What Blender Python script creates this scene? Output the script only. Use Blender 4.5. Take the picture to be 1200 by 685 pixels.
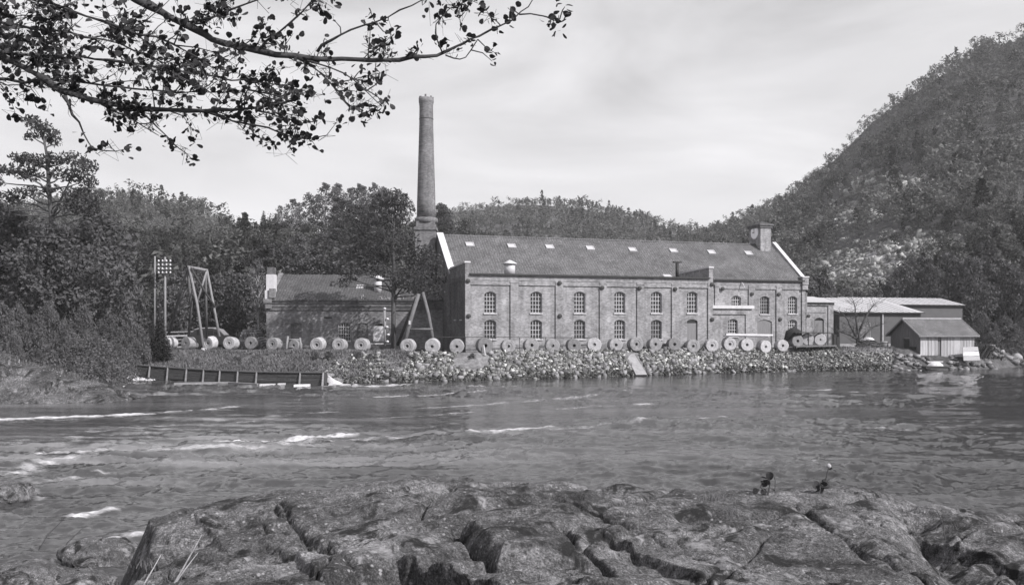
import bpy, math, random
import numpy as np
from mathutils import Vector, Matrix

for o in list(bpy.data.objects):
    bpy.data.objects.remove(o)
SC = bpy.context.scene
COL = SC.collection

# ------------------------------------------------------------------ camera
F, HZ, CZ = 1050.0, 385.0, 4.56          # focal length in photo pixels, horizon row, eye height above the water
cam = bpy.data.cameras.new('camera')
cam.sensor_width = 36.0
cam.lens = 36.0 * F / 1200.0
cam.shift_y = (HZ - 342.5) / 1200.0
cam.clip_start = 0.1
cam.clip_end = 6000.0
camo = bpy.data.objects.new('camera', cam)
COL.objects.link(camo)
camo.location = (0, 0, CZ)
camo.rotation_euler = (math.pi / 2, 0, 0)
SC.camera = camo

# ------------------------------------------------------------------ light
SUN_EL = math.radians(37)
SUN_AZ = math.radians(128)               # clockwise from +Y
sd = Vector((math.sin(SUN_AZ) * math.cos(SUN_EL), math.cos(SUN_AZ) * math.cos(SUN_EL), math.sin(SUN_EL)))
sun = bpy.data.lights.new('sun', 'SUN')
sun.energy = 5.0
sun.angle = math.radians(0.6)
sun.color = (1.0, 0.985, 0.97)
suno = bpy.data.objects.new('sun', sun)
COL.objects.link(suno)
suno.location = (60, -60, 80)
suno.rotation_euler = (-sd).to_track_quat('-Z', 'Y').to_euler()

world = bpy.data.worlds.new('World')
SC.world = world
world.use_nodes = True
wn, wl = world.node_tree.nodes, world.node_tree.links
wn.clear()
out = wn.new('ShaderNodeOutputWorld')
bg = wn.new('ShaderNodeBackground')
bg.inputs['Strength'].default_value = 0.122
sky = wn.new('ShaderNodeTexSky')
sky.sky_type = 'NISHITA'
sky.sun_disc = False
sky.sun_elevation = SUN_EL
sky.sun_rotation = SUN_AZ
sky.dust_density = 2.0
bw = wn.new('ShaderNodeRGBToBW')          # the photograph is black and white
wl.new(sky.outputs['Color'], bw.inputs['Color'])
tc = wn.new('ShaderNodeTexCoord')
mp = wn.new('ShaderNodeMapping')
mp.inputs['Rotation'].default_value = (0.0, math.radians(-16), 0.0)
mp.inputs['Scale'].default_value = (1.0, 1.0, 3.6)
wl.new(tc.outputs['Generated'], mp.inputs['Vector'])
cn = wn.new('ShaderNodeTexNoise')
cn.inputs['Scale'].default_value = 2.6
cn.inputs['Detail'].default_value = 7.0
cn.inputs['Roughness'].default_value = 0.52
cn.inputs['Distortion'].default_value = 0.5
wl.new(mp.outputs['Vector'], cn.inputs['Vector'])
cr = wn.new('ShaderNodeMapRange')
cr.inputs['From Min'].default_value = 0.30
cr.inputs['From Max'].default_value = 0.70
cr.inputs['To Min'].default_value = 0.25
cr.inputs['To Max'].default_value = 0.95
wl.new(cn.outputs['Fac'], cr.inputs['Value'])
mx = wn.new('ShaderNodeMix')              # thin high cloud over the whole sky
mx.data_type = 'FLOAT'
wl.new(cr.outputs['Result'], mx.inputs['Factor'])
wl.new(bw.outputs['Val'], mx.inputs['A'])
mx.inputs['B'].default_value = 6.6
tint = wn.new('ShaderNodeCombineColor')
for k, t in enumerate((1.0, 0.99, 1.015)):
    m = wn.new('ShaderNodeMath')
    m.operation = 'MULTIPLY'
    m.inputs[1].default_value = t
    wl.new(mx.outputs['Result'], m.inputs[0])
    wl.new(m.outputs[0], tint.inputs[k])
wl.new(tint.outputs['Color'], bg.inputs['Color'])
wl.new(bg.outputs['Background'], out.inputs['Surface'])

SC.view_settings.view_transform = 'Standard'
SC.view_settings.look = 'None'
SC.view_settings.exposure = 0.30
SC.view_settings.gamma = 1.0
SC.render.engine = 'CYCLES'
SC.cycles.use_denoising = True
SC.cycles.max_bounces = 6
SC.cycles.transparent_max_bounces = 6

# ------------------------------------------------------------------ helpers
rng = np.random.default_rng(7)
random.seed(7)


def P(px, py, Y):
    """point of the place seen at a photo pixel, at depth Y"""
    return Vector(((px - 600) / F * Y, Y, CZ + (HZ - py) / F * Y))


def hash3(ix, iy, iz):
    n = (ix.astype(np.int64) * 374761393 + iy.astype(np.int64) * 668265263 + iz.astype(np.int64) * 2147483647 * 3) & 0xFFFFFFFF
    n = ((n ^ (n >> 13)) * 1274126177) & 0xFFFFFFFF
    n = ((n ^ (n >> 16)) * 2246822519) & 0xFFFFFFFF
    return ((n ^ (n >> 15)) & 0xFFFFFF).astype(np.float64) / 0xFFFFFF


def vnoise(x, y, z=0.0, seed=0):
    x, y, z = np.broadcast_arrays(np.asarray(x, float), np.asarray(y, float), np.asarray(z, float))
    z = z + seed * 17.31
    x = x + seed * 3.7
    ix, iy, iz = np.floor(x), np.floor(y), np.floor(z)
    fx, fy, fz = x - ix, y - iy, z - iz
    fx, fy, fz = (f * f * f * (f * (f * 6 - 15) + 10) for f in (fx, fy, fz))
    r = 0.0
    for a in (0, 1):
        for b in (0, 1):
            w = (fx if a else 1 - fx) * (fy if b else 1 - fy)
            r = r + w * ((1 - fz) * hash3(ix + a, iy + b, iz) + fz * hash3(ix + a, iy + b, iz + 1))
    return r * 2 - 1


def fbm(x, y, z=0.0, seed=0, oct=4, gain=0.5, lac=2.03):
    a, r, s = 1.0, 0.0, 0.0
    x = np.asarray(x, float); y = np.asarray(y, float); z = np.asarray(z, float)
    for i in range(oct):
        r = r + a * vnoise(x, y, z, seed + i * 5)
        s += a
        a *= gain
        x, y, z = x * lac, y * lac, z * lac
    return r / s


def voronoi(x, y, seed=0):
    """distance to cell border, cell id hash"""
    ix, iy = np.floor(x), np.floor(y)
    d1 = np.full(x.shape, 9.0); d2 = np.full(x.shape, 9.0); c1 = np.zeros(x.shape)
    for a in (-1, 0, 1):
        for b in (-1, 0, 1):
            cx, cy = ix + a, iy + b
            px = cx + 0.1 + 0.8 * hash3(cx, cy, cx * 0 + seed)
            py = cy + 0.1 + 0.8 * hash3(cx, cy, cx * 0 + seed + 7)
            d = np.hypot(px - x, py - y)
            h = hash3(cx, cy, cx * 0 + seed + 13)
            near = d < d1
            d2 = np.where(near, d1, np.minimum(d2, d))
            c1 = np.where(near, h, c1)
            d1 = np.where(near, d, d1)
    return d2 - d1, c1


def smooth(a, b, x):
    t = np.clip((x - a) / (b - a), 0, 1)
    return t * t * (3 - 2 * t)


def np_mesh(name, verts, faces, mat=None, smooth_shade=False):
    verts = np.asarray(verts, np.float32)
    faces = np.asarray(faces, np.int32)
    me = bpy.data.meshes.new(name)
    k = faces.shape[1]
    me.vertices.add(len(verts))
    me.vertices.foreach_set('co', verts.ravel())
    me.loops.add(faces.size)
    me.loops.foreach_set('vertex_index', faces.ravel())
    me.polygons.add(len(faces))
    me.polygons.foreach_set('loop_start', np.arange(0, faces.size, k, dtype=np.int32))
    me.polygons.foreach_set('loop_total', np.full(len(faces), k, np.int32))
    if smooth_shade:
        me.polygons.foreach_set('use_smooth', np.ones(len(faces), bool))
    me.update(calc_edges=True)
    if mat:
        me.materials.append(mat)
    return me


def link(name, me, parent=None, loc=None, rot=None, scale=None, **props):
    o = bpy.data.objects.new(name, me)
    COL.objects.link(o)
    if parent is not None:
        o.parent = parent
    if loc is not None:
        o.location = loc
    if rot is not None:
        o.rotation_euler = rot
    if scale is not None:
        o.scale = (scale,) * 3 if np.isscalar(scale) else scale
    for k, v in props.items():
        o[k] = v
    return o


def thing(name, label, cat, loc=(0, 0, 0), rz=0.0, group=None, me=None):
    o = bpy.data.objects.new(name, me)
    COL.objects.link(o)
    o.location = loc
    o.rotation_euler = (0, 0, rz)
    o['label'] = label
    o['category'] = cat
    if group:
        o['group'] = group
    return o


def copy_tree(o, parent=None):
    c = o.copy()
    COL.objects.link(c)
    c.parent = parent
    for ch in list(o.children):
        copy_tree(ch, c)
    return c


class MB:
    """collects shapes of one part"""

    def __init__(self, T=None):
        self.v, self.f, self.T = [], [], T

    def add(self, vs, fs):
        b = len(self.v)
        T = self.T
        self.v += [tuple(T(*p)) if T else tuple(p) for p in vs]
        self.f += [tuple(b + i for i in f) for f in fs]
        return self

    def box(self, x0, x1, y0, y1, z0, z1):
        return self.add([(x0, y0, z0), (x1, y0, z0), (x1, y1, z0), (x0, y1, z0), (x0, y0, z1), (x1, y0, z1), (x1, y1, z1), (x0, y1, z1)],
                        [(0, 3, 2, 1), (4, 5, 6, 7), (0, 1, 5, 4), (1, 2, 6, 5), (2, 3, 7, 6), (3, 0, 4, 7)])

    def prism(self, prof, axis, a, b):
        """profile (2D list) extruded along axis from a to b; axis 'x': prof=(y,z), 'y': prof=(x,z), 'z': prof=(x,y)"""
        def at(p, t):
            return {'x': (t, p[0], p[1]), 'y': (p[0], t, p[1]), 'z': (p[0], p[1], t)}[axis]
        n = len(prof)
        vs = [at(p, a) for p in prof] + [at(p, b) for p in prof]
        fs = [tuple(range(n))[::-1], tuple(range(n, 2 * n))] + [(i, (i + 1) % n, n + (i + 1) % n, n + i) for i in range(n)]
        return self.add(vs, fs)

    def tube(self, pts, radii, n=6, caps=True):
        pts = [Vector(p) for p in pts]
        if np.isscalar(radii):
            radii = [radii] * len(pts)
        vs, fs = [], []
        u = None
        for i, p in enumerate(pts):
            t = (pts[min(i + 1, len(pts) - 1)] - pts[max(i - 1, 0)])
            t = t.normalized() if t.length > 1e-9 else Vector((0, 0, 1))
            if u is None:
                u = t.cross(Vector((0, 0, 1)) if abs(t.z) < 0.9 else Vector((1, 0, 0))).normalized()
            else:
                u = (u - t * u.dot(t)).normalized()
            w = t.cross(u)
            for k in range(n):
                a = 2 * math.pi * k / n
                vs.append(p + (u * math.cos(a) + w * math.sin(a)) * radii[i])
        for i in range(len(pts) - 1):
            for k in range(n):
                fs.append((i * n + k, i * n + (k + 1) % n, (i + 1) * n + (k + 1) % n, (i + 1) * n + k))
        if caps:
            fs.append(tuple(range(n))[::-1])
            fs.append(tuple(range((len(pts) - 1) * n, len(pts) * n)))
        return self.add(vs, fs)

    def lathe(self, prof, n=16, cx=0.0, cy=0.0, cz=0.0, close=False):
        """prof = (r, z) list, about the z axis"""
        vs, fs = [], []
        m = len(prof)
        for r, z in prof:
            for k in range(n):
                a = 2 * math.pi * k / n
                vs.append((cx + r * math.cos(a), cy + r * math.sin(a), cz + z))
        for i in range(m if close else m - 1):
            j = (i + 1) % m
            for k in range(n):
                fs.append((i * n + k, i * n + (k + 1) % n, j * n + (k + 1) % n, j * n + k))
        if not close:
            fs.append(tuple(range(n))[::-1])
            fs.append(tuple(range((m - 1) * n, m * n)))
        return self.add(vs, fs)

    def mesh(self, name, mat=None, shade=False):
        me = bpy.data.meshes.new(name)
        me.from_pydata(self.v, [], self.f)
        if shade:
            me.polygons.foreach_set('use_smooth', [True] * len(me.polygons))
        me.update()
        if mat:
            me.materials.append(mat)
        return me

    def build(self, name, mat, parent=None, shade=False, **props):
        return link(name, self.mesh(name, mat, shade), parent, **props)


# ------------------------------------------------------------------ materials
TINT = (1.0, 0.985, 1.03)


def G(v):
    return (v * TINT[0], v * TINT[1], v * TINT[2], 1.0)


def new_mat(name):
    m = bpy.data.materials.new(name)
    m.use_nodes = True
    nt = m.node_tree
    b = nt.nodes['Principled BSDF']
    return m, nt, b


def N(nt, t, **kw):
    n = nt.nodes.new(t)
    for k, v in kw.items():
        if k.startswith('_'):
            setattr(n, k[1:], v)
        else:
            n.inputs[k.replace('9', ' ')].default_value = v
    return n


def coords(nt, scale=(1, 1, 1), which='Object'):
    t = nt.nodes.new('ShaderNodeTexCoord')
    m = nt.nodes.new('ShaderNodeMapping')
    m.inputs['Scale'].default_value = scale
    nt.links.new(t.outputs[which], m.inputs['Vector'])
    return m.outputs['Vector']


def noise(nt, vec, scale, detail=5.0, rough=0.6, dist=0.0):
    n = nt.nodes.new('ShaderNodeTexNoise')
    n.inputs['Scale'].default_value = scale
    n.inputs['Detail'].default_value = detail
    n.inputs['Roughness'].default_value = rough
    n.inputs['Distortion'].default_value = dist
    if vec is not None:
        nt.links.new(vec, n.inputs['Vector'])
    return n.outputs['Fac']


def ramp(nt, fac, stops):
    r = nt.nodes.new('ShaderNodeValToRGB')
    els = r.color_ramp.elements
    while len(els) < len(stops):
        els.new(0.5)
    for e, (p, v) in zip(els, stops):
        e.position = p
        e.color = (v, v, v, 1.0) if max(s[1] for s in stops) >= 0.9 else G(v)
    nt.links.new(fac, r.inputs['Fac'])
    return r.outputs['Color']


def mixc(nt, a, b, fac, mode='MIX'):
    m = nt.nodes.new('ShaderNodeMix')
    m.data_type = 'RGBA'
    m.blend_type = mode
    for s, v in ((6, a), (7, b), (0, fac)):
        if isinstance(v, (int, float)):
            m.inputs[s].default_value = v if s == 0 else G(v)
        elif isinstance(v, tuple):
            m.inputs[s].default_value = v
        else:
            nt.links.new(v, m.inputs[s])
    return m.outputs[2]


def bump(nt, b, height, strength=0.5, dist=0.05):
    n = nt.nodes.new('ShaderNodeBump')
    n.inputs['Strength'].default_value = strength
    n.inputs['Distance'].default_value = dist
    nt.links.new(height, n.inputs['Height'])
    nt.links.new(n.outputs['Normal'], b.inputs['Normal'])


def plain(name, v, var=0.25, scale=3.0, rough=0.85, stretch=(1, 1, 1), bmp=0.0, metal=0.0, detail=6.0, rand=0.0):
    m, nt, b = new_mat(name)
    vec = coords(nt, stretch)
    f = noise(nt, vec, scale, detail, 0.65)
    c = ramp(nt, f, [(0.28, v * (1 - var)), (0.5, v), (0.74, v * (1 + var))])
    if rand:
        oi = nt.nodes.new('ShaderNodeObjectInfo')
        mr = N(nt, 'ShaderNodeMapRange')
        mr.inputs['To Min'].default_value = 1 - rand
        mr.inputs['To Max'].default_value = 1 + rand
        nt.links.new(oi.outputs['Random'], mr.inputs['Value'])
        c = mixc(nt, c, mr.outputs['Result'], 1.0, 'MULTIPLY')
    nt.links.new(c, b.inputs['Base Color'])
    b.inputs['Roughness'].default_value = rough
    b.inputs['Metallic'].default_value = metal
    b.inputs['Specular IOR Level'].default_value = 0.25
    if bmp:
        bump(nt, b, f, bmp, 0.03)
    return m


def brick_mat(name, v, mortar, var=0.35, stain=0.35):
    m, nt, b = new_mat(name)
    g = nt.nodes.new('ShaderNodeTexCoord')
    sep = nt.nodes.new('ShaderNodeSeparateXYZ')
    nt.links.new(g.outputs['Object'], sep.inputs[0])
    add = N(nt, 'ShaderNodeMath', _operation='ADD')
    nt.links.new(sep.outputs['X'], add.inputs[0])
    nt.links.new(sep.outputs['Y'], add.inputs[1])
    cmb = nt.nodes.new('ShaderNodeCombineXYZ')
    nt.links.new(add.outputs[0], cmb.inputs['X'])
    nt.links.new(sep.outputs['Z'], cmb.inputs['Y'])
    br = nt.nodes.new('ShaderNodeTexBrick')
    br.inputs['Scale'].default_value = 1.0
    br.inputs['Brick Width'].default_value = 0.26
    br.inputs['Row Height'].default_value = 0.085
    br.inputs['Mortar Size'].default_value = 0.009
    br.inputs['Color1'].default_value = G(v * (1 - var))
    br.inputs['Color2'].default_value = G(v * (1 + var))
    br.inputs['Mortar'].default_value = G(mortar)
    nt.links.new(cmb.outputs[0], br.inputs['Vector'])
    vec = coords(nt)
    n1 = noise(nt, vec, 0.55, 8, 0.62)
    n2 = noise(nt, vec, 2.6, 6, 0.7)
    s = ramp(nt, n1, [(0.30, 1 - stain), (0.52, 1.0), (0.72, 1 + stain)])
    c = mixc(nt, br.outputs['Color'], s, 1.0, 'MULTIPLY')
    s2 = ramp(nt, n2, [(0.30, 0.72), (0.5, 1.0), (0.66, 1.12), (0.76, 1.55)])
    c = mixc(nt, c, s2, 1.0, 'MULTIPLY')
    vs = coords(nt, (2.2, 2.2, 0.18))      # rain streaks down the wall
    n3 = noise(nt, vs, 1.0, 5, 0.6)
    c = mixc(nt, c, ramp(nt, n3, [(0.32, 0.8), (0.5, 1.0), (0.7, 1.12)]), 1.0, 'MULTIPLY')
    nt.links.new(c, b.inputs['Base Color'])
    b.inputs['Roughness'].default_value = 0.92
    b.inputs['Specular IOR Level'].default_value = 0.122
    bump(nt, b, br.outputs['Fac'], 0.35, -0.015)
    return m


def tile_mat(name, v, tw=0.30, th=0.5, moss=0.25):
    """pantile roof: rows and columns from object coordinates (x along the ridge, z up the slope)"""
    m, nt, b = new_mat(name)
    vec = coords(nt)
    wv = nt.nodes.new('ShaderNodeTexWave')
    wv.wave_type = 'BANDS'; wv.bands_direction = 'X'; wv.wave_profile = 'SIN'
    wv.inputs['Scale'].default_value = math.pi * 2 / tw / 20.0
    wv.inputs['Distortion'].default_value = 0.0
    nt.links.new(vec, wv.inputs['Vector'])
    wz = nt.nodes.new('ShaderNodeTexWave')
    wz.wave_type = 'BANDS'; wz.bands_direction = 'Z'; wz.wave_profile = 'SAW'
    wz.inputs['Scale'].default_value = math.pi * 2 / (th * 0.6) / 20.0
    nt.links.new(vec, wz.inputs['Vector'])
    br = nt.nodes.new('ShaderNodeTexBrick')
    br.inputs['Scale'].default_value = 1.0
    br.inputs['Brick Width'].default_value = tw
    br.inputs['Row Height'].default_value = th * 0.6
    br.inputs['Mortar Size'].default_value = 0.0
    br.offset = 0.0
    br.inputs['Color1'].default_value = G(v * 0.94)
    br.inputs['Color2'].default_value = G(v * 1.06)
    sep = nt.nodes.new('ShaderNodeSeparateXYZ')
    nt.links.new(vec, sep.inputs[0])
    cmb = nt.nodes.new('ShaderNodeCombineXYZ')
    nt.links.new(sep.outputs['X'], cmb.inputs['X'])
    nt.links.new(sep.outputs['Z'], cmb.inputs['Y'])
    nt.links.new(cmb.outputs[0], br.inputs['Vector'])
    n1 = noise(nt, vec, 0.5, 8, 0.65)
    c = mixc(nt, br.outputs['Color'], ramp(nt, n1, [(0.3, 1 - moss * 1.3), (0.5, 1.0), (0.70, 1 + moss * 1.3)]), 1.0, 'MULTIPLY')
    n2 = noise(nt, vec, 7.0, 3, 0.6)
    c = mixc(nt, c, ramp(nt, n2, [(0.32, 0.6), (0.55, 1.02), (0.70, 1.75)]), 1.0, 'MULTIPLY')
    c = mixc(nt, c, ramp(nt, wv.outputs['Fac'], [(0.1, 0.86), (0.6, 1.06)]), 1.0, 'MULTIPLY')   # darker along the tile troughs
    nt.links.new(c, b.inputs['Base Color'])
    b.inputs['Roughness'].default_value = 0.9
    b.inputs['Specular IOR Level'].default_value = 0.122
    wz.inputs['Scale'].default_value *= 1.0
    ad = N(nt, 'ShaderNodeMath', _operation='ADD')
    nt.links.new(wv.outputs['Fac'], ad.inputs[0])
    nt.links.new(wz.outputs['Fac'], ad.inputs[1])
    bump(nt, b, wv.outputs['Fac'], 0.22, 0.05)
    return m


def leaf_mat(name, v, var=0.45, scale=0.9, trans=0.32):
    m, nt, b = new_mat(name)
    vec = coords(nt)
    n1 = noise(nt, vec, scale, 3, 0.6)
    n2 = noise(nt, vec, scale * 9, 2, 0.5)
    c = ramp(nt, n1, [(0.3, v * (1 - var)), (0.5, v), (0.7, v * (1 + var))])
    c = mixc(nt, c, ramp(nt, n2, [(0.3, 0.65), (0.7, 1.4)]), 1.0, 'MULTIPLY')
    oi = nt.nodes.new('ShaderNodeObjectInfo')
    mr = N(nt, 'ShaderNodeMapRange')
    mr.inputs['To Min'].default_value = 0.82
    mr.inputs['To Max'].default_value = 1.2
    nt.links.new(oi.outputs['Random'], mr.inputs['Value'])
    c = mixc(nt, c, mr.outputs['Result'], 1.0, 'MULTIPLY')
    d = nt.nodes.new('ShaderNodeBsdfDiffuse')
    t = nt.nodes.new('ShaderNodeBsdfTranslucent')
    nt.links.new(c, d.inputs['Color'])
    nt.links.new(c, t.inputs['Color'])
    mx = nt.nodes.new('ShaderNodeMixShader')
    mx.inputs[0].default_value = trans
    nt.links.new(d.outputs[0], mx.inputs[1])
    nt.links.new(t.outputs[0], mx.inputs[2])
    nt.links.new(mx.outputs[0], nt.nodes['Material Output'].inputs['Surface'])
    nt.nodes.remove(b)
    return m


M = {}
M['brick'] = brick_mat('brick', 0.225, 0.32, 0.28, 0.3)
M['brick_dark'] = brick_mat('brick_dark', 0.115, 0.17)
M['brick_annex'] = brick_mat('brick_annex', 0.17, 0.24)
M['brick_chimney'] = brick_mat('brick_chimney', 0.16, 0.18, 0.3, 0.25)
M['tile'] = tile_mat('tile', 0.105)
M['tile_dark'] = tile_mat('tile_dark', 0.075, 0.3, 0.3)
M['tile_shed'] = tile_mat('tile_shed', 0.125, 0.3, 0.4)
M['white'] = plain('white_paint', 0.50, 0.15, 2.5)
M['offwhite'] = plain('worn_white', 0.5, 0.3, 2.0)
M['frame'] = plain('window_frame', 0.40, 0.3, 3.0, rand=0.4)
M['sill'] = plain('stone_sill', 0.42, 0.25, 3.0)
M['door'] = plain('door_paint', 0.17, 0.2, 2.0, stretch=(6, 6, 0.6))
M['plaster'] = plain('plaster', 0.095, 0.15, 0.6, 0.9)
M['sheetroof'] = plain('sheet_roof', 0.40, 0.16, 0.8, 0.6, (1, 0.2, 0.2))
M['iron'] = plain('iron', 0.035, 0.3, 4.0, 0.6)
M['zinc'] = plain('zinc', 0.45, 0.15, 2.0, 0.5)
M['glass_dark'] = None
M['wood_dark'] = plain('wood_dark', 0.042, 0.45, 3.0, 0.85, (1, 1, 6), 0.3)
M['wood'] = plain('wood', 0.20, 0.35, 3.0, 0.85, (4, 4, 0.8), 0.3)
M['wood_pale'] = plain('wood_pale', 0.42, 0.3, 3.0, 0.85, (4, 4, 0.8), 0.2, rand=0.25)
M['plank'] = plain('plank', 0.38, 0.32, 2.0, 0.9, (7, 7, 0.5), 0.2, rand=0.25)
M['plank_dark'] = plain('plank_dark', 0.15, 0.3, 2.0, 0.9, (7, 7, 0.5), 0.2)
M['grindstone'] = plain('grindstone', 0.29, 0.4, 2.2, 0.92, bmp=0.5, rand=0.3)
M['grindstone_dark'] = plain('grindstone_dark', 0.18, 0.35, 2.6, 0.92, bmp=0.5, rand=0.2)
M['grindstone_pale'] = plain('grindstone_pale', 0.38, 0.35, 2.6, 0.92, bmp=0.5, rand=0.12)
M['riprap'] = plain('riprap_stone', 0.16, 0.4, 1.6, 0.95, rand=0.6)
M['concrete'] = plain('concrete', 0.26, 0.25, 1.6, 0.9, bmp=0.2)
M['bark'] = plain('bark', 0.07, 0.45, 4.0, 0.95, (1, 1, 0.3), 0.6)
M['bark_pale'] = plain('bark_pale', 0.34, 0.5, 3.0, 0.9, (1, 1, 1.5), 0.3)
M['bark_bough'] = plain('bark_bough', 0.05, 0.5, 14.0, 0.95, (1, 1, 1), 0.6)
M['car'] = plain('car_paint', 0.035, 0.1, 1.0, 0.3)
M['rubber'] = plain('rubber', 0.025, 0.1, 1.0, 0.9)
M['chrome'] = plain('pale_metal', 0.5, 0.1, 1.0, 0.35, metal=0.6)
M['leaf_pine'] = leaf_mat('leaf_pine', 0.062)
M['leaf_spruce'] = leaf_mat('leaf_spruce', 0.05)
M['leaf_broad'] = leaf_mat('leaf_broad', 0.098)
M['leaf_birch'] = leaf_mat('leaf_birch', 0.14, 0.4)
M['leaf_bush'] = leaf_mat('leaf_bush', 0.12)
M['clock_white'] = plain('clock_white', 0.85, 0.05, 2.0)
M['grass_dark'] = leaf_mat('grass_dark', 0.085, 0.4, 0.8)
M['leaf_alder'] = leaf_mat('leaf_alder', 0.045, 0.35, 6.0, 0.14)
M['forest'] = leaf_mat('forest', 0.075, 0.5, 0.05)
M['grass'] = leaf_mat('grass', 0.15, 0.4, 0.8)
M['twig'] = plain('twig', 0.06, 0.3, 20.0, 0.9)
M['dry_stem'] = plain('dry_stem', 0.3, 0.3, 20.0, 0.9)
m, nt, b = new_mat('window_glass')
b.inputs['Base Color'].default_value = G(0.018)
b.inputs['Roughness'].default_value = 0.12
vec = coords(nt)
bump(nt, b, noise(nt, vec, 2.2, 2, 0.5), 0.25, 0.05)
M['glass'] = m
m, nt, b = new_mat('skylight_glass')
b.inputs['Base Color'].default_value = G(0.42)  # pale base colour stands in for sky reflected in the panes
b.inputs['Roughness'].default_value = 0.25
M['skylight'] = m
M['pole_lit'] = plain('lit_pole', 0.19, 0.35, 3.0, 0.85, (3, 3, 0.6))  # paler pole tone: sunlight on the gantry timbers put into the colour
M['pole_dark'] = plain('dark_pole', 0.12, 0.35, 3.0, 0.85, (3, 3, 0.6))  # darker timber; on the rear gantry legs it paints their shade

HAZE_TOP, HAZE_D = 262.0, 0.00022

# ------------------------------------------------------------------ sky dome is the World; terrain
GZ = 2.3                                  # level of the mill yard above the water


def interp(x, xs, ys):
    return np.interp(x, xs, ys)


SH_PX = [-1200, -300, 0, 60, 110, 140, 160, 200, 380, 470, 560, 650, 750, 850, 950, 1050, 1100, 1150, 1200, 1400, 1700, 2600]
SH_Y = [40, 48, 55, 59, 62, 68, 79.5, 79.5, 75.2, 76.5, 78.5, 82.5, 87, 92, 97.5, 98.5, 99.5, 101.5, 108, 118, 130, 150]
SH_W = [14, 12, 11, 10, 9.5, 9, 9, 9.5, 8, 4.5, 3.9, 3.3, 3.2, 3.4, 3.4, 3.8, 3.6, 5, 7, 9, 9, 9]


def shore(px):
    return interp(px, SH_PX, SH_Y)


# hill layers: skyline (px, row), ridge depth, foot depth, height of the trees that stand on the ridge
LAYERS = [
    # right mountain
    dict(px=[620, 760, 820, 850, 905, 930, 960, 980, 1000, 1025, 1050, 1075, 1100, 1150, 1200, 1300, 1500, 2000],
         row=[430, 300, 272, 256, 236, 220, 199, 180, 161, 136, 116, 97, 80, 54, 36, -5, -60, -120],
         D=[520, 520, 520, 520, 500, 490, 480, 475, 470, 465, 460, 455, 450, 445, 440, 430, 420, 400],
         B=[330, 260, 220, 200, 180, 170, 160, 157, 154, 151, 150, 149, 148, 146, 146, 146, 146, 146], th=3.6, p=1.05),
    # middle hill
    dict(px=[380, 470, 515, 545, 580, 610, 640, 670, 700, 730, 760, 790, 825, 870, 950, 1100],
         row=[330, 258, 241, 236, 232, 229, 229, 231, 236, 242, 249, 256, 264, 276, 300, 340],
         D=[560] * 16, B=[200] * 16, th=6.5, p=1.0),
    # left hill
    dict(px=[-1200, -400, -100, 0, 60, 120, 165, 215, 240, 265, 300, 330, 380, 450, 520],
         row=[200, 220, 245, 248, 236, 228, 227, 236, 244, 258, 276, 296, 316, 345, 380],
         D=[330] * 15, B=[112] * 15, th=4.6, p=1.05),
    # wooded knoll behind the low annex
    dict(px=[180, 240, 280, 310, 340, 380, 420, 460, 500, 540, 600, 680, 760],
         row=[390, 340, 300, 276, 272, 274, 274, 270, 272, 280, 300, 340, 380],
         D=[190] * 13, B=[112] * 13, th=0.0, p=0.9),
]
for L in LAYERS:
    L['zr'] = [CZ + (HZ - r) * d / F - L['th'] for r, d in zip(L['row'], L['D'])]


def layer_z(L, px, Y):
    D = interp(px, L['px'], L['D']); B = interp(px, L['px'], L['B'])
    zr = interp(px, L['px'], L['zr'])
    t = np.clip((Y - B) / (D - B), 0, 1)
    z = GZ + (zr - GZ) * t ** L['p']
    return np.where(Y > D, zr - 0.22 * (Y - D), z)


def H(x, y, detail=True):
    x = np.asarray(x, float); y = np.asarray(y, float)
    Y = np.maximum(y, 1.0)
    px = 600 + F * x / Y
    s = shore(px); w = interp(px, SH_PX, SH_W)
    t = np.clip((Y - s + 0.45 * fbm(x * 0.25, y * 0.25, 0, 3, 3)) / w, -1.2, 1)
    bank = np.where(t < 0, t * 1.6, GZ * np.clip(t, 0, 1) ** 0.9)
    z = bank
    for L in LAYERS:
        z = np.where(Y > s + w, np.maximum(z, layer_z(L, px, Y)), z)
    up = smooth(s + w + 10, s + w + 60, Y)
    if detail:
        z = z + up * (2.2 * fbm(x * 0.03, y * 0.03, 0, 11, 4) * np.clip((Y - 110) / 120, 0, 1.6) + 0.4 * fbm(x * 0.12, y * 0.12, 0, 12, 3))
    # left bank climbs behind the bushes, and the layered rock at the water's edge
    lb = smooth(210, 60, px) * smooth(0, 26, Y - s)
    z = z + lb * 2.2
    return z


def hz(x, y):
    return float(H(np.array([x]), np.array([y]))[0])


# ground: one sheet from the far shore to the horizon
cols = np.concatenate([np.linspace(-1500, -120, 40), np.linspace(-100, 1300, 300), np.linspace(1320, 2700, 40)])
rows = np.concatenate([[30, 40], np.linspace(46, 112, 110), np.geomspace(113, 640, 130), [700]])
PX, YY = np.meshgrid(cols, rows)
X = (PX - 600) / F * YY
Z = H(X, YY)
nr, nc = PX.shape
idx = np.arange(nr * nc).reshape(nr, nc)
quads = np.stack([idx[:-1, :-1], idx[:-1, 1:], idx[1:, 1:], idx[1:, :-1]], -1).reshape(-1, 4)

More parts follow.
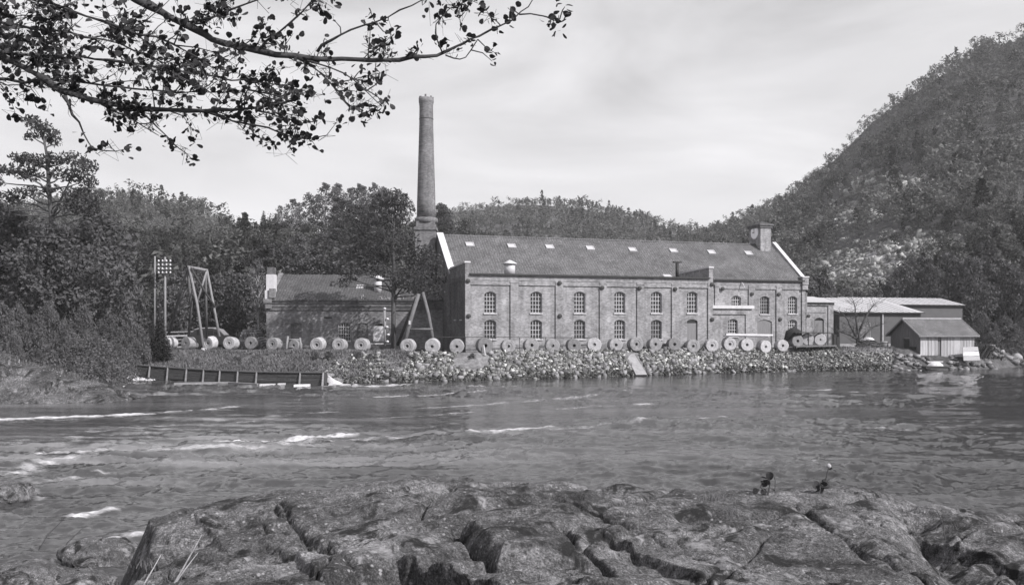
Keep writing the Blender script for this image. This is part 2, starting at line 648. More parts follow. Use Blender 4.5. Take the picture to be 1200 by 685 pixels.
m, nt, b = new_mat('ground_cover')
vec = coords(nt)
n1 = noise(nt, vec, 0.35, 8, 0.65)
n2 = noise(nt, vec, 3.0, 6, 0.7)
c = ramp(nt, n1, [(0.3, 0.05), (0.5, 0.085), (0.7, 0.15)])
c = mixc(nt, c, ramp(nt, n2, [(0.3, 0.6), (0.5, 1.0), (0.72, 1.7)]), 1.0, 'MULTIPLY')
n3 = noise(nt, vec, 0.055, 7, 0.6, 0.3)      # bare rock showing through the wood
at = N(nt, 'ShaderNodeAttribute', _attribute_name='bare')
mm = N(nt, 'ShaderNodeMath', _operation='ADD'); nt.links.new(n3, mm.inputs[0]); nt.links.new(at.outputs['Fac'], mm.inputs[1])
n4 = noise(nt, coords(nt, (1, 1, 2.2)), 0.5, 8, 0.72)
rk = ramp(nt, n4, [(0.32, 0.08), (0.48, 0.24), (0.62, 0.42)])
fac = N(nt, 'ShaderNodeMapRange'); fac.inputs['From Min'].default_value = 0.72; fac.inputs['From Max'].default_value = 0.86
nt.links.new(mm.outputs[0], fac.inputs['Value'])
c = mixc(nt, c, rk, fac.outputs['Result'])
nt.links.new(c, b.inputs['Base Color'])
b.inputs['Roughness'].default_value = 0.95
b.inputs['Specular IOR Level'].default_value = 0.1
bump(nt, b, n4, 0.8, 0.6)
M['ground'] = m


def bare_mask(px, row):
    """outcrops of pale rock on the right mountain"""
    a = np.exp(-(((px - 1042) / 44) ** 2 + ((row - 219) / 11) ** 2) ** 1.5)
    a = a + 0.75 * np.exp(-(((px - 980) / 30) ** 2 + ((row - 250) / 10) ** 2))
    a = a + 1.0 * np.exp(-(((px - 1012) / 58) ** 2 + ((row - 318) / 25) ** 2) ** 1.5)
    a = a + 0.7 * np.exp(-(((px - 1075) / 45) ** 2 + ((row - 290) / 12) ** 2))
    return np.clip(a, 0, 1)


me = np_mesh('ground', np.stack([X, YY, Z], -1).reshape(-1, 3), quads, M['ground'], True)
ROW = HZ - (Z - CZ) * F / YY
bare = bare_mask(PX, ROW) * 0.42 * (YY > 140)
me.attributes.new('bare', 'FLOAT', 'POINT').data.foreach_set('value', bare.ravel().astype(np.float32))
link('ground', me, kind='structure')

# ------------------------------------------------------------------ river
wc = np.concatenate([np.linspace(-2200, -90, 40), np.linspace(-60, 1260, 680), np.linspace(1300, 3200, 40)])
wr_ = np.concatenate([[1.5, 3, 5, 7, 9, 10.5], CZ * F / (np.linspace(720, 424.5, 370) - HZ), [124, 140, 165]])
WP, WY = np.meshgrid(wc, wr_)
WX = (WP - 600) / F * WY
# swift current: ripples drawn out along the flow, standing waves, slicks
slick = smooth(-0.15, 0.35, fbm(WX * 0.035 + 4, WY * 0.09, 0, 21, 3))
near = np.clip(WY / 30, 0.6, 1.6)
wx = WX + 1.6 * fbm(WX * 0.09, WY * 0.12, 0, 33, 3)
wy = WY + 1.2 * fbm(WX * 0.09, WY * 0.12, 0, 34, 3)
wz = 0.15 * fbm(wx * 0.45, wy * 0.85, 0, 22, 3) + 0.085 * fbm(wx * 1.2, wy * 2.0, 0, 23, 3, 0.6)
wz += 0.050 * fbm(wx * 3.0, wy * 4.6, 0, 24, 3, 0.6) + 0.06 * (0.45 - np.abs(fbm(wx * 1.9, wy * 3.2, 0, 28, 3))) - 0.015
wz += 0.14 * (0.5 - np.abs(fbm(wx * 0.6, wy * 1.2, 0, 26, 3))) - 0.04
wz *= 1.08 * (0.26 + 1.0 * slick)
left_rapid = smooth(520, 60, WP) * smooth(60, 25, WY)
wz += left_rapid * 0.10 * fbm(wx * 0.33, wy * 0.8, 0, 25, 3)

foam = np.zeros_like(WX)
STREAKS = [
    ([(-40, 494), (20, 491), (80, 488), (120, 487), (160, 485)], 0.55, 1.7),
    ([(150, 486), (200, 482), (240, 480), (275, 476)], 0.35, 0.62),
    ([(40, 510), (90, 506), (150, 500), (210, 497)], 0.9, 0.38),
    ([(0, 520), (60, 514), (140, 508), (230, 503)], 0.9, 0.30),
    ([(60, 531), (85, 529), (105, 526)], 0.5, 0.85),
    ([(268, 516), (300, 517), (340, 515), (370, 511), (402, 509)], 0.40, 1.5),
    ([(330, 520), (370, 516), (420, 512), (490, 508)], 0.30, 0.6),
    ([(0, 556), (30, 550), (60, 541), (110, 535)], 0.35, 0.55),
    ([(0, 567), (60, 562), (120, 552)], 0.3, 0.45),
    ([(380, 449), (400, 450), (430, 451), (470, 450)], 0.55, 1.6),
    ([(385, 452), (420, 453.5), (450, 452)], 0.4, 1.3),
    ([(265, 496), (290, 494), (330, 486), (400, 482)], 0.5, 0.45),
    ([(560, 453), (590, 453), (610, 452)], 0.9, 0.55),
    ([(430, 466), (480, 464), (530, 460), (560, 458)], 0.45, 0.75),
    ([(440, 490), (500, 487), (550, 482)], 0.4, 0.5),
    ([(500, 478), (560, 474), (640, 468), (700, 463)], 0.6, 0.5),
    ([(555, 505), (600, 503), (640, 501)], 0.3, 0.85),
    ([(650, 503), (700, 499), (740, 494), (775, 490), (815, 487)], 0.26, 0.42),
    ([(658, 479), (700, 476), (760, 473)], 0.4, 0.5),
    ([(700, 458), (740, 456), (790, 453)], 0.5, 0.4),
    ([(160, 447), (230, 446.5), (300, 446)], 0.5, 0.35),
    ([(240, 449), (310, 450), (370, 452)], 0.35, 0.4),
    ([(930, 457), (960, 457), (975, 456)], 0.5, 0.65),
    ([(1000, 459), (1060, 461), (1110, 458)], 0.5, 0.5),
    ([(870, 455), (900, 456), (920, 455)], 0.5, 0.45),
    ([(820, 490), (850, 488), (880, 488)], 0.35, 0.5),
    ([(1010, 500), (1060, 501)], 0.35, 0.45),
    ([(930, 482), (980, 480), (1010, 478)], 0.5, 0.3),
    ([(90, 600), (105, 598), (125, 596)], 0.18, 0.9),
    ([(-10, 545), (20, 552), (40, 575), (50, 590)], 0.25, 0.35),
    ([(120, 632), (140, 628), (160, 627)], 0.25, 0.8),
]
brk = fbm(WX * 0.9, WY * 4.0, 0, 41, 4, 0.62)
brk2 = fbm(WX * 2.6, WY * 9.0, 0, 47, 3, 0.62)
for pts, wd, amp in STREAKS:
    q = [((a - 600) / F * (CZ * F / (r - HZ)), CZ * F / (r - HZ)) for a, r in pts]
    best = np.full(WX.shape, 1e9)
    for (x0, y0), (x1, y1) in zip(q[:-1], q[1:]):
        dx, dy = x1 - x0, y1 - y0
        tt = np.clip(((WX - x0) * dx + (WY - y0) * dy) / (dx * dx + dy * dy), 0, 1)
        best = np.minimum(best, np.hypot((WX - x0 - tt * dx) * 0.55, WY - y0 - tt * dy))
    foam = np.maximum(foam, 1.3 * amp * np.exp(-(best / wd) ** 2) * (0.62 + 0.8 * brk + 0.55 * brk2))
# stray flecks where the current breaks
fl = smooth(0.40, 0.66, fbm(WX * 0.8, WY * 3.0, 0, 51, 4, 0.65)) * smooth(-0.05, 0.4, fbm(WX * 0.06, WY * 0.16, 0, 52, 2))
foam = np.maximum(foam, 0.42 * fl * (WY > 24))
lines = smooth(0.16, 0.55, fbm(wx * 0.10, wy * 1.1, 0, 53, 4, 0.62)) * smooth(-0.1, 0.35, fbm(WX * 0.04 + 9, WY * 0.10, 0, 54, 2))
foam = np.maximum(foam, (0.40 + 0.22 * smooth(700, 200, WP)) * lines * smooth(14, 26, WY))
foam = np.clip(foam, 0, 1)
wz += 0.06 * np.clip(foam - 0.3, 0, 1)
edge = smooth(3.0, 0.0, shore(WP) - WY)
wz *= 1 - 0.6 * edge
me = np_mesh('river', np.stack([WX, WY, wz], -1).reshape(-1, 3),
             (lambda i: np.stack([i[:-1, :-1], i[:-1, 1:], i[1:, 1:], i[1:, :-1]], -1).reshape(-1, 4))(np.arange(WX.size).reshape(WX.shape)), None, True)
me.attributes.new('foam', 'FLOAT', 'POINT').data.foreach_set('value', foam.ravel().astype(np.float32))
milky = smooth(-0.05, 0.55, fbm(wx * 0.05, wy * 0.55, 0, 91, 4, 0.6)) * (0.30 + 0.7 * smooth(760, 150, WP)) * smooth(16, 30, WY)
milky = np.clip(milky + 0.5 * smooth(0.1, 0.5, fbm(wx * 0.12, wy * 1.3, 0, 92, 3)) * smooth(560, 100, WP) * smooth(25, 34, WY) + 0.10 * smooth(1000, 600, WP), 0, 1)
me.attributes.new('milky', 'FLOAT', 'POINT').data.foreach_set('value', milky.ravel().astype(np.float32))
m, nt, b = new_mat('river_water')
at = N(nt, 'ShaderNodeAttribute', _attribute_name='foam')
vec = coords(nt, (1.0, 2.0, 1.0))
fn = noise(nt, vec, 5.0, 5, 0.7)
fm = N(nt, 'ShaderNodeMath', _operation='MULTIPLY_ADD')
nt.links.new(fn, fm.inputs[0]); fm.inputs[1].default_value = 1.7; fm.inputs[2].default_value = -0.12
fa = N(nt, 'ShaderNodeMath', _operation='MULTIPLY'); nt.links.new(fm.outputs[0], fa.inputs[0]); nt.links.new(at.outputs['Fac'], fa.inputs[1])
fr = N(nt, 'ShaderNodeMapRange'); fr.inputs['From Min'].default_value = 0.15; fr.inputs['From Max'].default_value = 0.95
nt.links.new(fa.outputs[0], fr.inputs['Value'])
mk = N(nt, 'ShaderNodeAttribute', _attribute_name='milky')
c = mixc(nt, mixc(nt, 0.034, 0.165, mk.outputs['Fac']), 0.74, fr.outputs['Result'])
nt.links.new(c, b.inputs['Base Color'])
rr = N(nt, 'ShaderNodeMapRange'); rr.inputs['To Min'].default_value = 0.10; rr.inputs['To Max'].default_value = 0.8
nt.links.new(fr.outputs['Result'], rr.inputs['Value'])
nt.links.new(rr.outputs['Result'], b.inputs['Roughness'])
b.inputs['IOR'].default_value = 1.33
rip = noise(nt, coords(nt, (1.0, 1.9, 1.0)), 5.5, 4, 0.6, 0.4)
bump(nt, b, rip, 0.16, 0.04)
me.materials.append(m)
link('river', me, kind='structure')

# ------------------------------------------------------------------ near rock that the photograph was taken from
CR_PX = [60, 120, 160, 190, 250, 330, 400, 450, 500, 550, 570, 620, 660, 700, 780, 850, 900, 960, 1000, 1040, 1062, 1085, 1110, 1140, 1170, 1200, 1300, 1500]
CR_R = [690, 655, 625, 606, 592, 580, 575, 567, 566, 565, 570, 568, 572, 577, 577, 580, 581, 582, 584, 586, 590, 599, 600, 606, 610, 614, 622, 640]
YC = 8.6


def rock_z(x, y, fine=True):
    x = np.asarray(x, float); y = np.asarray(y, float)
    px = 600 + F * x / np.maximum(y, 2.0)
    pc = 600 + F * x / YC
    zc = CZ - (interp(pc, CR_PX, CR_R) + 5 - HZ) * YC / F
    base = zc - 0.15 * smooth(8.3, 6.9, y) + 0.03 * np.sin((y - 4) * 1.1 + x * 0.7)
    # slabs: fractured blocks, tilted, drawn out along two joint directions
    ca, sa = math.cos(0.62), math.sin(0.62)
    u, v = x * ca + y * sa, -x * sa + y * ca
    wu = u + 0.30 * fbm(x * 0.8, y * 0.8, 0, 61, 4); wv = v + 0.30 * fbm(x * 0.8, y * 0.8, 0, 62, 4)
    e1, c1 = voronoi(wu * 0.42, wv * 0.95, 5)
    e2, c2 = voronoi(wu * 1.1 + 3, wv * 1.9, 9)
    z = base + ((c1 - 0.5) * 0.07 + (c2 - 0.5) * 0.03) * (0.35 + 0.65 * smooth(8.6, 7.4, y))
    calm = smooth(720, 860, px) * smooth(1075, 1010, px)          # the broad smooth slab on the right
    z = z * (1 - calm) + calm * (base + (c1 - 0.5) * 0.06)
    open1 = smooth(-0.25, 0.25, fbm(x * 0.9, y * 0.9, 0, 59, 3)); open2 = smooth(0.0, 0.3, fbm(x * 1.3, y * 1.3, 0, 58, 3))
    z = z - 0.09 * open1 * np.exp(-(e1 / 0.02) ** 2) - 0.03 * np.exp(-(e1 / 0.08) ** 2) - 0.06 * open2 * np.exp(-(e2 / 0.024) ** 2) * (1 - 0.6 * calm)
    # ledges whose steep side turns away from the sun: one deep hollow beside the loose block, and lesser steps
    for (xa, ya, xb, yb, dpt, run) in ((0.02, 5.55, -0.74, 6.32, 0.62, 0.85), (1.45, 6.2, 0.75, 7.55, 0.09, 0.5), (-1.25, 6.0, -2.0, 7.3, 0.06, 0.5), (4.2, 6.6, 3.7, 8.2, 0.12, 0.6), (0.9, 5.4, 0.4, 6.0, 0.06, 0.4), (-2.3, 7.2, -2.9, 8.1, 0.05, 0.5)):
        L = math.hypot(xb - xa, yb - ya); tx, ty = (xb - xa) / L, (yb - ya) / L
        al_ = ((x - xa) * tx + (y - ya) * ty) / L
        sd_ = -((x - xa) * ty - (y - ya) * tx) * 1.0 + 0.10 * fbm(x * 2.0, y * 2.0, 0, 63, 4, 0.6)
        sd_ = np.where(True, sd_, sd_)
        win = smooth(-0.12, 0.15, al_) * smooth(1.12, 0.85, al_)
        z = z - dpt * win * smooth(0.0, 0.03, sd_) * (1 - smooth(0.1 * run, run, sd_))
    bx, by = 0.14, 6.72
    db = np.maximum(np.abs((x - bx) * 0.95 + (y - by) * 0.25) / 0.34, np.abs((y - by) - (x - bx) * 0.2) / 0.48) + 0.15 * fbm(x * 3, y * 3, 0, 64, 2)
    z = np.where(db < 1.25, np.maximum(z, base + 0.0 + 0.13 * smooth(1.22, 0.8, db) - 0.06 * (x - bx)), z)
    z = z - 0.20 * np.exp(-((db - 1.28) / 0.10) ** 2)
    # low block in the bottom edge, under the hollow
    d3 = np.hypot((x - (-0.42)) / 0.36, (y - 5.25) / 0.26)
    z = z + 0.10 * smooth(1.1, 0.6, d3)
    # diagonal seams of the right slab and the gully beyond it
    for (xa, ya, xb, yb, w, dpt) in ((1.10, 5.6, 2.15, 7.6, 0.022, 0.07), (2.65, 8.4, 3.0, 6.5, 0.03, 0.09), (3.0, 6.5, 2.8, 4.9, 0.025, 0.08), (3.85, 8.6, 2.75, 4.3, 0.20, 0.24),
                                     (0.4, 8.5, 1.75, 6.6, 0.03, 0.09), (-2.2, 8.3, -0.7, 5.4, 0.028, 0.09), (-3.0, 7.4, -1.2, 6.6, 0.025, 0.07), (1.55, 8.0, 2.3, 8.1, 0.14, 0.10)):
        dx, dy = xb - xa, yb - ya
        t = np.clip(((x - xa) * dx + (y - ya) * dy) / (dx * dx + dy * dy), 0, 1)
        d = np.hypot(x - xa - t * dx, y - ya - t * dy) + 0.07 * fbm(x * 1.6, y * 1.6, 0, 65, 4)
        z = z - dpt * np.exp(-(np.abs(d) / w) ** 1.5)
    if fine:
        rg = 0.5 + 0.5 * smooth(-0.2, 0.3, fbm(x * 0.7, y * 0.7, 0, 66, 2))
        z = z + 0.040 * fbm(x * 1.7, y * 1.7, 0, 67, 5, 0.58) + 0.036 * rg * fbm(x * 7, y * 7, 0, 68, 5, 0.7) + 0.018 * (0.4 - np.abs(fbm(u * 2.2, v * 9, 0, 57, 4, 0.6)))
        lay = np.abs(np.modf((wv * 2.6 + 0.8 * z + 50))[0] - 0.5) * 2
        z = z + 0.035 * (1 - calm) * smooth(0.2, 0.8, lay)
    # sides: it drops into the river behind the crest and on the left
    back = y - (YC + 0.25 * fbm(x * 0.8, 0 * x, 0, 69, 3) + 0.5)
    z = z - 1.5 * np.clip(back, 0, 9) ** 1.3
    xl = np.where(y > 3.8, -1.98 - 0.345 * (y - 4.4), -1.98 - 0.345 * (3.8 - 4.4) - 26 * (3.8 - y)) + 0.16 * fbm(y * 1.3, 0 * y, 0, 70, 3)
    z = z - 1.35 * np.clip(xl - x, 0, 9) ** 0.9
    return np.maximum(z, -1.0)


rc = np.concatenate([np.linspace(-5000, -60, 40), np.linspace(-30, 1230, 740), np.linspace(1250, 3600, 30)])
ry = np.concatenate([[1.2, 2.0, 2.8, 3.4, 3.8, 4.2, 4.6, 4.9], 1 / np.linspace(1 / 5.3, 1 / 9.5, 370), np.linspace(9.6, 13.5, 24)])
RP, RY = np.meshgrid(rc, ry)
RX = (RP - 600) / F * RY
RZ = rock_z(RX, RY)
i = np.arange(RX.size).reshape(RX.shape)
me = np_mesh('rock_ledge', np.stack([RX, RY, RZ], -1).reshape(-1, 3), np.stack([i[:-1, :-1], i[:-1, 1:], i[1:, 1:], i[1:, :-1]], -1).reshape(-1, 4), None, True)


def rock_mat(name, v=0.15, sc=1.0):
    m, nt, b = new_mat(name)
    vec = coords(nt)
    a = noise(nt, vec, 1.1 * sc, 8, 0.62, 0.3)
    d = noise(nt, vec, 13.0 * sc, 7, 0.75)
    e = noise(nt, vec, 60.0 * sc, 4, 0.75)
    c = ramp(nt, a, [(0.30, v * 0.40), (0.45, v * 0.8), (0.57, v * 1.25), (0.70, v * 1.9)])
    c = mixc(nt, c, ramp(nt, d, [(0.30, 0.25), (0.44, 0.8), (0.56, 1.15), (0.70, 2.1)]), 1.0, 'MULTIPLY')
    c = mixc(nt, c, ramp(nt, e, [(0.3, 0.25), (0.5, 0.95), (0.68, 2.2)]), 1.0, 'MULTIPLY')
    li = noise(nt, vec, 3.3 * sc, 9, 0.72, 0.5)          # pale lichen
    lm = N(nt, 'ShaderNodeMapRange'); lm.inputs['From Min'].default_value = 0.56; lm.inputs['From Max'].default_value = 0.66
    nt.links.new(li, lm.inputs['Value'])
    c = mixc(nt, c, v * 2.6, lm.outputs['Result'])
    vo = nt.nodes.new('ShaderNodeTexVoronoi'); vo.inputs['Scale'].default_value = 15.0 * sc
    nt.links.new(vec, vo.inputs['Vector'])
    sp = N(nt, 'ShaderNodeMath', _operation='MULTIPLY_ADD'); nt.links.new(d, sp.inputs[0]); sp.inputs[1].default_value = 0.55; nt.links.new(vo.outputs['Distance'], sp.inputs[2])
    sm = N(nt, 'ShaderNodeMapRange'); sm.inputs['From Min'].default_value = 0.50; sm.inputs['From Max'].default_value = 0.42
    nt.links.new(sp.outputs[0], sm.inputs['Value'])
    pr_ = N(nt, 'ShaderNodeMapRange'); pr_.inputs['From Min'].default_value = 0.47; pr_.inputs['From Max'].default_value = 0.56
    nt.links.new(noise(nt, vec, 1.9 * sc, 4, 0.6), pr_.inputs['Value'])
    mu = N(nt, 'ShaderNodeMath', _operation='MULTIPLY'); nt.links.new(sm.outputs['Result'], mu.inputs[0]); nt.links.new(pr_.outputs['Result'], mu.inputs[1])
    c = mixc(nt, c, v * 2.8, mu.outputs[0])               # round lichen spots
    mo = noise(nt, coords(nt, (1, 1, 1)), 2.1 * sc, 9, 0.75, 0.8)   # dark moss
    mmr = N(nt, 'ShaderNodeMapRange'); mmr.inputs['From Min'].default_value = 0.51; mmr.inputs['From Max'].default_value = 0.60
    nt.links.new(mo, mmr.inputs['Value'])
    c = mixc(nt, c, v * 0.2, mmr.outputs['Result'])
    nt.links.new(c, b.inputs['Base Color'])
    b.inputs['Roughness'].default_value = 0.93
    b.inputs['Specular IOR Level'].default_value = 0.2
    ad = N(nt, 'ShaderNodeMath', _operation='MULTIPLY_ADD'); nt.links.new(e, ad.inputs[0]); ad.inputs[1].default_value = 0.35; nt.links.new(d, ad.inputs[2])
    bump(nt, b, ad.outputs[0], 1.0, 0.045 / sc)
    return m


M['rock'] = rock_mat('near_rock', 0.112)
M['rock_far'] = rock_mat('far_rock', 0.105, 0.35)
me.materials.append(M['rock'])
link('rock_ledge', me, kind='structure')


def boulder_mesh(name, seed, n=40, sx=1, sy=1, sz=1, mat=None, rough=0.28):
    th = np.linspace(0, 2 * np.pi, n * 2, endpoint=False); ph = np.linspace(0.04, np.pi - 0.04, n)
    A, B = np.meshgrid(th, ph)
    dx, dy, dz = np.cos(A) * np.sin(B), np.sin(A) * np.sin(B), np.cos(B)
    r = 1 + rough * fbm(dx * 1.3 + seed, dy * 1.3, dz * 1.3, seed, 4) + 0.07 * fbm(dx * 5 + seed, dy * 5, dz * 5, seed + 1, 3)
    e, c = voronoi(dx * 1.7 + dz + 9 + seed, dy * 1.7 + dz * 0.7 + 9, seed)
    r = r + (c - 0.5) * 0.12 - 0.05 * np.exp(-(e / 0.06) ** 2)
    v = np.stack([dx * r * sx, dy * r * sy, dz * r * sz], -1).reshape(-1, 3)
    i = np.arange(A.size).reshape(A.shape); i2 = np.concatenate([i, i[:, :1]], 1)
    q = np.stack([i2[:-1, :-1], i2[1:, :-1], i2[1:, 1:], i2[:-1, 1:]], -1).reshape(-1, 4)
    return np_mesh(name, v, q, mat, True)


def water_pt(px, row):
    Y = CZ * F / (row - HZ)
    return ((px - 600) / F * Y, Y)


for (px, row, sx, sy, sz, zz, sd_, lab) in (
        (8, 584, 0.75, 0.6, 0.42, 0.05, 3, 'smooth boulder awash in the river, cut by the left edge of the picture'),
        (118, 662, 0.85, 0.75, 0.42, 0.12, 5, 'dark wedge shaped boulder in the water beside the big rock ledge'),
        (30, 690, 0.95, 0.8, 0.42, 0.10, 8, 'pale jagged boulder in the bottom left corner, at the water'),
        (92, 694, 0.6, 0.6, 0.33, 0.05, 9, 'low streaked boulder between the corner boulder and the ledge')):
    x, y = water_pt(px, row)
    thing('boulder', lab, 'boulder', (x, y, zz), 0.4 * sd_, None, boulder_mesh('boulder', sd_, 40, sx, sy, sz, M['rock']))

# layered rock on the left bank
def bank_rock(lab, pxa, pxb, Y0, depth, ztop, seed):
    """wedge of slanting strata: highest at the left, sinking into the river to the right"""
    n1, n2 = 230, 90
    U, V = np.meshgrid(np.linspace(0, 1, n1), np.linspace(0, 1, n2))
    px = pxa + (pxb - pxa) * U; Y = Y0 + depth * V
    x = (px - 600) / F * Y0; y = Y
    crest = ztop * (1 - U) ** 0.8 * smooth(-0.05, 0.10, U)
    prof = smooth(0, 0.55, V) * (1 - 0.5 * smooth(0.6, 1.0, V))
    q = (x - x.min()) * 0.55 + crest * prof * 1.2 + 0.22 * fbm(x * 0.5, y * 0.5, 0, seed, 3)
    st_ = np.modf(q * 1.15 + 20)[0]
    z = crest * prof + 0.95 * (1 - U) ** 0.5 * prof ** 0.5 * (st_ ** 1.5 - 0.45) + 0.12 * prof ** 0.5 * fbm(x * 1.1, y * 1.6, 0, seed + 2, 5, 0.6) - 0.30 + 0.30 * prof
    i = np.arange(U.size).reshape(U.shape)
    me = np_mesh('bank_rock', np.stack([x - x[0, 0], y - Y0, z], -1).reshape(-1, 3), np.stack([i[:-1, :-1], i[:-1, 1:], i[1:, 1:], i[1:, :-1]], -1).reshape(-1, 4), M['rock_far'], False)
    thing('bank_rock', lab, 'rock', (float(x[0, 0]), Y0, 0), 0, None, me)


bank_rock('layered rock with slanting strata sinking into the river at the left edge', -130, 118, 53.5, 8.5, 3.5, 71)
if 0: bank_rock('low slanting rib of rock at the water below the left bank bushes', 70, 150, 60.5, 5.0, 0.75, 75)

# ------------------------------------------------------------------ the brick mill
ANG = math.radians(16.5)
DX, DY = math.cos(ANG), math.sin(ANG)
AX, AY = -4.56, 87.0


def s_of(px, w):
    u = (px - 600) / F
    return (u * (AY + DX * w) - AX + DY * w) / (DX - DY * u)


def w_of(px, s):
    u = (px - 600) / F
    return (AX + DX * s - u * (AY + DY * s)) / (DY + DX * u)


def z_of(row, s, w):
    Y = AY + DY * s + DX * w
    return CZ + (HZ - row) * Y / F - GZ


def wall_panel(mb, x0, x1, z0, z1, y, openings=(), depth=0.22, face=True):
    """wall face at v = y (looking to -v) with recessed openings (xa, xb, za, zb, rise): rise = height of the arched head"""
    xs = sorted({x0, x1, *[v for o in openings for v in o[:2]]})
    zs = sorted({z0, z1, *[v for o in openings for v in o[2:4]]})
    for a, b in zip(xs[:-1], xs[1:]):
        for c, d in zip(zs[:-1], zs[1:]):
            mxx, mz = (a + b) / 2, (c + d) / 2
            if any(o[0] < mxx < o[1] and o[2] < mz < o[3] for o in openings):
                continue
            mb.add([(a, y, c), (b, y, c), (b, y, d), (a, y, d)], [(0, 1, 2, 3)])
    for xa, xb, za, zb, rise in openings:
        yb = y + depth
        mb.add([(xa, y, za), (xb, y, za), (xb, yb, za), (xa, yb, za)], [(0, 1, 2, 3)])
        mb.add([(xa, y, za), (xa, yb, za), (xa, yb, zb), (xa, y, zb)], [(0, 1, 2, 3)])
        mb.add([(xb, y, za), (xb, y, zb), (xb, yb, zb), (xb, yb, za)], [(0, 1, 2, 3)])
        n = 8
        for k in range(n):
            t0, t1 = -1 + 2 * k / n, -1 + 2 * (k + 1) / n
            X0, X1 = (xa + xb) / 2 + t0 * (xb - xa) / 2, (xa + xb) / 2 + t1 * (xb - xa) / 2
            h0, h1 = zb - rise * t0 * t0, zb - rise * t1 * t1
            mb.add([(X0, y, h0), (X1, y, h1), (X1, y, zb), (X0, y, zb)], [(0, 1, 2, 3)])
            mb.add([(X0, y, h0), (X0, yb, h0), (X1, yb, h1), (X1, y, h1)], [(0, 1, 2, 3)])


def window(parent, xa, xb, za, zb, y, rise=0.25, nx=4, nz=5, T=None, sill=True, bars=None, mat=None):
    """window part: frame and glazing bars, with the glass and the sill as its own pieces"""
    f = MB(T)
    t, g = 0.055, 0.024
    f.box(xa, xa + t, y, y + 0.07, za, zb - rise); f.box(xb - t, xb, y, y + 0.07, za, zb - rise)
    f.box(xa + t, xb - t, y, y + 0.07, za, za + t)
    n = 8
    for k in range(n):
        t0, t1 = -1 + 2 * k / n, -1 + 2 * (k + 1) / n
        X0, X1 = (xa + xb) / 2 + t0 * (xb - xa) / 2, (xa + xb) / 2 + t1 * (xb - xa) / 2
        h0, h1 = zb - rise * t0 * t0, zb - rise * t1 * t1
        f.add([(X0, y, h0 - t), (X1, y, h1 - t), (X1, y, h1), (X0, y, h0), (X0, y + 0.07, h0 - t), (X1, y + 0.07, h1 - t)], [(0, 1, 2, 3), (0, 4, 5, 1)])
    for k in range(1, nx):
        x = xa + (xb - xa) * k / nx
        top = zb - rise * (2 * k / nx - 1) ** 2
        f.box(x - g, x + g, y + 0.012, y + 0.06, za + t, top - t)
    for k in range(1, nz):
        z = za + (zb - rise * 0.5 - za) * k / nz
        f.box(xa + t, xb - t, y + 0.016, y + 0.055, z - g, z + g)
    fr = f.build('window', mat or M['frame'], parent)
    q = MB(T)
    q.add([(xa, y + 0.05, za), (xb, y + 0.05, za), (xb, y + 0.05, zb), (xa, y + 0.05, zb)], [(0, 1, 2, 3)])
    q.build('glass', M['glass'], fr)
    if sill:
        s = MB(T)
        s.box(xa - 0.08, xb + 0.08, y - 0.30, y + 0.02, za - 0.12, za - 0.002)
        s.build('sill', M['sill'], fr)
    return fr


mill = thing('brick_mill', 'long two storey brick mill with tiled roof and white edged gables', 'factory building', (AX, AY, GZ), ANG)
LEN, SF = 42.6, s_of(835.5, 0)
WM, WR = 6.5, 12.9
ZF, ZP, ZE, ZRDG = 7.5, 8.8, 7.78, 12.65
RY = 0.14                                     # recess of the bays behind the piers

# front of the lower range: recessed bays between piers
openings, wins = [], []
for px, lower in ((575, 1), (629, 1), (680, 1), (727, 1), (770, 1), (812, 0)):
    s = s_of(px, 0)
    hw = 0.60
    zt, zb_ = z_of(341.3, s, 0), z_of(366.5, s, 0)
    openings.append((s - hw, s + hw, zb_, zt, 0.25)); wins.append((s, zb_, zt))
    if lower:
        zt, zb_ = z_of(374.3, s, 0), z_of(397.0, s, 0)
        openings.append((s - hw, s + hw, zb_, zt, 0.25)); wins.append((s, zb_, zt))
    else:
        openings.append((s - 0.62, s + 0.62, 0.02, z_of(373.8, s, 0), 0.2))
wl_ = MB()
wall_panel(wl_, 0.02, SF - 0.02, 0, ZF - 0.01, RY, openings, 0.24)
wl_.build('front_wall', M['brick'], mill)
for k, (s, za, zt) in enumerate(wins):
    window(mill, s - 0.6, s + 0.6, za, zt, RY + 0.2, 0.25, 4, 5 if k % 2 == 0 or k == len(wins) - 1 else 4)
s = s_of(812, 0)
d_ = MB(); d_.box(s - 0.62, s + 0.62, RY + 0.16, RY + 0.24, 0.0, z_of(378.5, s, 0))
dd = d_.build('door', M['door'], mill)
q = MB(); q.box(s - 0.62, s + 0.62, RY + 0.17, RY + 0.23, z_of(378.5, s, 0) + 0.003, z_of(373.8, s, 0)); q.build('fanlight', M['glass'], dd)

piers = [(545.3, 551.2), (598.3, 607.8), (651.3, 660), (703, 711), (746.8, 755), (787.5, 795.3), (830, 835.4)]
for a, b in piers:
    mb = MB(); sa, sb = max(s_of(a, 0), 0.0), min(s_of(b, 0), SF)
    mb.box(sa, sb, 0.0, RY + 0.01, 0, ZF - 0.72); mb.box(sa - 0.05 * (sa > 1), sb, -0.04, RY + 0.01, ZF - 0.72, ZF - 0.5)
    mb.build('pier', M['brick'], mill)
fz = MB()
fz.box(0, SF, -0.02, RY + 0.012, ZF - 0.5, ZF - 0.02)
for (a, b), (c, d) in zip(piers[:-1], piers[1:]):
    fz.box(s_of(b, 0) + 0.02, s_of(c, 0) - 0.02, 0.02, RY + 0.008, ZF - 0.95, ZF - 0.503)
fz.build('frieze', M['brick'], mill)
pl = MB(); pl.box(0, SF, -0.10, RY + 0.004, 0, 0.72); pl.build('plinth', M['brick_annex'], mill)
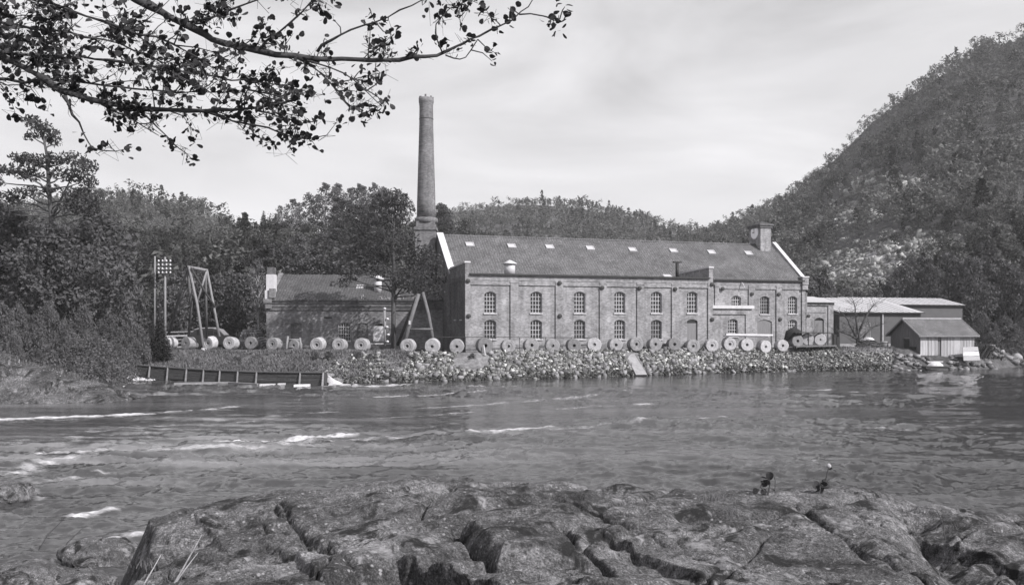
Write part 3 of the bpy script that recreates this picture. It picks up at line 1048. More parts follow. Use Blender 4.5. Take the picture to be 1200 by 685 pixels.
gt = MB(); gt.box(-0.02 + 0.5, SF - 0.45, -0.26, 0.15, ZF + 0.0, ZF + 0.16); gt.build('eaves_gutter', M['iron'], mill)
lr = MB()
lr.add([(0.45, -0.1, ZF + 0.161), (SF - 0.45, -0.1, ZF + 0.161), (SF - 0.45, WM + 0.3, ZE + 0.05), (0.45, WM + 0.3, ZE + 0.05)], [(0, 1, 2, 3)])
lr.build('low_roof', M['tile_dark'], mill)

# tie plates
for px, row, w in ((548.3, 329, 0), (549, 370, 0), (655.6, 331.5, 0), (656, 370, 0), (705.5, 337, 0), (749.4, 337.5, 0), (791, 338.5, 0), (834, 333, 0), (834.4, 374, 0),
                   (846.7, 338.2, WM), (881, 344.3, WM), (912.5, 344.6, WM), (914, 374, WM), (946.4, 340, WM), (947.2, 370, WM)):
    s = s_of(px, w)
    mb = MB(lambda a, b, c, s=s, w=w, zc=z_of(row, s, w): (s + a, w - 0.10 - c, zc + b))
    mb.lathe([(0.22, -0.08), (0.22, 0.02), (0.10, 0.06), (0.0, 0.07)], 10)
    mb.build('tie_plate', M['iron'], mill)

# end walls of the low range with stepped parapets
TL = lambda u, v, z: (v, -u, z)               # left wall: u runs towards the viewer, v into the wall
for name, s0, s1 in (('left_parapet', 0.0, 0.46), ('right_parapet', SF - 0.46, SF)):
    mb = MB()
    if s0 == 0.0:
        wo = [(-w_of(534.2, 0), -w_of(532.0, 0), z_of(374, 0, 2.4), z_of(341, 0, 2.4), 0.2),
              (-w_of(540.8, 0), -w_of(538.2, 0), z_of(374, 0, 1.6), z_of(341, 0, 1.6), 0.2),
              (-w_of(534.2, 0), -w_of(532.0, 0), z_of(402, 0, 2.4), z_of(384, 0, 2.4), 0.2)]
        g = MB(TL)
        wall_panel(g, -WM, -0.001, 0, ZF - 0.55, 0.06, wo, 0.26)
        g.build('end_wall', M['brick_dark'], mill)  # darker brick: the shade on this end is put into the colour
        for o in wo:
            window(mill, o[0], o[1], o[2], o[3], 0.26, 0.2, 2, 4, TL, True, mat=M['wood_dark'])
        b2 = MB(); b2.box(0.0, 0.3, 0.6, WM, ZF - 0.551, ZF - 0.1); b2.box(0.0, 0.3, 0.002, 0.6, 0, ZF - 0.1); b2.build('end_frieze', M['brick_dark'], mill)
    mb.box(s0, s1, 0.0 if s0 else 0.001, WM + 0.25, ZF - 0.1, ZP - 0.14)
    p = mb.build(name, M['brick'] if s0 else M['brick_annex'], mill)
    cp = MB()
    cp.prism([(-0.10, ZP - 0.14), (WM + 0.5, ZP - 0.14 - 0.25), (WM + 0.5, ZP - 0.28), (-0.10, ZP + 0.02)], 'x', s0 - 0.07, s1 + 0.07)
    cp.build('coping', M['white'], p)

# main range
main_o, main_w = [], []
for px, zt_, zb2, hw, nz in ((863.6, 346, 367.5, 0.60, 5), (897, 346.7, 367.8, 0.60, 5), (929.7, 346.8, 367.4, 0.60, 5), (929.9, 374.2, 395, 0.60, 5)):
    s = s_of(px, WM); a, b2 = z_of(zb2, s, WM), z_of(zt_, s, WM)
    main_o.append((s - hw, s + hw, a, b2, 0.25)); main_w.append((s, a, b2, hw, nz))
s = s_of(896.8, WM)
main_o.append((s - 0.95, s + 0.95, 0.02, z_of(374.3, s, WM), 0.25))
mb = MB(); wall_panel(mb, SF - 0.4, LEN, 0, ZE - 0.02, WM + RY, main_o, 0.24)
mb.build('main_front_wall', M['brick'], mill)
for s_, a, b2, hw, nz in main_w:
    window(mill, s_ - hw, s_ + hw, a, b2, WM + RY + 0.2, 0.25, 4, nz)
mb = MB()
for k in range(2):
    mb.box(s - 0.95 + k * 0.955, s - 0.005 + k * 0.955, WM + RY + 0.1, WM + RY + 0.2, 0, z_of(374.3, s, WM) - 0.02)
mb.build('loading_door', M['door'], mill)
for a, b2 in ((838, 842.6), (877.6, 885), (910, 916.5), (943.8, 950)):
    mb = MB(); sa, sb = s_of(a, WM), min(s_of(b2, WM), LEN + 0.3)
    mb.box(sa, sb, WM, WM + RY + 0.01, 0, ZE - 0.75); mb.box(sa - 0.05, sb + 0.05, WM - 0.04, WM + RY + 0.012, ZE - 0.75, ZE - 0.5)
    mb.build('pier', M['brick'], mill)
mb = MB(); mb.box(SF, LEN + 0.1, WM - 0.02, WM + RY + 0.014, ZE - 0.5, ZE - 0.03)
for a, b2 in ((842.8, 877.4), (885.2, 909.8), (916.7, 943.6)):
    mb.box(s_of(a, WM) + 0.02, s_of(b2, WM) - 0.02, WM + 0.02, WM + RY + 0.008, ZE - 0.95, ZE - 0.503)
mb.build('main_frieze', M['brick'], mill)
mb = MB(); mb.box(SF + 0.05, LEN - 0.2, WM - 0.3, WM + 0.1, ZE - 0.025, ZE + 0.13); mb.build('main_gutter', M['iron'], mill)

# roof of the main range
RUN, RISE = WR - WM, ZRDG - ZE
prof = [(WM - 0.15, ZE + 0.02), (WR, ZRDG), (2 * WR - WM + 0.15, ZE + 0.02), (2 * WR - WM + 0.15, ZE - 0.14), (WR, ZRDG - 0.18), (WM - 0.15, ZE - 0.14)]
mb = MB(); mb.prism(prof, 'x', 0.3, LEN - 0.25); roof = mb.build('roof', M['tile'], mill)
mb = MB(); mb.prism([(WR - 0.16, ZRDG - 0.07), (WR, ZRDG + 0.11), (WR + 0.16, ZRDG - 0.07)], 'x', 0.3, LEN - 0.3); mb.build('ridge_cap', M['tile'], roof)
gable = [(WM, 0), (2 * WR - WM, 0), (2 * WR - WM, ZE + 0.1), (WR, ZRDG + 0.12), (WM, ZE + 0.1)]
mb = MB(); mb.prism(gable, 'x', 0.01, 0.44); gl = mb.build('left_gable', M['brick_dark'], mill)  # same darker brick paints the shade of the left gable
mb = MB(); mb.prism(gable, 'x', LEN - 0.38, LEN + 0.2); gr = mb.build('right_gable', M['brick'], mill)


def rake(x0, x1, up, parent, dz=0.16, w0=WM, wend=None):
    mb = MB()
    sl = RISE / RUN
    for sgn in (1, -1):
        p = [(WR - sgn * 0.0, ZRDG + up), (WR - sgn * (WR - w0), ZE + up - (WM - w0) * sl), (WR - sgn * (WR - w0), ZE + up + dz - (WM - w0) * sl), (WR, ZRDG + up + dz)]
        mb.prism(p if sgn > 0 else p[::-1], 'x', x0, x1)
    return mb.build('rake_coping', M['white'], parent)


rake(-0.12, 0.60, 0.12, gl, 0.16, WM + 0.1)
rake(LEN - 0.26, LEN + 0.24, 0.20, gr, 0.18, WM + 0.35)
mb = MB(); mb.box(LEN - 0.5, LEN + 0.32, WM - 0.28, WM + 0.5, ZE - 0.35, ZE + 0.5); mb.box(LEN - 0.45, LEN + 0.28, WM - 0.2, WM + 0.5, ZE - 0.95, ZE - 0.352)
kn = mb.build('kneeler', M['brick'], gr)
mb = MB(); mb.box(LEN - 0.56, LEN + 0.38, WM - 0.34, WM + 0.56, ZE + 0.503, ZE + 0.62); mb.build('kneeler_cap', M['white'], gr)
mb = MB(); mb.box(0.5, LEN - 0.4, 2 * WR - WM - 0.3, 2 * WR - WM, 0, ZE - 0.15); mb.build('rear_wall', M['brick'], mill)

# skylights lie in the roof slope
tl = math.atan2(RISE, RUN)
def roof_pt(px, row):
    w = WM + 3.0
    for _ in range(30):
        s = s_of(px, w); Y = AY + DY * s + DX * w
        zz = z_of(row, s, w)
        w = 0.5 * w + 0.5 * (WM + (zz - ZE) * RUN / RISE)
    return s_of(px, w), w
for px, row in ((550.5, 287), (599.5, 288.7), (644, 289.8), (691.5, 291.2), (741, 293), (789, 294.2), (833.5, 296), (877, 297.2)):
    s, w = roof_pt(px, row)
    zc = ZE + (w - WM) * RISE / RUN
    T = lambda a, b2, c, s=s, w=w, zc=zc: (s + a, w + b2 * math.cos(tl) - c * math.sin(tl), zc + b2 * math.sin(tl) + c * math.cos(tl))
    mb = MB(T)
    for q in ((-0.46, 0.46, -0.38, -0.32), (-0.46, 0.46, 0.32, 0.38), (-0.46, -0.40, -0.32, 0.32), (0.40, 0.46, -0.32, 0.32)):
        mb.box(q[0], q[1], q[2], q[3], 0.0, 0.16)
    sk = mb.build('skylight', M['zinc'], roof)
    mb = MB(T); mb.box(-0.40, 0.40, -0.32, 0.32, 0.02, 0.11); mb.build('skylight_pane', M['skylight'], roof)
s, w = s_of(783, 1.6), 1.6
mb = MB(lambda a, b2, c: (s + a, w + b2, ZF + 0.2 + c + b2 * 0.5)); mb.box(-0.45, 0.45, -0.45, 0.45, 0.0, 0.12); mb.build('low_skylight', M['skylight'], mill)

# ventilator and stove pipe on the low roof
s, w = s_of(597.3, 1.8), 1.8
zb_ = ZF + 0.2
mb = MB(); mb.lathe([(0.55, 0), (0.55, 1.05)], 18, s, w, zb_)
vt = mb.build('ventilator', M['zinc'], mill, True)
mb = MB(); mb.lathe([(0.74, 1.05), (0.76, 1.12), (0.30, 1.36), (0.05, 1.46)], 18, s, w, zb_); mb.build('ventilator_cap', M['white'], vt, True)
s, w = s_of(793.6, 2.0), 2.0
mb = MB(); mb.lathe([(0.19, -0.1), (0.19, 1.55)], 10, s, w, zb_); sp = mb.build('stove_pipe', M['iron'], mill, True)
mb = MB(); mb.box(s - 0.45, s + 0.45, w - 0.2, w + 0.2, zb_ + 1.58, zb_ + 1.74); mb.build('pipe_cowl', M['iron'], sp)

# clock turret on the right end of the ridge
s1 = s_of(903.5, WR - 1.2); sC = s1 - 1.45; wC = WR - 1.2
zt = z_of(263, s1, WR)
mb = MB(); mb.box(sC, s1, wC, wC + 2.6, ZE + 2.5, zt - 0.55)
ct = mb.build('clock_turret', M['brick'], mill)
mb = MB(); mb.box(sC - 0.14, s1 + 0.14, wC - 0.14, wC + 2.74, zt - 0.55, zt - 0.3); mb.box(sC - 0.26, s1 + 0.26, wC - 0.26, wC + 2.86, zt - 0.298, zt - 0.1); mb.build('turret_cornice', M['brick_dark'], ct)
mb = MB()
cx, cy = (sC + s1) / 2, wC + 1.3
mb.add([(sC - 0.2, wC - 0.2, zt - 0.098), (s1 + 0.2, wC - 0.2, zt - 0.098), (s1 + 0.2, wC + 2.8, zt - 0.098), (sC - 0.2, wC + 2.8, zt - 0.098), (cx, cy - 0.5, zt + 0.35), (cx, cy + 0.5, zt + 0.35)],
       [(0, 1, 4), (1, 2, 5, 4), (2, 3, 5), (3, 0, 4, 5), (0, 3, 2, 1)])
mb.build('turret_cap', M['tile_dark'], ct)
wc2 = wC + 1.3; zc = z_of(272.5, sC, wc2)
mb = MB(lambda a, b2, c: (sC - c, wc2 + a, zc + b2)); mb.lathe([(0.80, 0.0), (0.80, 0.09), (0.70, 0.10), (0.0, 0.10)], 24); cf = mb.build('clock_face', M['clock_white'], ct)
mb = MB(lambda a, b2, c: (sC - 0.11 - c, wc2 + a, zc + b2)); mb.box(-0.03, 0.03, -0.1, 0.6, 0, 0.02); mb.box(0.03, 0.42, -0.03, 0.03, 0.0, 0.02); mb.build('clock_hand', M['iron'], cf)

# porch in the corner between the two ranges
s0, s1 = SF + 0.003, s_of(881, 3.9)
W0 = 3.9
so = s_of(859.6, W0)
mb = MB(); wall_panel(mb, s0, s1, 0, z_of(361.6, s1, W0), W0 + 0.12, [(so - 0.58, so + 0.58, z_of(394, so, W0), z_of(373.3, so, W0), 0.25)], 0.22)
mb.box(s1 - 0.25, s1 - 0.001, W0 + 0.121, WM + RY, 0, z_of(361.7, s1, W0))
po = mb.build('porch', M['brick'], mill)
mb = MB(); zt = z_of(361.6, s1, W0); mb.box(s0, s1, W0 - 0.03, W0 + 0.118, zt - 0.62, zt - 0.002); mb.box(s_of(874, W0), s1, W0, W0 + 0.119, 0, zt - 0.622); mb.build('porch_frieze', M['brick'], po)
mb = MB(); mb.box(s0, s1 + 0.18, W0 - 0.25, WM + RY - 0.003, zt, zt + 0.36); mb.build('porch_roof', M['white'], po)
window(mill, so - 0.58, so + 0.58, z_of(394, so, W0), z_of(373.3, so, W0), W0 + 0.3, 0.25, 4, 5)
# white bracket on the wall above
s = s_of(869, WM)
mb = MB(); mb.tube([(s - 0.05, WM - 0.05, z_of(330.5, s, WM)), (s, WM - 0.35, z_of(333, s, WM)), (s + 0.12, WM - 0.38, z_of(336.5, s, WM))], 0.05, 6); mb.build('insulator_bracket', M['white'], mill)

# ------------------------------------------------------------------ round brick chimney
cY = 101.0
cX = (499.5 - 600) / F * cY
chim = thing('factory_chimney', 'tall round brick factory chimney on a square base beside the mill gable', 'chimney', (cX, cY, GZ))
zt = CZ + (HZ - 115) * cY / F - GZ; zp = CZ + (HZ - 257) * cY / F - GZ
mb = MB(); mb.lathe([(1.07, zp), (1.04, zp + 2), (0.79, zt - 3.0), (0.77, zt - 1.0), (0.81, zt - 0.6), (0.85, zt - 0.45), (0.85, zt - 0.02), (0.66, zt), (0.64, zt - 1)], 28)
sh = mb.build('shaft', M['brick_chimney'], chim, True)
mb = MB(); mb.lathe([(0.815, zt - 2.42), (0.815, zt - 2.36)], 28); mb.build('iron_band', M['iron'], sh)
mb = MB()
for k in range(7):
    a = k * 0.9 + 0.2
    mb.box(0.74 * math.cos(a) - 0.1, 0.74 * math.cos(a) + 0.1, 0.74 * math.sin(a) - 0.1, 0.74 * math.sin(a) + 0.1, zt - 0.02, zt + (0.25 if k % 2 else 0.12))
mb.build('broken_rim', M['brick_dark'], sh, kind='stuff')
mb = MB(); r = 1.12
mb.box(-r, r, -r, r, 0, zp - 1.3); mb.box(-r - 0.12, r + 0.12, -r - 0.12, r + 0.12, zp - 1.298, zp - 0.95); mb.box(-r + 0.08, r - 0.08, -r + 0.08, r - 0.08, zp - 0.948, zp - 0.3)
mb.build('chimney_base', M['brick_chimney'], chim)
mb = MB(); mb.lathe([(1.16, zp - 0.45), (1.28, zp - 0.3), (1.31, zp - 0.02), (1.24, zp + 0.12), (1.12, zp + 0.16)], 28); mb.build('base_ring', M['brick_chimney'], chim, True)

# ------------------------------------------------------------------ low annex left of the mill
aY = 97.0
ax0 = (312 - 600) / F * aY; ax1 = (524 - 600) / F * aY
annex = thing('brick_annex', 'low brick workshop with dark roof and white gable end behind the pine', 'workshop building', (ax0, aY, GZ))
AL = ax1 - ax0
axp = lambda px: (px - 600) / F * aY - ax0
azp = lambda row: CZ + (HZ - row) * aY / F - GZ
op = [(axp(396.5), axp(410.5), azp(399), azp(377.5), 0.25), (axp(340.5), axp(353.5), 0.3, azp(378), 0.12), (axp(418.5), axp(431), 0.02, azp(378), 0.15), (axp(437.5), axp(452), 0.9, azp(378.5), 0.35),
      (axp(380), axp(389), azp(361.5), azp(359.6), 0.0), (axp(380), axp(389), azp(373), azp(371.2), 0.0)]
mb = MB(); wall_panel(mb, 0, AL, 0, azp(351.5), 0, op, 0.2)
mb.box(0.002, 0.3, 0.002, 9.0, 0, azp(351.6))
mb.build('front_wall', M['brick_annex'], annex)
window(annex, op[0][0], op[0][1], op[0][2], op[0][3], 0.15, 0.25, 5, 5)
mb = MB(); mb.box(op[1][0], op[1][1], 0.1, 0.18, 0.3, op[1][3]); mb.build('blind_arch', M['brick_dark'], annex)
mb = MB(); mb.box(op[2][0], op[2][1], 0.1, 0.18, 0.02, op[2][3]); mb.build('door', M['brick_dark'], annex)
mb = MB(); mb.box(op[3][0], op[3][1], 0.12, 0.18, 0.9, op[3][3] - 0.3); mb.build('bright_arch_panel', M['offwhite'], annex)  # off-white panel paints the bright look of the open arch
for o in op[4:]:
    mb = MB(); mb.box(o[0], o[1], 0.12, 0.18, o[2], o[3]); mb.build('vent_slot', M['iron'], annex)
mb = MB(); e = azp(351.5)
mb.box(-0.02, AL, -0.12, 0.3, e - 1.1, e - 0.75); mb.box(-0.02, AL, -0.2, 0.3, e - 0.74, e - 0.35); mb.box(-0.02, AL, -0.3, 0.3, e - 0.34, e - 0.02)
mb.build('cornice', M['brick_dark'], annex)
zr = azp(322) + 0.35
mb = MB(); mb.prism([(-0.42, e), (5.2, zr), (10.8, e), (10.8, e - 0.12), (5.2, zr - 0.14), (-0.42, e - 0.12)], 'x', 0.5, AL + 1.2)
ar = mb.build('roof', M['tile_dark'], annex)
T = lambda a, b2, c: (axp(417.5) + a, 2.35 + b2 * 0.88 - c * 0.47, e + 1.47 + b2 * 0.47 + c * 0.88)
mb = MB(T); mb.box(-0.42, 0.42, -0.42, 0.42, 0.0, 0.14); sk = mb.build('skylight', M['skylight'], ar)
mb = MB(T)
for k in range(4): mb.box(-0.42 + k * 0.265, -0.375 + k * 0.265, -0.42, 0.42, 0.141, 0.17)
mb.build('skylight_bar', M['iron'], sk)
mb = MB(); mb.prism([(0.0, e - 0.2), (5.2, zr + 0.2), (10.4, e - 0.2)], 'x', 0.0, 0.5); ga = mb.build('gable_wall', M['brick_annex'], annex)
mb = MB()
mb.box(-0.12, 0.72, 0.4, 1.6, azp(346), azp(321)); mb.box(-0.10, 0.30, -0.2, 0.39, azp(350), azp(340)); ws = mb.build('white_gable_pier', M['white'], annex)
mb = MB(); mb.box(-0.05, 0.65, 0.45, 1.55, azp(321) + 0.002, azp(312.5)); mb.build('pier_top', M['brick_dark'], ws)
mb = MB(); mb.box(0.42, 0.95, -0.42, 0.38, azp(349), azp(338)); mb.box(-0.2, 0.7, -0.45, 0.2, azp(355), azp(350.2)); mb.box(0.0, 0.62, -0.34, -0.003, azp(361), azp(355.3)); mb.build('stepped_corbel', M['brick_annex'], annex)
mb = MB(); cxv = axp(440.3)
zv = azp(335)
mb.lathe([(0.42, -0.6), (0.42, 0.55), (0.36, 0.6)], 16, cxv, 1.6, zv); vt = mb.build('ventilator', M['white'], annex, True)
mb = MB(); mb.lathe([(0.62, 0.75), (0.66, 0.9), (0.4, 1.12), (0.08, 1.22)], 16, cxv, 1.6, zv); mb.build('ventilator_cap', M['white'], vt, True)
mb = MB(); mb.lathe([(0.16, 0.6), (0.16, 0.76)], 10, cxv, 1.6, zv); mb.build('ventilator_stem', M['iron'], vt)
# moss and litter along the eaves
n = 700
xx = rng.uniform(0.8, AL, n) ** 1.0; keep = vnoise(xx * 0.55, xx * 0, 0, 5) + 0.3 * rng.random(n) > 0.05
xx = xx[keep]; yy = -0.3 + 0.75 * rng.random(len(xx)) ** 2
vs, fs = [], []
for x_, y_ in zip(xx, yy):
    z0 = e + (y_ + 0.42) * (zr - e) / 5.62
    h_ = 0.08 + 0.2 * random.random(); a = random.random() * 3.1; r_ = 0.07 + 0.09 * random.random(); b0 = len(vs)
    vs += [(x_ - r_ * math.cos(a), y_ - r_ * math.sin(a), z0), (x_ + r_ * math.cos(a), y_ + r_ * math.sin(a), z0), (x_, y_, z0 + h_)]; fs += [(b0, b0 + 1, b0 + 2)]
M['moss'] = plain('pale_moss', 0.22, 0.5, 6)
link('moss', np_mesh('moss', vs, fs, M['moss']), annex, kind='stuff')

# ------------------------------------------------------------------ right hand buildings
gY = AY + DY * LEN + DX * 8.0
gh = thing('gatehouse', 'small brick gatehouse with white flat roof at the right end of the mill', 'outbuilding', (AX + DX * (LEN + 0.25) - DY * 8.0, AY + DY * (LEN + 0.25) + DX * 8.0, GZ), ANG)
gx0, gy0 = gh.location.x, gh.location.y
def g_s(px): return (((px - 600) / F) * gy0 - gx0) / (DX - DY * (px - 600) / F)
def g_z(row, s): return CZ + (HZ - row) * (gy0 + DY * s) / F - GZ
gw = g_s(976)
o = (g_s(954.5), g_s(965.5), 0.02, g_z(372, g_s(960)), 0.25)
mb = MB(); wall_panel(mb, 0.01, gw, 0, g_z(353, 1), 0, [o], 0.25); mb.box(gw - 0.25, gw - 0.002, 0.002, 4, 0, g_z(353.1, 1)); mb.build('front_wall', M['brick'], gh)
mb = MB(); mb.box(o[0], o[1], 0.14, 0.22, 0, o[3] - 0.35); mb.build('door', M['door'], gh)
mb = MB(); mb.box(o[0], o[1], 0.17, 0.20, o[3] - 0.345, o[3]); mb.build('fanlight', M['glass'], gh)
mb = MB(); mb.box(g_s(970), gw, -0.12, -0.002, 0, g_z(358, 1)); mb.box(0.02, g_s(968), -0.06, -0.002, g_z(366, 1), g_z(363.5, 1)); mb.build('pier', M['brick'], gh)
mb = MB(); mb.box(0.0, gw + 0.1, -0.15, -0.003, g_z(357.8, 1), g_z(353.2, 1)); mb.build('frieze', M['brick_dark'], gh)
mb = MB(); mb.prism([(-0.4, g_z(353, 1)), (4.3, g_z(347, 1) + 0.15), (4.3, g_z(347, 1)), (-0.4, g_z(353, 1) - 0.12)], 'x', 0.0, gw + 0.3); mb.build('roof', M['sheetroof'], gh)


def shed(name, label, Y0, pxl, pxr, row_e, run, row_r, pxr_ridge, wall_mat, cat):
    x0 = (pxl - 600) / F * (Y0 - 0.0)
    o = thing(name, label, cat, (0, 0, 0))
    X1 = (pxr - 600) / F * Y0
    L_ = (X1 - x0) / DX
    o.location = (X1 - DX * L_, Y0 - DY * L_, GZ); o.rotation_euler.z = ANG
    ze = CZ + (HZ - row_e) * Y0 / F - GZ
    zr = CZ + (HZ - row_r) * (Y0 + DX * run) / F - GZ
    mb = MB(); mb.prism([(0, 0), (2 * run, 0), (2 * run, ze - 0.1), (run, zr - 0.12), (0, ze - 0.1)], 'x', 0, L_ - 0.25); mb.build('wall', wall_mat, o)
    mb = MB(); mb.prism([(-0.35, ze), (run, zr), (2 * run + 0.35, ze), (2 * run + 0.35, ze - 0.14), (run, zr - 0.16), (-0.35, ze - 0.14)], 'x', -0.2, L_); r = mb.build('roof', M['sheetroof'], o)
    mb = MB()
    for k in range(int(L_ / 0.9)):
        x = k * 0.9 + 0.1
        mb.prism([(-0.34, ze + 0.003), (run, zr + 0.003), (run, zr + 0.05), (-0.34, ze + 0.05)], 'x', x, x + 0.05)
    mb.build('roof_seam', M['sheetroof'], r, kind='stuff')
    mb = MB(); mb.box(-0.2, L_, -0.46, -0.352, ze - 0.13, ze + 0.0); mb.build('gutter', M['iron'], o)
    return o, L_, ze, X1


sh1, L1, ze1, X1 = shed('plaster_shed', 'grey plastered shed with pale sheet roof and a door behind the bare tree', 112, 972, 1081, 366, 8.3, 349.3, 1028, M['plaster'], 'shed')
def s1x(px):
    u = (px - 600) / F
    lx, ly = sh1.location.x, sh1.location.y
    return (u * ly - lx) / (DX - DY * u)
def s1z(row, s): return CZ + (HZ - row) * (sh1.location.y + DY * s) / F - GZ
a, b2 = s1x(1004.5), s1x(1018.5)
mb = MB(); mb.box(a, b2, -0.06, -0.002, 0, s1z(379, a)); d_ = mb.build('door', M['plank_dark'], sh1)
mb = MB(); mb.box(a - 0.12, a - 0.002, -0.10, -0.003, 0, s1z(378, a)); mb.box(b2 + 0.002, b2 + 0.14, -0.10, -0.003, 0, s1z(378, a)); mb.box(a, b2, -0.10, -0.004, s1z(379, a) + 0.002, s1z(378, a)); mb.build('door_frame', M['wood'], d_)
mb = MB(); mb.tube([(s1x(1033.3), -0.16, 0.0), (s1x(1033.3), -0.16, ze1 - 0.2)], 0.085, 8); mb.build('downpipe', M['offwhite'], sh1)
mb = MB(); mb.box(0, L1 - 0.25, -0.08, -0.004, 0, 0.45); mb.build('plinth', M['concrete'], sh1)
shed('long_shed', 'farther shed with long pale roof and blank grey wall behind the plastered shed', 131, 990, 1129.5, 357.2, 4.6, 349.3, 1103, M['plaster'], 'shed')

# boathouse of upright planks
BA = math.radians(10)
bY = 101.5; bx = (1078.4 - 600) / F * bY
bc, bs_ = math.cos(BA), math.sin(BA)
bh = thing('boathouse', 'wooden boathouse of upright planks with tiled roof standing over the river edge', 'boathouse', (bx, bY, 1.42), BA)
bz = lambda row, dY=0.0: CZ + (HZ - row) * (bY + dY) / F - 1.42
bL, bD = 6.8, 5.7
ze = bz(391.2) - 0.05; zr = bz(373.2, 2.9)
fw = MB()
for k in range(34):
    x = k * bL / 34
    if 11 <= k <= 12: continue
    fw.box(x + 0.012, x + bL / 34 - 0.012, -0.03 - 0.012 * (k % 2) - 0.01 * random.random(), 0.06, -0.02 - 0.05 * random.random(), ze - 0.02)
fwo = MB(); fwo.box(0, bL, 0.061, 0.12, 0, ze)
wall_b = fwo.build('river_wall', M['plank_dark'], bh)
for k in range(34):
    x = k * bL / 34
    if k in (11, 12): continue
    mb = MB(); mb.box(x + 0.012, x + bL / 34 - 0.012, -0.03 - 0.018 * (k % 2) - 0.012 * random.random(), 0.06, -0.03 - 0.06 * random.random(), ze - 0.02)
    mb.build('plank', M['plank'], wall_b)  # paler planks: sunlight on the river front put into the colour
gwp = MB(); TG = lambda u, v, z: (v, -u, z)
gwp.T = TG
wall_panel(gwp, -bD, 0, 0, ze, 0.05, [(-3.25, -2.0, 0.02, 2.05, 0.0)], 0.15)
gwp.add([(-bD, 0.05, ze), (0, 0.05, ze), (-bD / 2, 0.05, zr - 0.1)], [(0, 1, 2)])
gp = gwp.build('gable_wall', M['plank_dark'], bh)
for k in range(26):
    u = -bD + k * bD / 26
    mid = u + bD / 52
    top = ze + (zr - 0.12 - ze) * (1 - abs(mid + bD / 2) / (bD / 2))
    z0 = 2.06 if -3.25 < mid < -2.0 else -0.02
    mb = MB(TG); mb.box(u + 0.01, u + bD / 26 - 0.01, 0.0 - 0.02 * (k % 2), 0.049, z0, top - 0.03)
    mb.build('plank', M['plank_dark'], gp)  # darker planks paint the shade of the gable side
mb = MB(TG); mb.box(-3.2, -2.05, 0.12, 0.18, 0.03, 2.0); mb.build('door', M['wood_dark'], bh)
mb = MB(TG); mb.box(-1.5, -0.7, -0.5, -0.05, 0.0, 1.0); mb.box(-1.6, -0.6, -0.55, -0.02, 1.003, 1.1); mb.build('crate_shelf', M['wood_dark'], bh)
mb = MB(); mb.prism([(-0.4, ze - 0.13), (bD / 2, zr), (bD + 0.4, ze - 0.13), (bD + 0.4, ze - 0.25), (bD / 2, zr - 0.13), (-0.4, ze - 0.25)], 'x', -0.35, bL + 0.4); br = mb.build('roof', M['tile_shed'], bh)
mb = MB()
for x in (-0.42, bL + 0.36):
    mb.prism([(-0.45, ze - 0.10), (bD / 2, zr + 0.05), (bD + 0.45, ze - 0.10), (bD + 0.45, ze - 0.3), (bD / 2, zr - 0.17), (-0.45, ze - 0.3)], 'x', x, x + 0.069)
mb.build('barge_board', M['wood'], br)
mb = MB(); mb.box(-0.35, bL + 0.4, bD / 2 - 0.12, bD / 2 + 0.12, zr - 0.02, zr + 0.08); mb.build('ridge_board', M['wood_pale'], br)
mb = MB(); mb.box(-0.3, bL + 0.38, -0.46, -0.402, ze - 0.27, ze - 0.10); mb.build('eaves_board', M['wood'], br)
for x in (0.2, 2.2, 4.4, 6.4):
    for y in (0.2, 2.6):
        mb = MB(); mb.tube([(x, y, -2.6), (x, y, 0.0)], 0.14, 7); mb.build('stilt', M['wood_dark'], bh)
mb = MB(); mb.box(-0.2, bL + 0.1, -0.05, bD, -0.28, -0.07); mb.build('floor_beam', M['wood_dark'], bh)
mb = MB(); mb.box(bL - 0.02, bL + 0.1, 0.1, bD, 0, ze); mb.build('far_wall', M['plank_dark'], bh)

# ------------------------------------------------------------------ stone bank below the yard
cols = np.linspace(372, 1046, 400); ts = np.linspace(-0.12, 1.12, 26)
EP, ET = np.meshgrid(cols, ts)
EY = shore(EP) + ET * interp(EP, SH_PX, SH_W)
EX = (EP - 600) / F * EY
EZ = H(EX, EY) + 0.06 + 0.05 * fbm(EX * 1.5, EY * 1.5, 0, 81, 3)
EZ[0] -= 0.3; EZ[-1] -= 0.12
i = np.arange(EX.size).reshape(EX.shape)
m, nt, b = new_mat('bank_gravel')
vec = coords(nt)
n1 = noise(nt, vec, 2.2, 6, 0.7); n2 = noise(nt, vec, 0.25, 4, 0.6)
c = ramp(nt, n1, [(0.3, 0.06), (0.5, 0.13), (0.7, 0.22)])
c = mixc(nt, c, ramp(nt, n2, [(0.3, 0.7), (0.6, 1.15)]), 1.0, 'MULTIPLY')
nt.links.new(c, b.inputs['Base Color']); b.inputs['Roughness'].default_value = 0.95; bump(nt, b, n1, 0.7, 0.1)
emb = link('embankment', np_mesh('embankment', np.stack([EX, EY, EZ], -1).reshape(-1, 3), np.stack([i[:-1, :-1], i[:-1, 1:], i[1:, 1:], i[1:, :-1]], -1).reshape(-1, 4), m, True), kind='structure')


def stone_verts(seed):
    """angular block: a jittered box"""
    r = np.random.default_rng(seed)
    v = np.array([(x, y, z) for z in (-1, 1) for y in (-1, 1) for x in (-1, 1)], float) * 0.72
    v *= r.uniform(0.55, 1.2, (8, 3))
    return v * np.array([1.0, r.uniform(0.55, 0.9), r.uniform(0.35, 0.7)])
ICO = np.array([(0, 2, 3), (0, 3, 1), (4, 5, 7), (4, 7, 6), (0, 1, 5), (0, 5, 4), (1, 3, 7), (1, 7, 5), (3, 2, 6), (3, 6, 7), (2, 0, 4), (2, 4, 6)])
SV = [stone_verts(s) for s in range(12)]


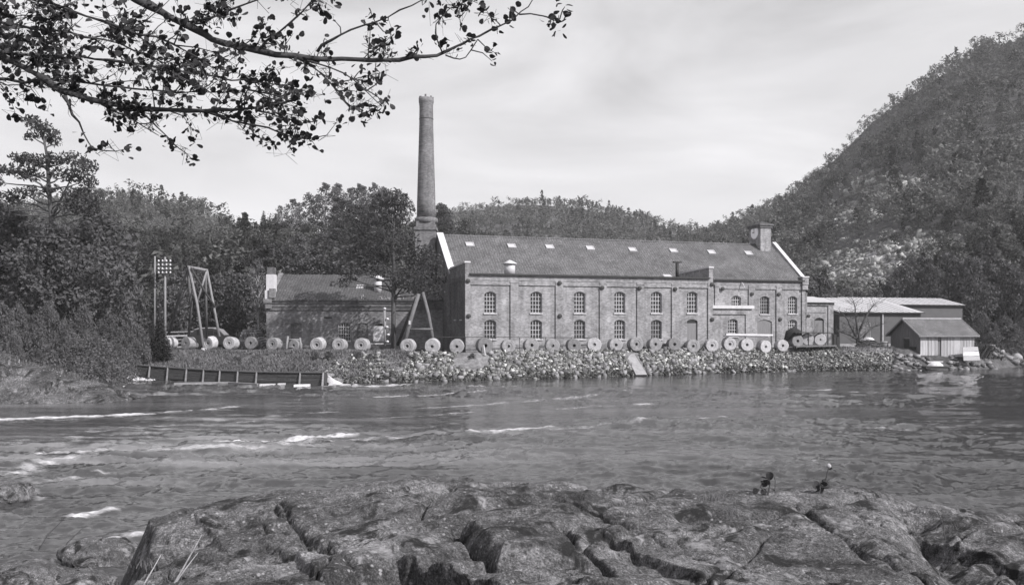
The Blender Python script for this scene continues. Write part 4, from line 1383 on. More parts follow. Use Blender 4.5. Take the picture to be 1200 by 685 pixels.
def rot_mats(n, r):
    q = r.normal(size=(n, 4)); q /= np.linalg.norm(q, axis=1, keepdims=True)
    w, x, y, z = q.T
    return np.stack([1 - 2 * (y * y + z * z), 2 * (x * y - z * w), 2 * (x * z + y * w), 2 * (x * y + z * w), 1 - 2 * (x * x + z * z), 2 * (y * z - x * w), 2 * (x * z - y * w), 2 * (y * z + x * w), 1 - 2 * (x * x + y * y)], -1).reshape(n, 3, 3)


def yaw_mats(n, r, tilt=0.5):
    a = r.uniform(0, 6.28, n); b = r.normal(0, tilt, n)
    ca, sa, cb, sb = np.cos(a), np.sin(a), np.cos(b), np.sin(b); o = np.zeros(n); e = np.ones(n)
    A = np.stack([ca, -sa, o, sa, ca, o, o, o, e], -1).reshape(n, 3, 3)
    B = np.stack([cb, o, sb, o, e, o, -sb, o, cb], -1).reshape(n, 3, 3)
    return A @ B


def stone_cover(px):
    """how much of the slope shows loose stone (grass grows on the rest)"""
    return interp(px, [372, 400, 440, 470, 520, 536, 570, 580, 850, 880, 905, 1000, 1046], [0.1, 0.25, 0.45, 0.7, 0.9, 0.75, 0.8, 1, 1, 0.9, 0.75, 0.85, 0.7])


n = 27000
p_ = rng.uniform(374, 1046, n); t_ = rng.uniform(-0.10, 1.02, n) ** 1.0
grassy = (fbm(p_ * 0.03, t_ * 2.0, 0, 83, 3) * 0.5 + 0.5) * 0.9 + 0.35 * np.clip(t_, 0, 1) * (p_ < 480)
keep = (rng.random(n) < stone_cover(p_)) & ~((grassy > 0.62) & ((p_ < 480) | (p_ > 870))) & ~(((p_ - 553) / 22) ** 2 + ((t_ - 0.72) / 0.42) ** 2 < 1) & ~((np.abs(p_ - 738 - 12.5 * (1 - t_)) < 8.5) & (t_ < 0.95)) & ~((p_ > 985) & (t_ > 0.72))
p_, t_ = p_[keep], t_[keep]
y_ = shore(p_) + t_ * interp(p_, SH_PX, SH_W); x_ = (p_ - 600) / F * y_
z_ = H(x_, y_) + 0.07 + rng.uniform(-0.05, 0.12, len(x_))
n = len(p_)
sz = np.clip(rng.lognormal(-2.22, 0.48, n), 0.05, 0.34) * interp(p_, [372, 450, 600, 850, 900, 1046], [0.9, 1.0, 1.15, 1.15, 0.85, 0.9])
order = np.argsort(-sz)
Rm = yaw_mats(n, rng, 0.9)
for k in order[:280]:
    me = bpy.data.meshes.get('stone_%d' % (k % 12)) or np_mesh('stone_%d' % (k % 12), SV[k % 12], ICO, M['riprap'])
    o = link('stone', me, emb, (x_[k], y_[k], z_[k] + 0.05))
    o.rotation_euler = Matrix(Rm[k].tolist()).to_euler(); o.scale = (sz[k],) * 3
rest = order[280:]
V = np.stack([SV[k % 12] for k in rest]) * sz[rest][:, None, None]
V = np.einsum('nij,nvj->nvi', Rm[rest], V) + np.stack([x_, y_, z_], -1)[rest][:, None, :]
FF = (ICO[None] + 8 * np.arange(len(rest))[:, None, None]).reshape(-1, 3)
m = M['riprap'].copy(); m.name = 'rubble_stone'
for nd in m.node_tree.nodes:
    if nd.type == 'TEX_NOISE': nd.inputs['Scale'].default_value = 2.3
me = np_mesh('rubble', V.reshape(-1, 3), FF, None)
# each stone keeps a tone of its own
tone = np.repeat(np.clip(rng.lognormal(-2.05, 0.68, len(rest)), 0.035, 0.55) * np.where(t_[rest] < 0.13, 0.4, 1.0), 8)
me.attributes.new('tone', 'FLOAT', 'POINT').data.foreach_set('value', tone.astype(np.float32))
m, nt, b = new_mat('rubble_stone')
at = N(nt, 'ShaderNodeAttribute', _attribute_name='tone')
c = mixc(nt, at.outputs['Color'], ramp(nt, noise(nt, coords(nt), 4.0, 4, 0.6), [(0.3, 0.7), (0.5, 1.0), (0.7, 1.2)]), 1.0, 'MULTIPLY')
nt.links.new(c, b.inputs['Base Color']); b.inputs['Roughness'].default_value = 0.95; b.inputs['Specular IOR Level'].default_value = 0.15
me.materials.append(m)
link('rubble', me, emb, kind='stuff')

# concrete slab lying down the bank
slx = 745
ya, yb = shore(735) + 3.0, shore(752) - 0.3
A_ = P(738, 414.5, ya); B_ = P(751.5, 440.5, yb)
mb = MB(); dirv = (B_ - A_); side = Vector((1, 0.25, 0)).normalized() * 0.46; up = Vector((0, -0.25, 0.16))
mb.add([A_ - side + up * 0.2, A_ + side + up * 0.2, B_ + side * 1.25 + up, B_ - side * 1.25 + up, A_ - side - up * 2, A_ + side - up * 2, B_ + side * 1.25 - up * 2, B_ - side * 1.25 - up * 2],
       [(0, 3, 2, 1), (4, 5, 6, 7), (0, 1, 5, 4), (1, 2, 6, 5), (2, 3, 7, 6), (3, 0, 4, 7)])
o = mb.build('concrete_slab', M['concrete']); o['label'] = 'pale concrete slab lying down the stone bank to the water'; o['category'] = 'slab'

# ------------------------------------------------------------------ grindstones along the bank
def grind_mesh(name, L, hole, ring, groove, seed, mat):
    R = 1.0
    pr = [(hole, -L / 2 + 0.10), (hole + 0.03, -L / 2 + (0.06 if ring else 0.0))]
    if ring: pr += [(0.52, -L / 2 + 0.06), (0.56, -L / 2)]
    pr += [(R - 0.07, -L / 2), (R, -L / 2 + 0.06)]
    if groove: pr += [(R, -0.06), (R - 0.09, -0.03), (R - 0.09, 0.03), (R, 0.06)]
    pr += [(R, L / 2 - 0.06), (R - 0.07, L / 2), (hole, L / 2)]
    mb = MB(); n = 30
    mb.lathe(pr, n, close=True)
    v = np.array(mb.v)
    v = v[:, [0, 2, 1]]                     # axis along y
    v[:, [0, 2]] *= (1 + 0.055 * fbm(v[:, 0] * 1.8 + seed, v[:, 2] * 1.8, v[:, 1] * 1.8, seed, 3))[:, None]
    me = bpy.data.meshes.new(name); me.from_pydata(v.tolist(), [], [f[::-1] for f in mb.f]); me.materials.append(mat); me.update()
    return me


GM = {}
for key, a in dict(plain=(1.55, 0.20, False, False, 1, 'grindstone'), ring=(1.55, 0.20, True, False, 2, 'grindstone'), groove=(1.8, 0.2, True, True, 3, 'grindstone'),
                   dark=(1.6, 0.21, False, False, 4, 'grindstone_dark'), pale=(1.5, 0.20, False, False, 5, 'grindstone_pale'), palering=(1.5, 0.22, True, False, 6, 'grindstone_pale'),
                   thin=(0.75, 0.17, False, False, 7, 'grindstone_pale')).items():
    GM[key] = grind_mesh('grindstone_' + key, *a[:5], M[a[5]])
ST = [  # px, row, diameter, kind, yaw, label
    (157, 391, 13, 'pale', -14, 'pale grindstone glimpsed through the bank bushes, leftmost of the row'),
    (183, 394, 13, 'plain', -14, 'grindstone half hidden in the bushes just left of the telegraph poles'),
    (199, 397, 15, 'groove', -22, 'grooved grindstone at the edge of the dark bush by the gantry'),
    (221.5, 398, 15, 'plain', -20, 'grindstone with broad lit rim between the left legs of the gantry'),
    (246.5, 400, 15.5, 'palering', -16, 'pale grindstone with a sunk ring standing inside the timber gantry'),
    (271, 401, 15, 'groove', -16, 'grooved grindstone just right of the gantry, in front of the car'),
    (296, 401.5, 15, 'dark', -18, 'dark faced grindstone in front of the log pile'),
    (321.5, 401.5, 15.5, 'ring', -16, 'grindstone below the white gable corner of the annex'),
    (346.5, 402, 13, 'dark', -14, 'dark grindstone behind the small wooden trestle'),
    (373, 403, 16.5, 'palering', -14, 'pale grindstone between the trestle and the annex barred window'),
    (398.5, 403, 16, 'ring', -14, 'grindstone below the barred window of the annex'),
    (425, 405, 16.5, 'groove', -13, 'grooved grindstone below the dark arched door of the annex'),
    (478.5, 405, 17, 'ring', -9, 'grindstone at the left foot of the timber A frame'),
    (507, 405, 17.5, 'pale', 4, 'pale grindstone at the right foot of the timber A frame'),
    (535.5, 405.5, 17, 'plain', 2, 'flat faced grindstone below the left corner of the mill'),
    (567.5, 404, 18.5, 'dark', 9, 'large grindstone with a white stick leaning on its hole'),
    (595, 404.6, 16, 'ring', 9, 'grindstone left of the mill second window, next to the one with the stick'),
    (622, 404.6, 17, 'plain', 9, 'grindstone below the second ground floor window of the mill'),
    (647, 404.8, 16.5, 'plain', 9, 'grindstone between the second and third mill windows'),
    (671.6, 404.6, 16, 'dark', 9, 'darkest grindstone, left below the third ground floor window of the mill'),
    (696, 403.6, 16.5, 'pale', 9, 'pale faced grindstone right of the third mill window'),
    (720.5, 403.2, 16, 'plain', 9, 'grindstone below the fourth mill window, left of the concrete slab'),
    (744, 403, 16.5, 'ring', 9, 'grindstone standing straight above the concrete slab'),
    (766.5, 402.2, 15.5, 'plain', 11, 'grindstone below the fifth ground floor window of the mill'),
    (789, 401.8, 15, 'dark', 11, 'dark grindstone between the fifth window and the mill door'),
    (811, 401.6, 15.5, 'ring', 11, 'ringed grindstone in front of the narrow mill door'),
    (833, 402, 15, 'palering', 11, 'pale grindstone below the pier where the mill front steps back'),
    (854, 401.4, 15, 'palering', 11, 'pale grindstone under the left end of the long light beam'),
    (874, 401, 15, 'pale', 11, 'pale grindstone under the middle of the long light beam'),
    (895, 401, 14.5, 'pale', 12, 'bright grindstone under the right end of the long light beam'),
    (915.5, 401, 14, 'plain', 12, 'grindstone between the light beam and the plank shelter'),
    (932.3, 399.4, 14.5, 'dark', 12, 'dark grindstone under the black cover at the left end of the plank shelter'),
    (946, 397.3, 14, 'thin', 3, 'pale grindstone in the middle of the plank shelter'),
    (960.7, 397.5, 14, 'thin', 3, 'pale grindstone at the right end of the plank shelter'),
]
STP = []
for px, row, dm, kind, yaw, lab in ST:
    Y = 98.0 if px < 300 else interp(px, [300, 440, 478, 507, 567, 750, 850, 950], [94, 86, 83.5, 83, 83, 90.3, 95.2, 100.3])
    p = P(px, row, float(Y)); R = dm * float(Y) / F / 2
    z0 = hz(p.x, p.y)
    z = z0 + R * 0.97 if px < 925 else max(p.z, z0 + R * 0.96)
    o = thing('grindstone', lab, 'grindstone', (p.x, p.y, z), math.radians(yaw), 'grindstones standing in a row along the river bank', GM[kind])
    o.scale = (R, R * 0.9, R); o.rotation_euler.y = random.uniform(0, 6)
    o.rotation_mode = 'ZXY' if False else 'XYZ'
    o.rotation_euler = (Matrix.Rotation(math.radians(yaw + random.uniform(-7, 7)), 3, 'Z') @ Matrix.Rotation(math.radians(random.uniform(-6, 6)), 3, 'X')).to_euler()
    STP.append((px, p.x, p.y, z, R))
sx_, sy_, sz_, sr_ = next(v[1:] for v in STP if v[0] == 567.5)
mb = MB(); mb.tube([(sx_ - 0.02, sy_ - 0.75, sz_ + 0.05), (sx_ + 0.12, sy_ - 1.0, sz_ - sr_ - 0.15)], 0.05, 6)
o = mb.build('stick', M['white']); o['label'] = 'short white stick leaning on the large grindstone by the mill corner'; o['category'] = 'stick'

# timbers the stones rest on
mb = MB()
for k in range(5):
    pxa, pxb = 578 + k * 50, 622 + k * 50
    Ya, Yb = (float(interp(v, [567, 750, 850], [83, 90.3, 95.2])) + 0.5 for v in (pxa, pxb))
    mb = MB(); mb.tube([((pxa - 600) / F * Ya, Ya, GZ + 0.05), ((pxb - 600) / F * Yb, Yb, GZ + 0.05)], 0.10, 6)
    o = mb.build('timber_baulk', M['wood_dark'], group='timbers laid under the row of grindstones', category='timber')
    o['label'] = ['timber baulk under the stones below the first mill bay', 'timber baulk under the stones left of the third mill window', 'timber baulk under the darkest grindstone', 'timber baulk left of the concrete slab top', 'timber baulk right of the concrete slab top'][k]
# wire rail behind the stones
for px0, px1, lab in ((512, 700, 'thin rail running behind the grindstones below the mill windows'),):
    Ya, Yb = 84.5, 90.0
    mb = MB(); mb.tube([P(px0, 394.5, Ya), P(px1, 395.5, Yb)], 0.03, 5)
    r = mb.build('handrail', M['iron']); r['label'] = lab; r['category'] = 'rail'
    for k in range(7):
        q = P(px0, 394.5, Ya).lerp(P(px1, 395.5, Yb), (k + 0.02) / 6.05)
        mb = MB(); mb.tube([(q.x, q.y, GZ - 0.1), (q.x, q.y, q.z)], 0.03, 5); mb.build('post', M['iron'], r)

# light beam on two stones, plank shelter over three
Yb0, Yb1 = 95.2, 98.0
mb = MB()
a, b2 = P(848.5, 391.5, Yb0), P(903, 392.3, Yb1)
mb.T = lambda x, y, z: (a.lerp(b2, x) + Vector((-0.2 * y, y, z)))
mb.box(0, 1, -0.55, -0.15, -0.09, 0.09); mb.box(0.02, 0.98, 0.1, 0.4, -0.25, -0.095)
o = mb.build('beam', M['white']); o['label'] = 'long light painted beam lying across three pale grindstones'; o['category'] = 'beam'
sh_ = thing('plank_shelter', 'low shelter of dark planks over the last grindstones by the gatehouse', 'shelter', P(947, 404, 100.3))
L0, L1_ = P(926, 389.3, 99.2), P(971, 390, 101.8)
ml = sh_.location
for k in range(4):
    mb = MB(); mb.T = lambda x, y, z: tuple(L0.lerp(L1_, x) + Vector((-0.25 * y, y, z)) - ml)
    mb.box(0.0 + 0.01 * k, 1 - 0.012 * k, -1.0 + k * 0.5, -0.52 + k * 0.5, -0.05, 0.03 + 0.012 * k); mb.build('plank', M['wood_dark'], sh_)
for x in (0.36, 0.98):
    for y in (-0.8, 0.8):
        mb = MB(); q = L0.lerp(L1_, x) + Vector((-0.25 * y, y, 0)) - ml; mb.tube([(q.x, q.y, -0.4), (q.x, q.y, q.z - 0.052)], 0.06, 6); mb.build('post', M['wood_dark'], sh_)
mb = MB(); q0, q1 = P(928, 404.8, 99.0) - ml, P(975, 404.0, 102) - ml
mb.T = lambda x, y, z: tuple(q0.lerp(q1, x) + Vector((-0.25 * y, y, z))); mb.box(0, 1, -0.9, 1.0, -0.14, 0.0); mb.build('deck', M['pole_dark'], sh_)
mb = MB(); q = P(931, 394, 99.0) - ml
mb.tube([q + Vector((-1.0, 0, -0.5)), q + Vector((-0.6, 0, 0.25)), q + Vector((0.0, 0, 0.55)), q + Vector((0.7, 0.2, 0.35))], [0.2, 0.5, 0.55, 0.3], 8); mb.build('black_cover', M['rubber'], sh_, True)
for k, (px, row) in enumerate(((978, 399), (982, 400))):
    q = P(px, row, 101.5); mb = MB(); mb.box(-0.16, 0.16, -0.16, 0.16, -0.7, 0.75 - 0.2 * k)
    o = mb.build('bollard', M['wood_dark'], None, location=None) if False else link('bollard', mb.mesh('bollard', M['wood_dark']), None, q)
    o['label'] = ('taller', 'shorter')[k] + ' of two dark stub posts between the plank shelter and the plastered shed'; o['category'] = 'post'; o['group'] = 'stub posts by the shed'

# ------------------------------------------------------------------ timber gantry, A frame, trestle
gt_ = thing('timber_gantry', 'tall timber gantry of leaning poles with braces among the left grindstones', 'gantry', P(238, 405, 94))
gl_ = gt_.location.copy()
def pole(parent, name, pts, r, mat, n=8):
    mb = MB(); mb.tube([P(*p) - parent.location for p in pts], r, n); return mb.build(name, mat, parent, True)
pole(gt_, 'top_beam', [(219.5, 312.5, 93), (243.5, 317, 93.6)], 0.16, M['pole_lit'])
pole(gt_, 'leg', [(221.5, 312.5, 93), (231, 356, 92.3), (238.5, 408.5, 91.5)], [0.13, 0.14, 0.155], M['pole_lit'])
pole(gt_, 'leg', [(242.5, 316, 93.4), (250, 356, 93), (257, 394, 92.6)], [0.12, 0.13, 0.145], M['pole_lit'])
pole(gt_, 'leg', [(219, 315, 93.2), (209, 352, 96), (198, 390, 99)], [0.13, 0.14, 0.15], M['pole_dark'])
pole(gt_, 'leg', [(220, 316, 93.4), (224, 358, 95.5), (221, 396, 98)], [0.13, 0.14, 0.15], M['pole_dark'])
pole(gt_, 'leg', [(241, 317, 93.7), (241.5, 360, 95.5), (242, 396, 97.5)], [0.12, 0.13, 0.14], M['pole_dark'])
pole(gt_, 'brace', [(242, 318, 93.2), (230.5, 356, 92.5)], 0.10, M['pole_lit'])
pole(gt_, 'brace', [(224, 314, 92.8), (238, 338, 92.8), (252, 359.5, 92.8)], 0.11, M['wood_dark'])
pole(gt_, 'brace', [(208.5, 357, 95.6), (221, 337, 94.5)], 0.09, M['pole_lit'])
pole(gt_, 'foot_block', [(236, 409.2, 91.4), (242, 409.5, 91.4)], 0.16, M['offwhite'])

af = thing('timber_a_frame', 'timber A frame with a crossbar standing in front of the pine', 'A frame', P(488, 404, 87))
pole(af, 'leg', [(490.5, 344.5, 87), (482, 372, 86.3), (474, 402, 85.6)], [0.19, 0.20, 0.22], M['pole_dark'])
pole(af, 'leg', [(495.5, 342.5, 87.2), (502, 368, 86.6), (508, 402, 86)], [0.16, 0.17, 0.18], M['pole_dark'])
pole(af, 'leg', [(489, 346, 87.4), (477, 376, 89), (466, 404, 90.4)], [0.14, 0.15, 0.16], M['wood_dark'])
pole(af, 'crossbar', [(479, 385.8, 86), (507.5, 385.3, 86.2)], 0.10, M['pole_dark'])
mb = MB(); q = P(480, 377, 85.8) - af.location; mb.box(q.x - 0.08, q.x + 0.08, q.y - 0.08, q.y + 0.08, q.z - 0.25, q.z + 0.12); mb.build('pulley_block', M['white'], af)

np_ = thing('notched_post', 'pale wooden post with knobs standing left of the pine trunk', 'post', P(451, 404, 86))
pole(np_, 'shaft', [(450.5, 363, 86), (451, 385, 86), (451, 405, 86)], 0.12, M['wood'])
for k, (px, row) in enumerate(((454, 373.5), (453.5, 383), (455, 392), (450.8, 361.5), (454, 400))):
    mb = MB(); q = P(px, row, 85.9) - np_.location; mb.lathe([(0.02, -0.1), (0.14, -0.06), (0.15, 0.06), (0.03, 0.12)], 8, q.x, q.y, q.z); mb.build('knob', M['offwhite'], np_, True)

tr = thing('trestle', 'small wooden trestle with two slanted posts in front of a dark grindstone', 'trestle', P(345, 406, 91.5))
for pts in ([(337.5, 394, 91.4), (335.5, 409, 90.8)], [(351.5, 396, 91.4), (353, 409, 90.8)]): pole(tr, 'leg', pts, 0.12, M['wood'])
pole(tr, 'rail', [(337, 397.5, 91.3), (352, 398, 91.3)], 0.09, M['wood']); pole(tr, 'rail', [(336.5, 406.5, 91), (352.5, 407, 91)], 0.09, M['wood'])

# ------------------------------------------------------------------ telegraph poles
def tel_pole(lab, px, top, bot, Y, arms, r, halfw=0, nins=4, mat=None):
    base = P(px, bot, Y); t = thing('telegraph_pole', lab, 'telegraph pole', base, 0, 'telegraph poles on the left bank')
    h = P(px, top, Y).z - base.z
    mb = MB(); mb.tube([(0, 0, -1.5), (0, 0, h)], [r * 1.2, r * 0.85], 8); mb.build('pole', mat or M['pole_dark'], t, True)
    for row in arms:
        z = P(px, row, Y).z - base.z
        mb = MB(); mb.box(-halfw, halfw, -r - 0.1, -r, z - 0.06, z + 0.06); arm = mb.build('crossarm', M['wood_dark'], t)
        for k in range(nins):
            x = -halfw + 0.08 + (2 * halfw - 0.16) * k / (nins - 1)
            mb = MB(); mb.lathe([(0.05, 0.061), (0.095, 0.09), (0.10, 0.2), (0.07, 0.27), (0.02, 0.29)], 8, x, -r - 0.05, z); mb.build('insulator', M['offwhite'], arm, True)
    return t
tel_pole('taller telegraph pole with four arms of white insulators left of the gantry', 193.5, 301, 402, 95, (307.5, 312, 316.5, 321), 0.13, 0.70, 4, M['wood'])
tel_pole('bare slender pole beside the insulator pole left of the gantry', 181.5, 300, 398, 96, (), 0.11, mat=M['wood'])
tel_pole('distant telegraph pole with dim insulators right of the gantry', 278.5, 329, 392, 112, (335.5, 340, 344.5), 0.08, 0.5, 4)

# ------------------------------------------------------------------ car, log pile, timber stack in the yard
cr_ = thing('estate_car', 'dark rounded car with pale roof line parked behind the gantry', 'car', P(250, 400, 100), math.radians(3))
cr_.scale = (1.05, 1.0, 1.36)
cz0 = (-P(250, 400, 100).z + GZ) / 1.36
prof = [(-2.35, 0.35), (-2.4, 0.85), (-2.2, 1.15), (-1.75, 1.55), (-1.2, 1.66), (0.1, 1.68), (0.75, 1.55), (1.35, 1.12), (2.1, 1.0), (2.38, 0.8), (2.4, 0.4)]
mb = MB(); mb.prism(prof, 'y', -0.82, 0.82); bd = mb.build('body', M['car'], cr_)
bd.location.z = cz0
mb = MB(); mb.prism([(-1.7, 1.57), (-1.2, 1.68), (0.1, 1.70), (0.8, 1.56), (1.35, 1.14), (1.45, 1.16), (0.85, 1.63), (0.1, 1.78), (-1.2, 1.76), (-1.8, 1.62)], 'y', -0.84, 0.84); mb.build('roof', M['chrome'], bd)  # pale shell paints sunlight along the top of the car
for xa, xb, za, zb in ((-1.5, -0.7, 1.15, 1.53), (-0.62, 0.2, 1.15, 1.56), (0.28, 0.85, 1.15, 1.42)):
    mb = MB(); mb.box(xa, xb, -0.835, -0.821, za, zb); mb.build('side_window', M['glass'], bd)
mb = MB(); mb.tube([(-2.5, -0.7, 0.5), (-2.5, 0.7, 0.5)], 0.07, 6); mb.build('bumper', M['chrome'], bd)
for x in (-1.45, 1.45):
    for y in (-0.8, 0.8):
        T = lambda a, b2, c, x=x, y=y: (x + a, y + c, 0.34 + b2)
        mb = MB(T); mb.lathe([(0.34, -0.1), (0.34, 0.1)], 14); w_ = mb.build('wheel', M['rubber'], bd)
        mb = MB(T); mb.lathe([(0.18, -0.115), (0.18, 0.115)], 10); mb.build('hub', M['chrome'], w_)

lp = thing('log_pile', 'pile of round logs with pale sawn ends left of the annex', 'log pile', P(293, 400, 101))
lz = GZ - lp.location.z
for r_ in range(8):
    for k in range(12 - r_):
        x = -1.6 + k * 0.30 + r_ * 0.15 + random.uniform(-0.03, 0.03); z = lz + 0.15 + r_ * 0.27; R = random.uniform(0.115, 0.15)
        mb = MB(); mb.tube([(x, -0.5 - random.uniform(0, 0.15), z), (x, 1.6, z)], R, 8); mb.build('log', M['wood_pale'] if random.random() < 0.6 else M['wood'], lp)
st = thing('timber_stack', 'low stack of sawn timber and poles left of the car by the gantry', 'timber stack', P(212, 399, 101))
for k in range(9):
    mb = MB(); z = GZ - st.location.z + 0.15 + 0.42 * (k // 2); y = -0.4 + 0.5 * (k % 2)
    mb.tube([(-1.4 + random.uniform(-.3, .3), y, z), (1.5 + random.uniform(-.3, .3), y + random.uniform(-.2, .2), z + random.uniform(-.05, .2))], 0.11, 6); mb.build('pole', M['wood_pale'] if k % 3 == 0 else M['wood'], st)
gb = thing('garden_bench', 'low pale bench against the annex below the bright arch', 'bench', (P(445, 404, 95).x, 95.6, GZ))
mb = MB(); mb.box(-1.3, 1.3, -0.25, 0.25, 0.62, 0.72); mb.build('seat', M['offwhite'], gb)
for x in (-1.15, 1.15): mb = MB(); mb.box(x - 0.06, x + 0.06, -0.2, 0.2, 0, 0.618); mb.build('leg', M['wood_dark'], gb)

# ------------------------------------------------------------------ timber wing wall of the weir
WA, WB = [], []
wr = thing('timber_weir', 'dark planked timber weir wall with slanting ribs along the left bank', 'weir', P(268, 448, 77))
wl0 = wr.location
wpx = [157, 176, 197, 219, 239, 258, 279, 301, 325, 352, 379]
toprow = [427.5, 429.2, 430.8, 432.2, 433.3, 434.3, 435.2, 436, 436.4, 436.7, 436.9]
botrow = [437, 441, 445, 446.5, 448.5, 449.5, 450.2, 450.8, 451.3, 451.5, 451.8]
wY = np.interp(wpx, [157, 280, 379], [81, 76, 73])
tops, bots = [], []
for px, tr_, br_, Y in zip(wpx, toprow, botrow, wY):
    tops.append(P(px, tr_, float(Y)) - wl0); bots.append(P(px + 1.5, br_ + 1.5, float(Y) - 0.75) - wl0)
nb = 6
for k in range(len(wpx) - 1):
    for j in range(nb):
        f0, f1 = j / nb + 0.012, (j + 1) / nb - 0.012
        q = [bots[k].lerp(tops[k], f0), bots[k + 1].lerp(tops[k + 1], f0), bots[k + 1].lerp(tops[k + 1], f1), bots[k].lerp(tops[k], f1)]
        q[0].x += 0.004; off = Vector((0, 0.10 + random.uniform(-0.02, 0.02), 0.02)); jt = Vector((0, random.uniform(-0.06, 0.06), random.uniform(-0.012, 0.012))); q = [v + jt for v in q]
        mb = MB(); mb.add(q + [v + off for v in q], [(0, 1, 2, 3), (7, 6, 5, 4), (0, 4, 5, 1), (1, 5, 6, 2), (2, 6, 7, 3), (3, 7, 4, 0)]); mb.build('plank', M['wood_dark'], wr)
M['rib'] = plain('weir_rib', 0.15, 0.35, 3.0, 0.85)
for k in range(len(wpx)):
    if k in (8,): continue
    mb = MB(); a, b2 = tops[k] + Vector((0, -0.10, 0.0)), bots[k] + Vector((-0.15, -0.28, 0))
    mb.tube([a, b2], [0.075, 0.10], 6); mb.build('rib', M['rib'] if k not in (0, 10) else M['wood'], wr)
for k in range(len(wpx) - 1):
    mb = MB(); a, b2 = tops[k], tops[k + 1]
    mb.add([a + Vector((0, -0.14, 0.0)), b2 + Vector((-0.003, -0.14, 0)), b2 + Vector((-0.003, 0.22, 0)), a + Vector((0, 0.22, 0)), a + Vector((0, -0.14, 0.09)), b2 + Vector((-0.003, -0.14, 0.09)), b2 + Vector((-0.003, 0.22, 0.09)), a + Vector((0, 0.22, 0.09))],
            [(0, 3, 2, 1), (4, 5, 6, 7), (0, 1, 5, 4), (1, 2, 6, 5), (2, 3, 7, 6), (3, 0, 4, 7)]); mb.build('cap_board', M['pole_dark'], wr)
mb = MB(); e = len(wpx) - 1; mb.add([tops[e], bots[e], bots[e] + Vector((-0.2, 2.2, 0.2)), tops[e] + Vector((-0.2, 1.8, 0))], [(0, 1, 2, 3)]); mb.prism([(0, 0)] * 3, 'x', 0, 0) if False else None
mb = MB(); a, b2 = tops[e] + Vector((0.0, 0.25, 0)), bots[e] + Vector((0.0, 0.25, 0))
mb.add([a, b2, b2 + Vector((-0.1, 2.0, 0.3)), a + Vector((-0.1, 1.6, 0)), a + Vector((-0.12, 0, 0)), b2 + Vector((-0.12, 0, 0)), b2 + Vector((-0.22, 2.0, 0.3)), a + Vector((-0.22, 1.6, 0))], [(0, 1, 2, 3), (7, 6, 5, 4), (0, 4, 5, 1), (1, 5, 6, 2), (2, 6, 7, 3), (3, 7, 4, 0)]); mb.build('end_wall', M['wood_dark'], wr)
SILLB = [(205, 450.5, 268, 449.3, 'plank sill lying at the foot of the weir ribs, left part'), (268, 449.6, 302, 451.5, 'wet plank sill at the foot of the weir, right of the middle ribs'),
         (305, 452, 322, 451.6, 'short floating board at the foot of the long plank bay'), (326, 451.2, 334, 451, 'smallest floating board at the foot of the weir'), (345, 452.6, 363, 452, 'pale floating board below the last rib of the weir')]
for x0, r0, x1, r1, lab in SILLB:
    Ya, Yb = CZ * F / (r0 - HZ) - 0.5, CZ * F / (r1 - HZ) - 0.5
    a, b2 = Vector(((x0 - 600) / F * Ya, Ya, 0.06)), Vector(((x1 - 600) / F * Yb, Yb, 0.06))
    mb = MB(); mb.T = lambda x, y, z: tuple(a.lerp(b2, x) + Vector((0, y, z)))
    mb.box(0, 1, -0.22, 0.22, -0.06, 0.13); o = mb.build('board', M['wood_pale'] if x0 > 300 else M['wood']); o['label'] = lab; o['category'] = 'board'; o['group'] = 'boards at the foot of the weir'
# water spilling out beside the weir
Ysp = 74.0
mb = MB(); vs, fs = [], []
for j in range(9):
    t = j / 8
    c0 = P(381, 439, Ysp + 1.2).lerp(P(400, 451.6, Ysp - 2.0), t); w_ = 0.2 + 1.0 * t * t; zz = c0.z + 0.1 * math.sin(math.pi * t) - 0.35 * t
    for k in range(7):
        s = k / 6 * 2 - 1
        vs.append((c0.x + s * w_ + 0.2 * random.random(), c0.y + s * 0.3, zz - 0.22 * s * s + 0.06 * random.random()))
for j in range(8):
    for k in range(6):
        fs.append((j * 7 + k, j * 7 + k + 1, (j + 1) * 7 + k + 1, (j + 1) * 7 + k))
M['spill'] = plain('white_water', 0.5, 0.35, 5.0, 0.6, (1, 1, 3))
link('spillway_water', np_mesh('spillway_water', vs, fs, M['spill'], True), kind='structure')
mb = MB(); a, b2 = P(379, 438, 75), P(391, 439, 75.5)
mb.T = lambda x, y, z: tuple(a.lerp(b2, x) + Vector((0, y, z))); mb.box(0, 1, -0.15, 0.35, -0.1, 0.1); mb.box(0.05, 0.2, 0, 0.2, -0.8, -0.1)
o = mb.build('sluice_plank', M['wood']); o['label'] = 'grey plank bridging the sluice gap at the right end of the weir'; o['category'] = 'plank'

# pale pebbles washed up left of the weir
n = 260
pp = rng.normal(172, 11, n); rr_ = rng.uniform(0, 1, n)
yy = shore(pp) + rr_ * 2.2 - 0.3; xx = (pp - 600) / F * yy; zz = H(xx, yy) + 0.05
s_ = rng.uniform(0.07, 0.24, n)
V = np.einsum('nij,nvj->nvi', rot_mats(n, rng), np.stack([SV[k % 12] for k in range(n)]) * s_[:, None, None]) + np.stack([xx, yy, zz], -1)[:, None]
me = np_mesh('pebbles', V.reshape(-1, 3), (ICO[None] + 8 * np.arange(n)[:, None, None]).reshape(-1, 3), M['offwhite']); link('pebbles', me, kind='stuff')

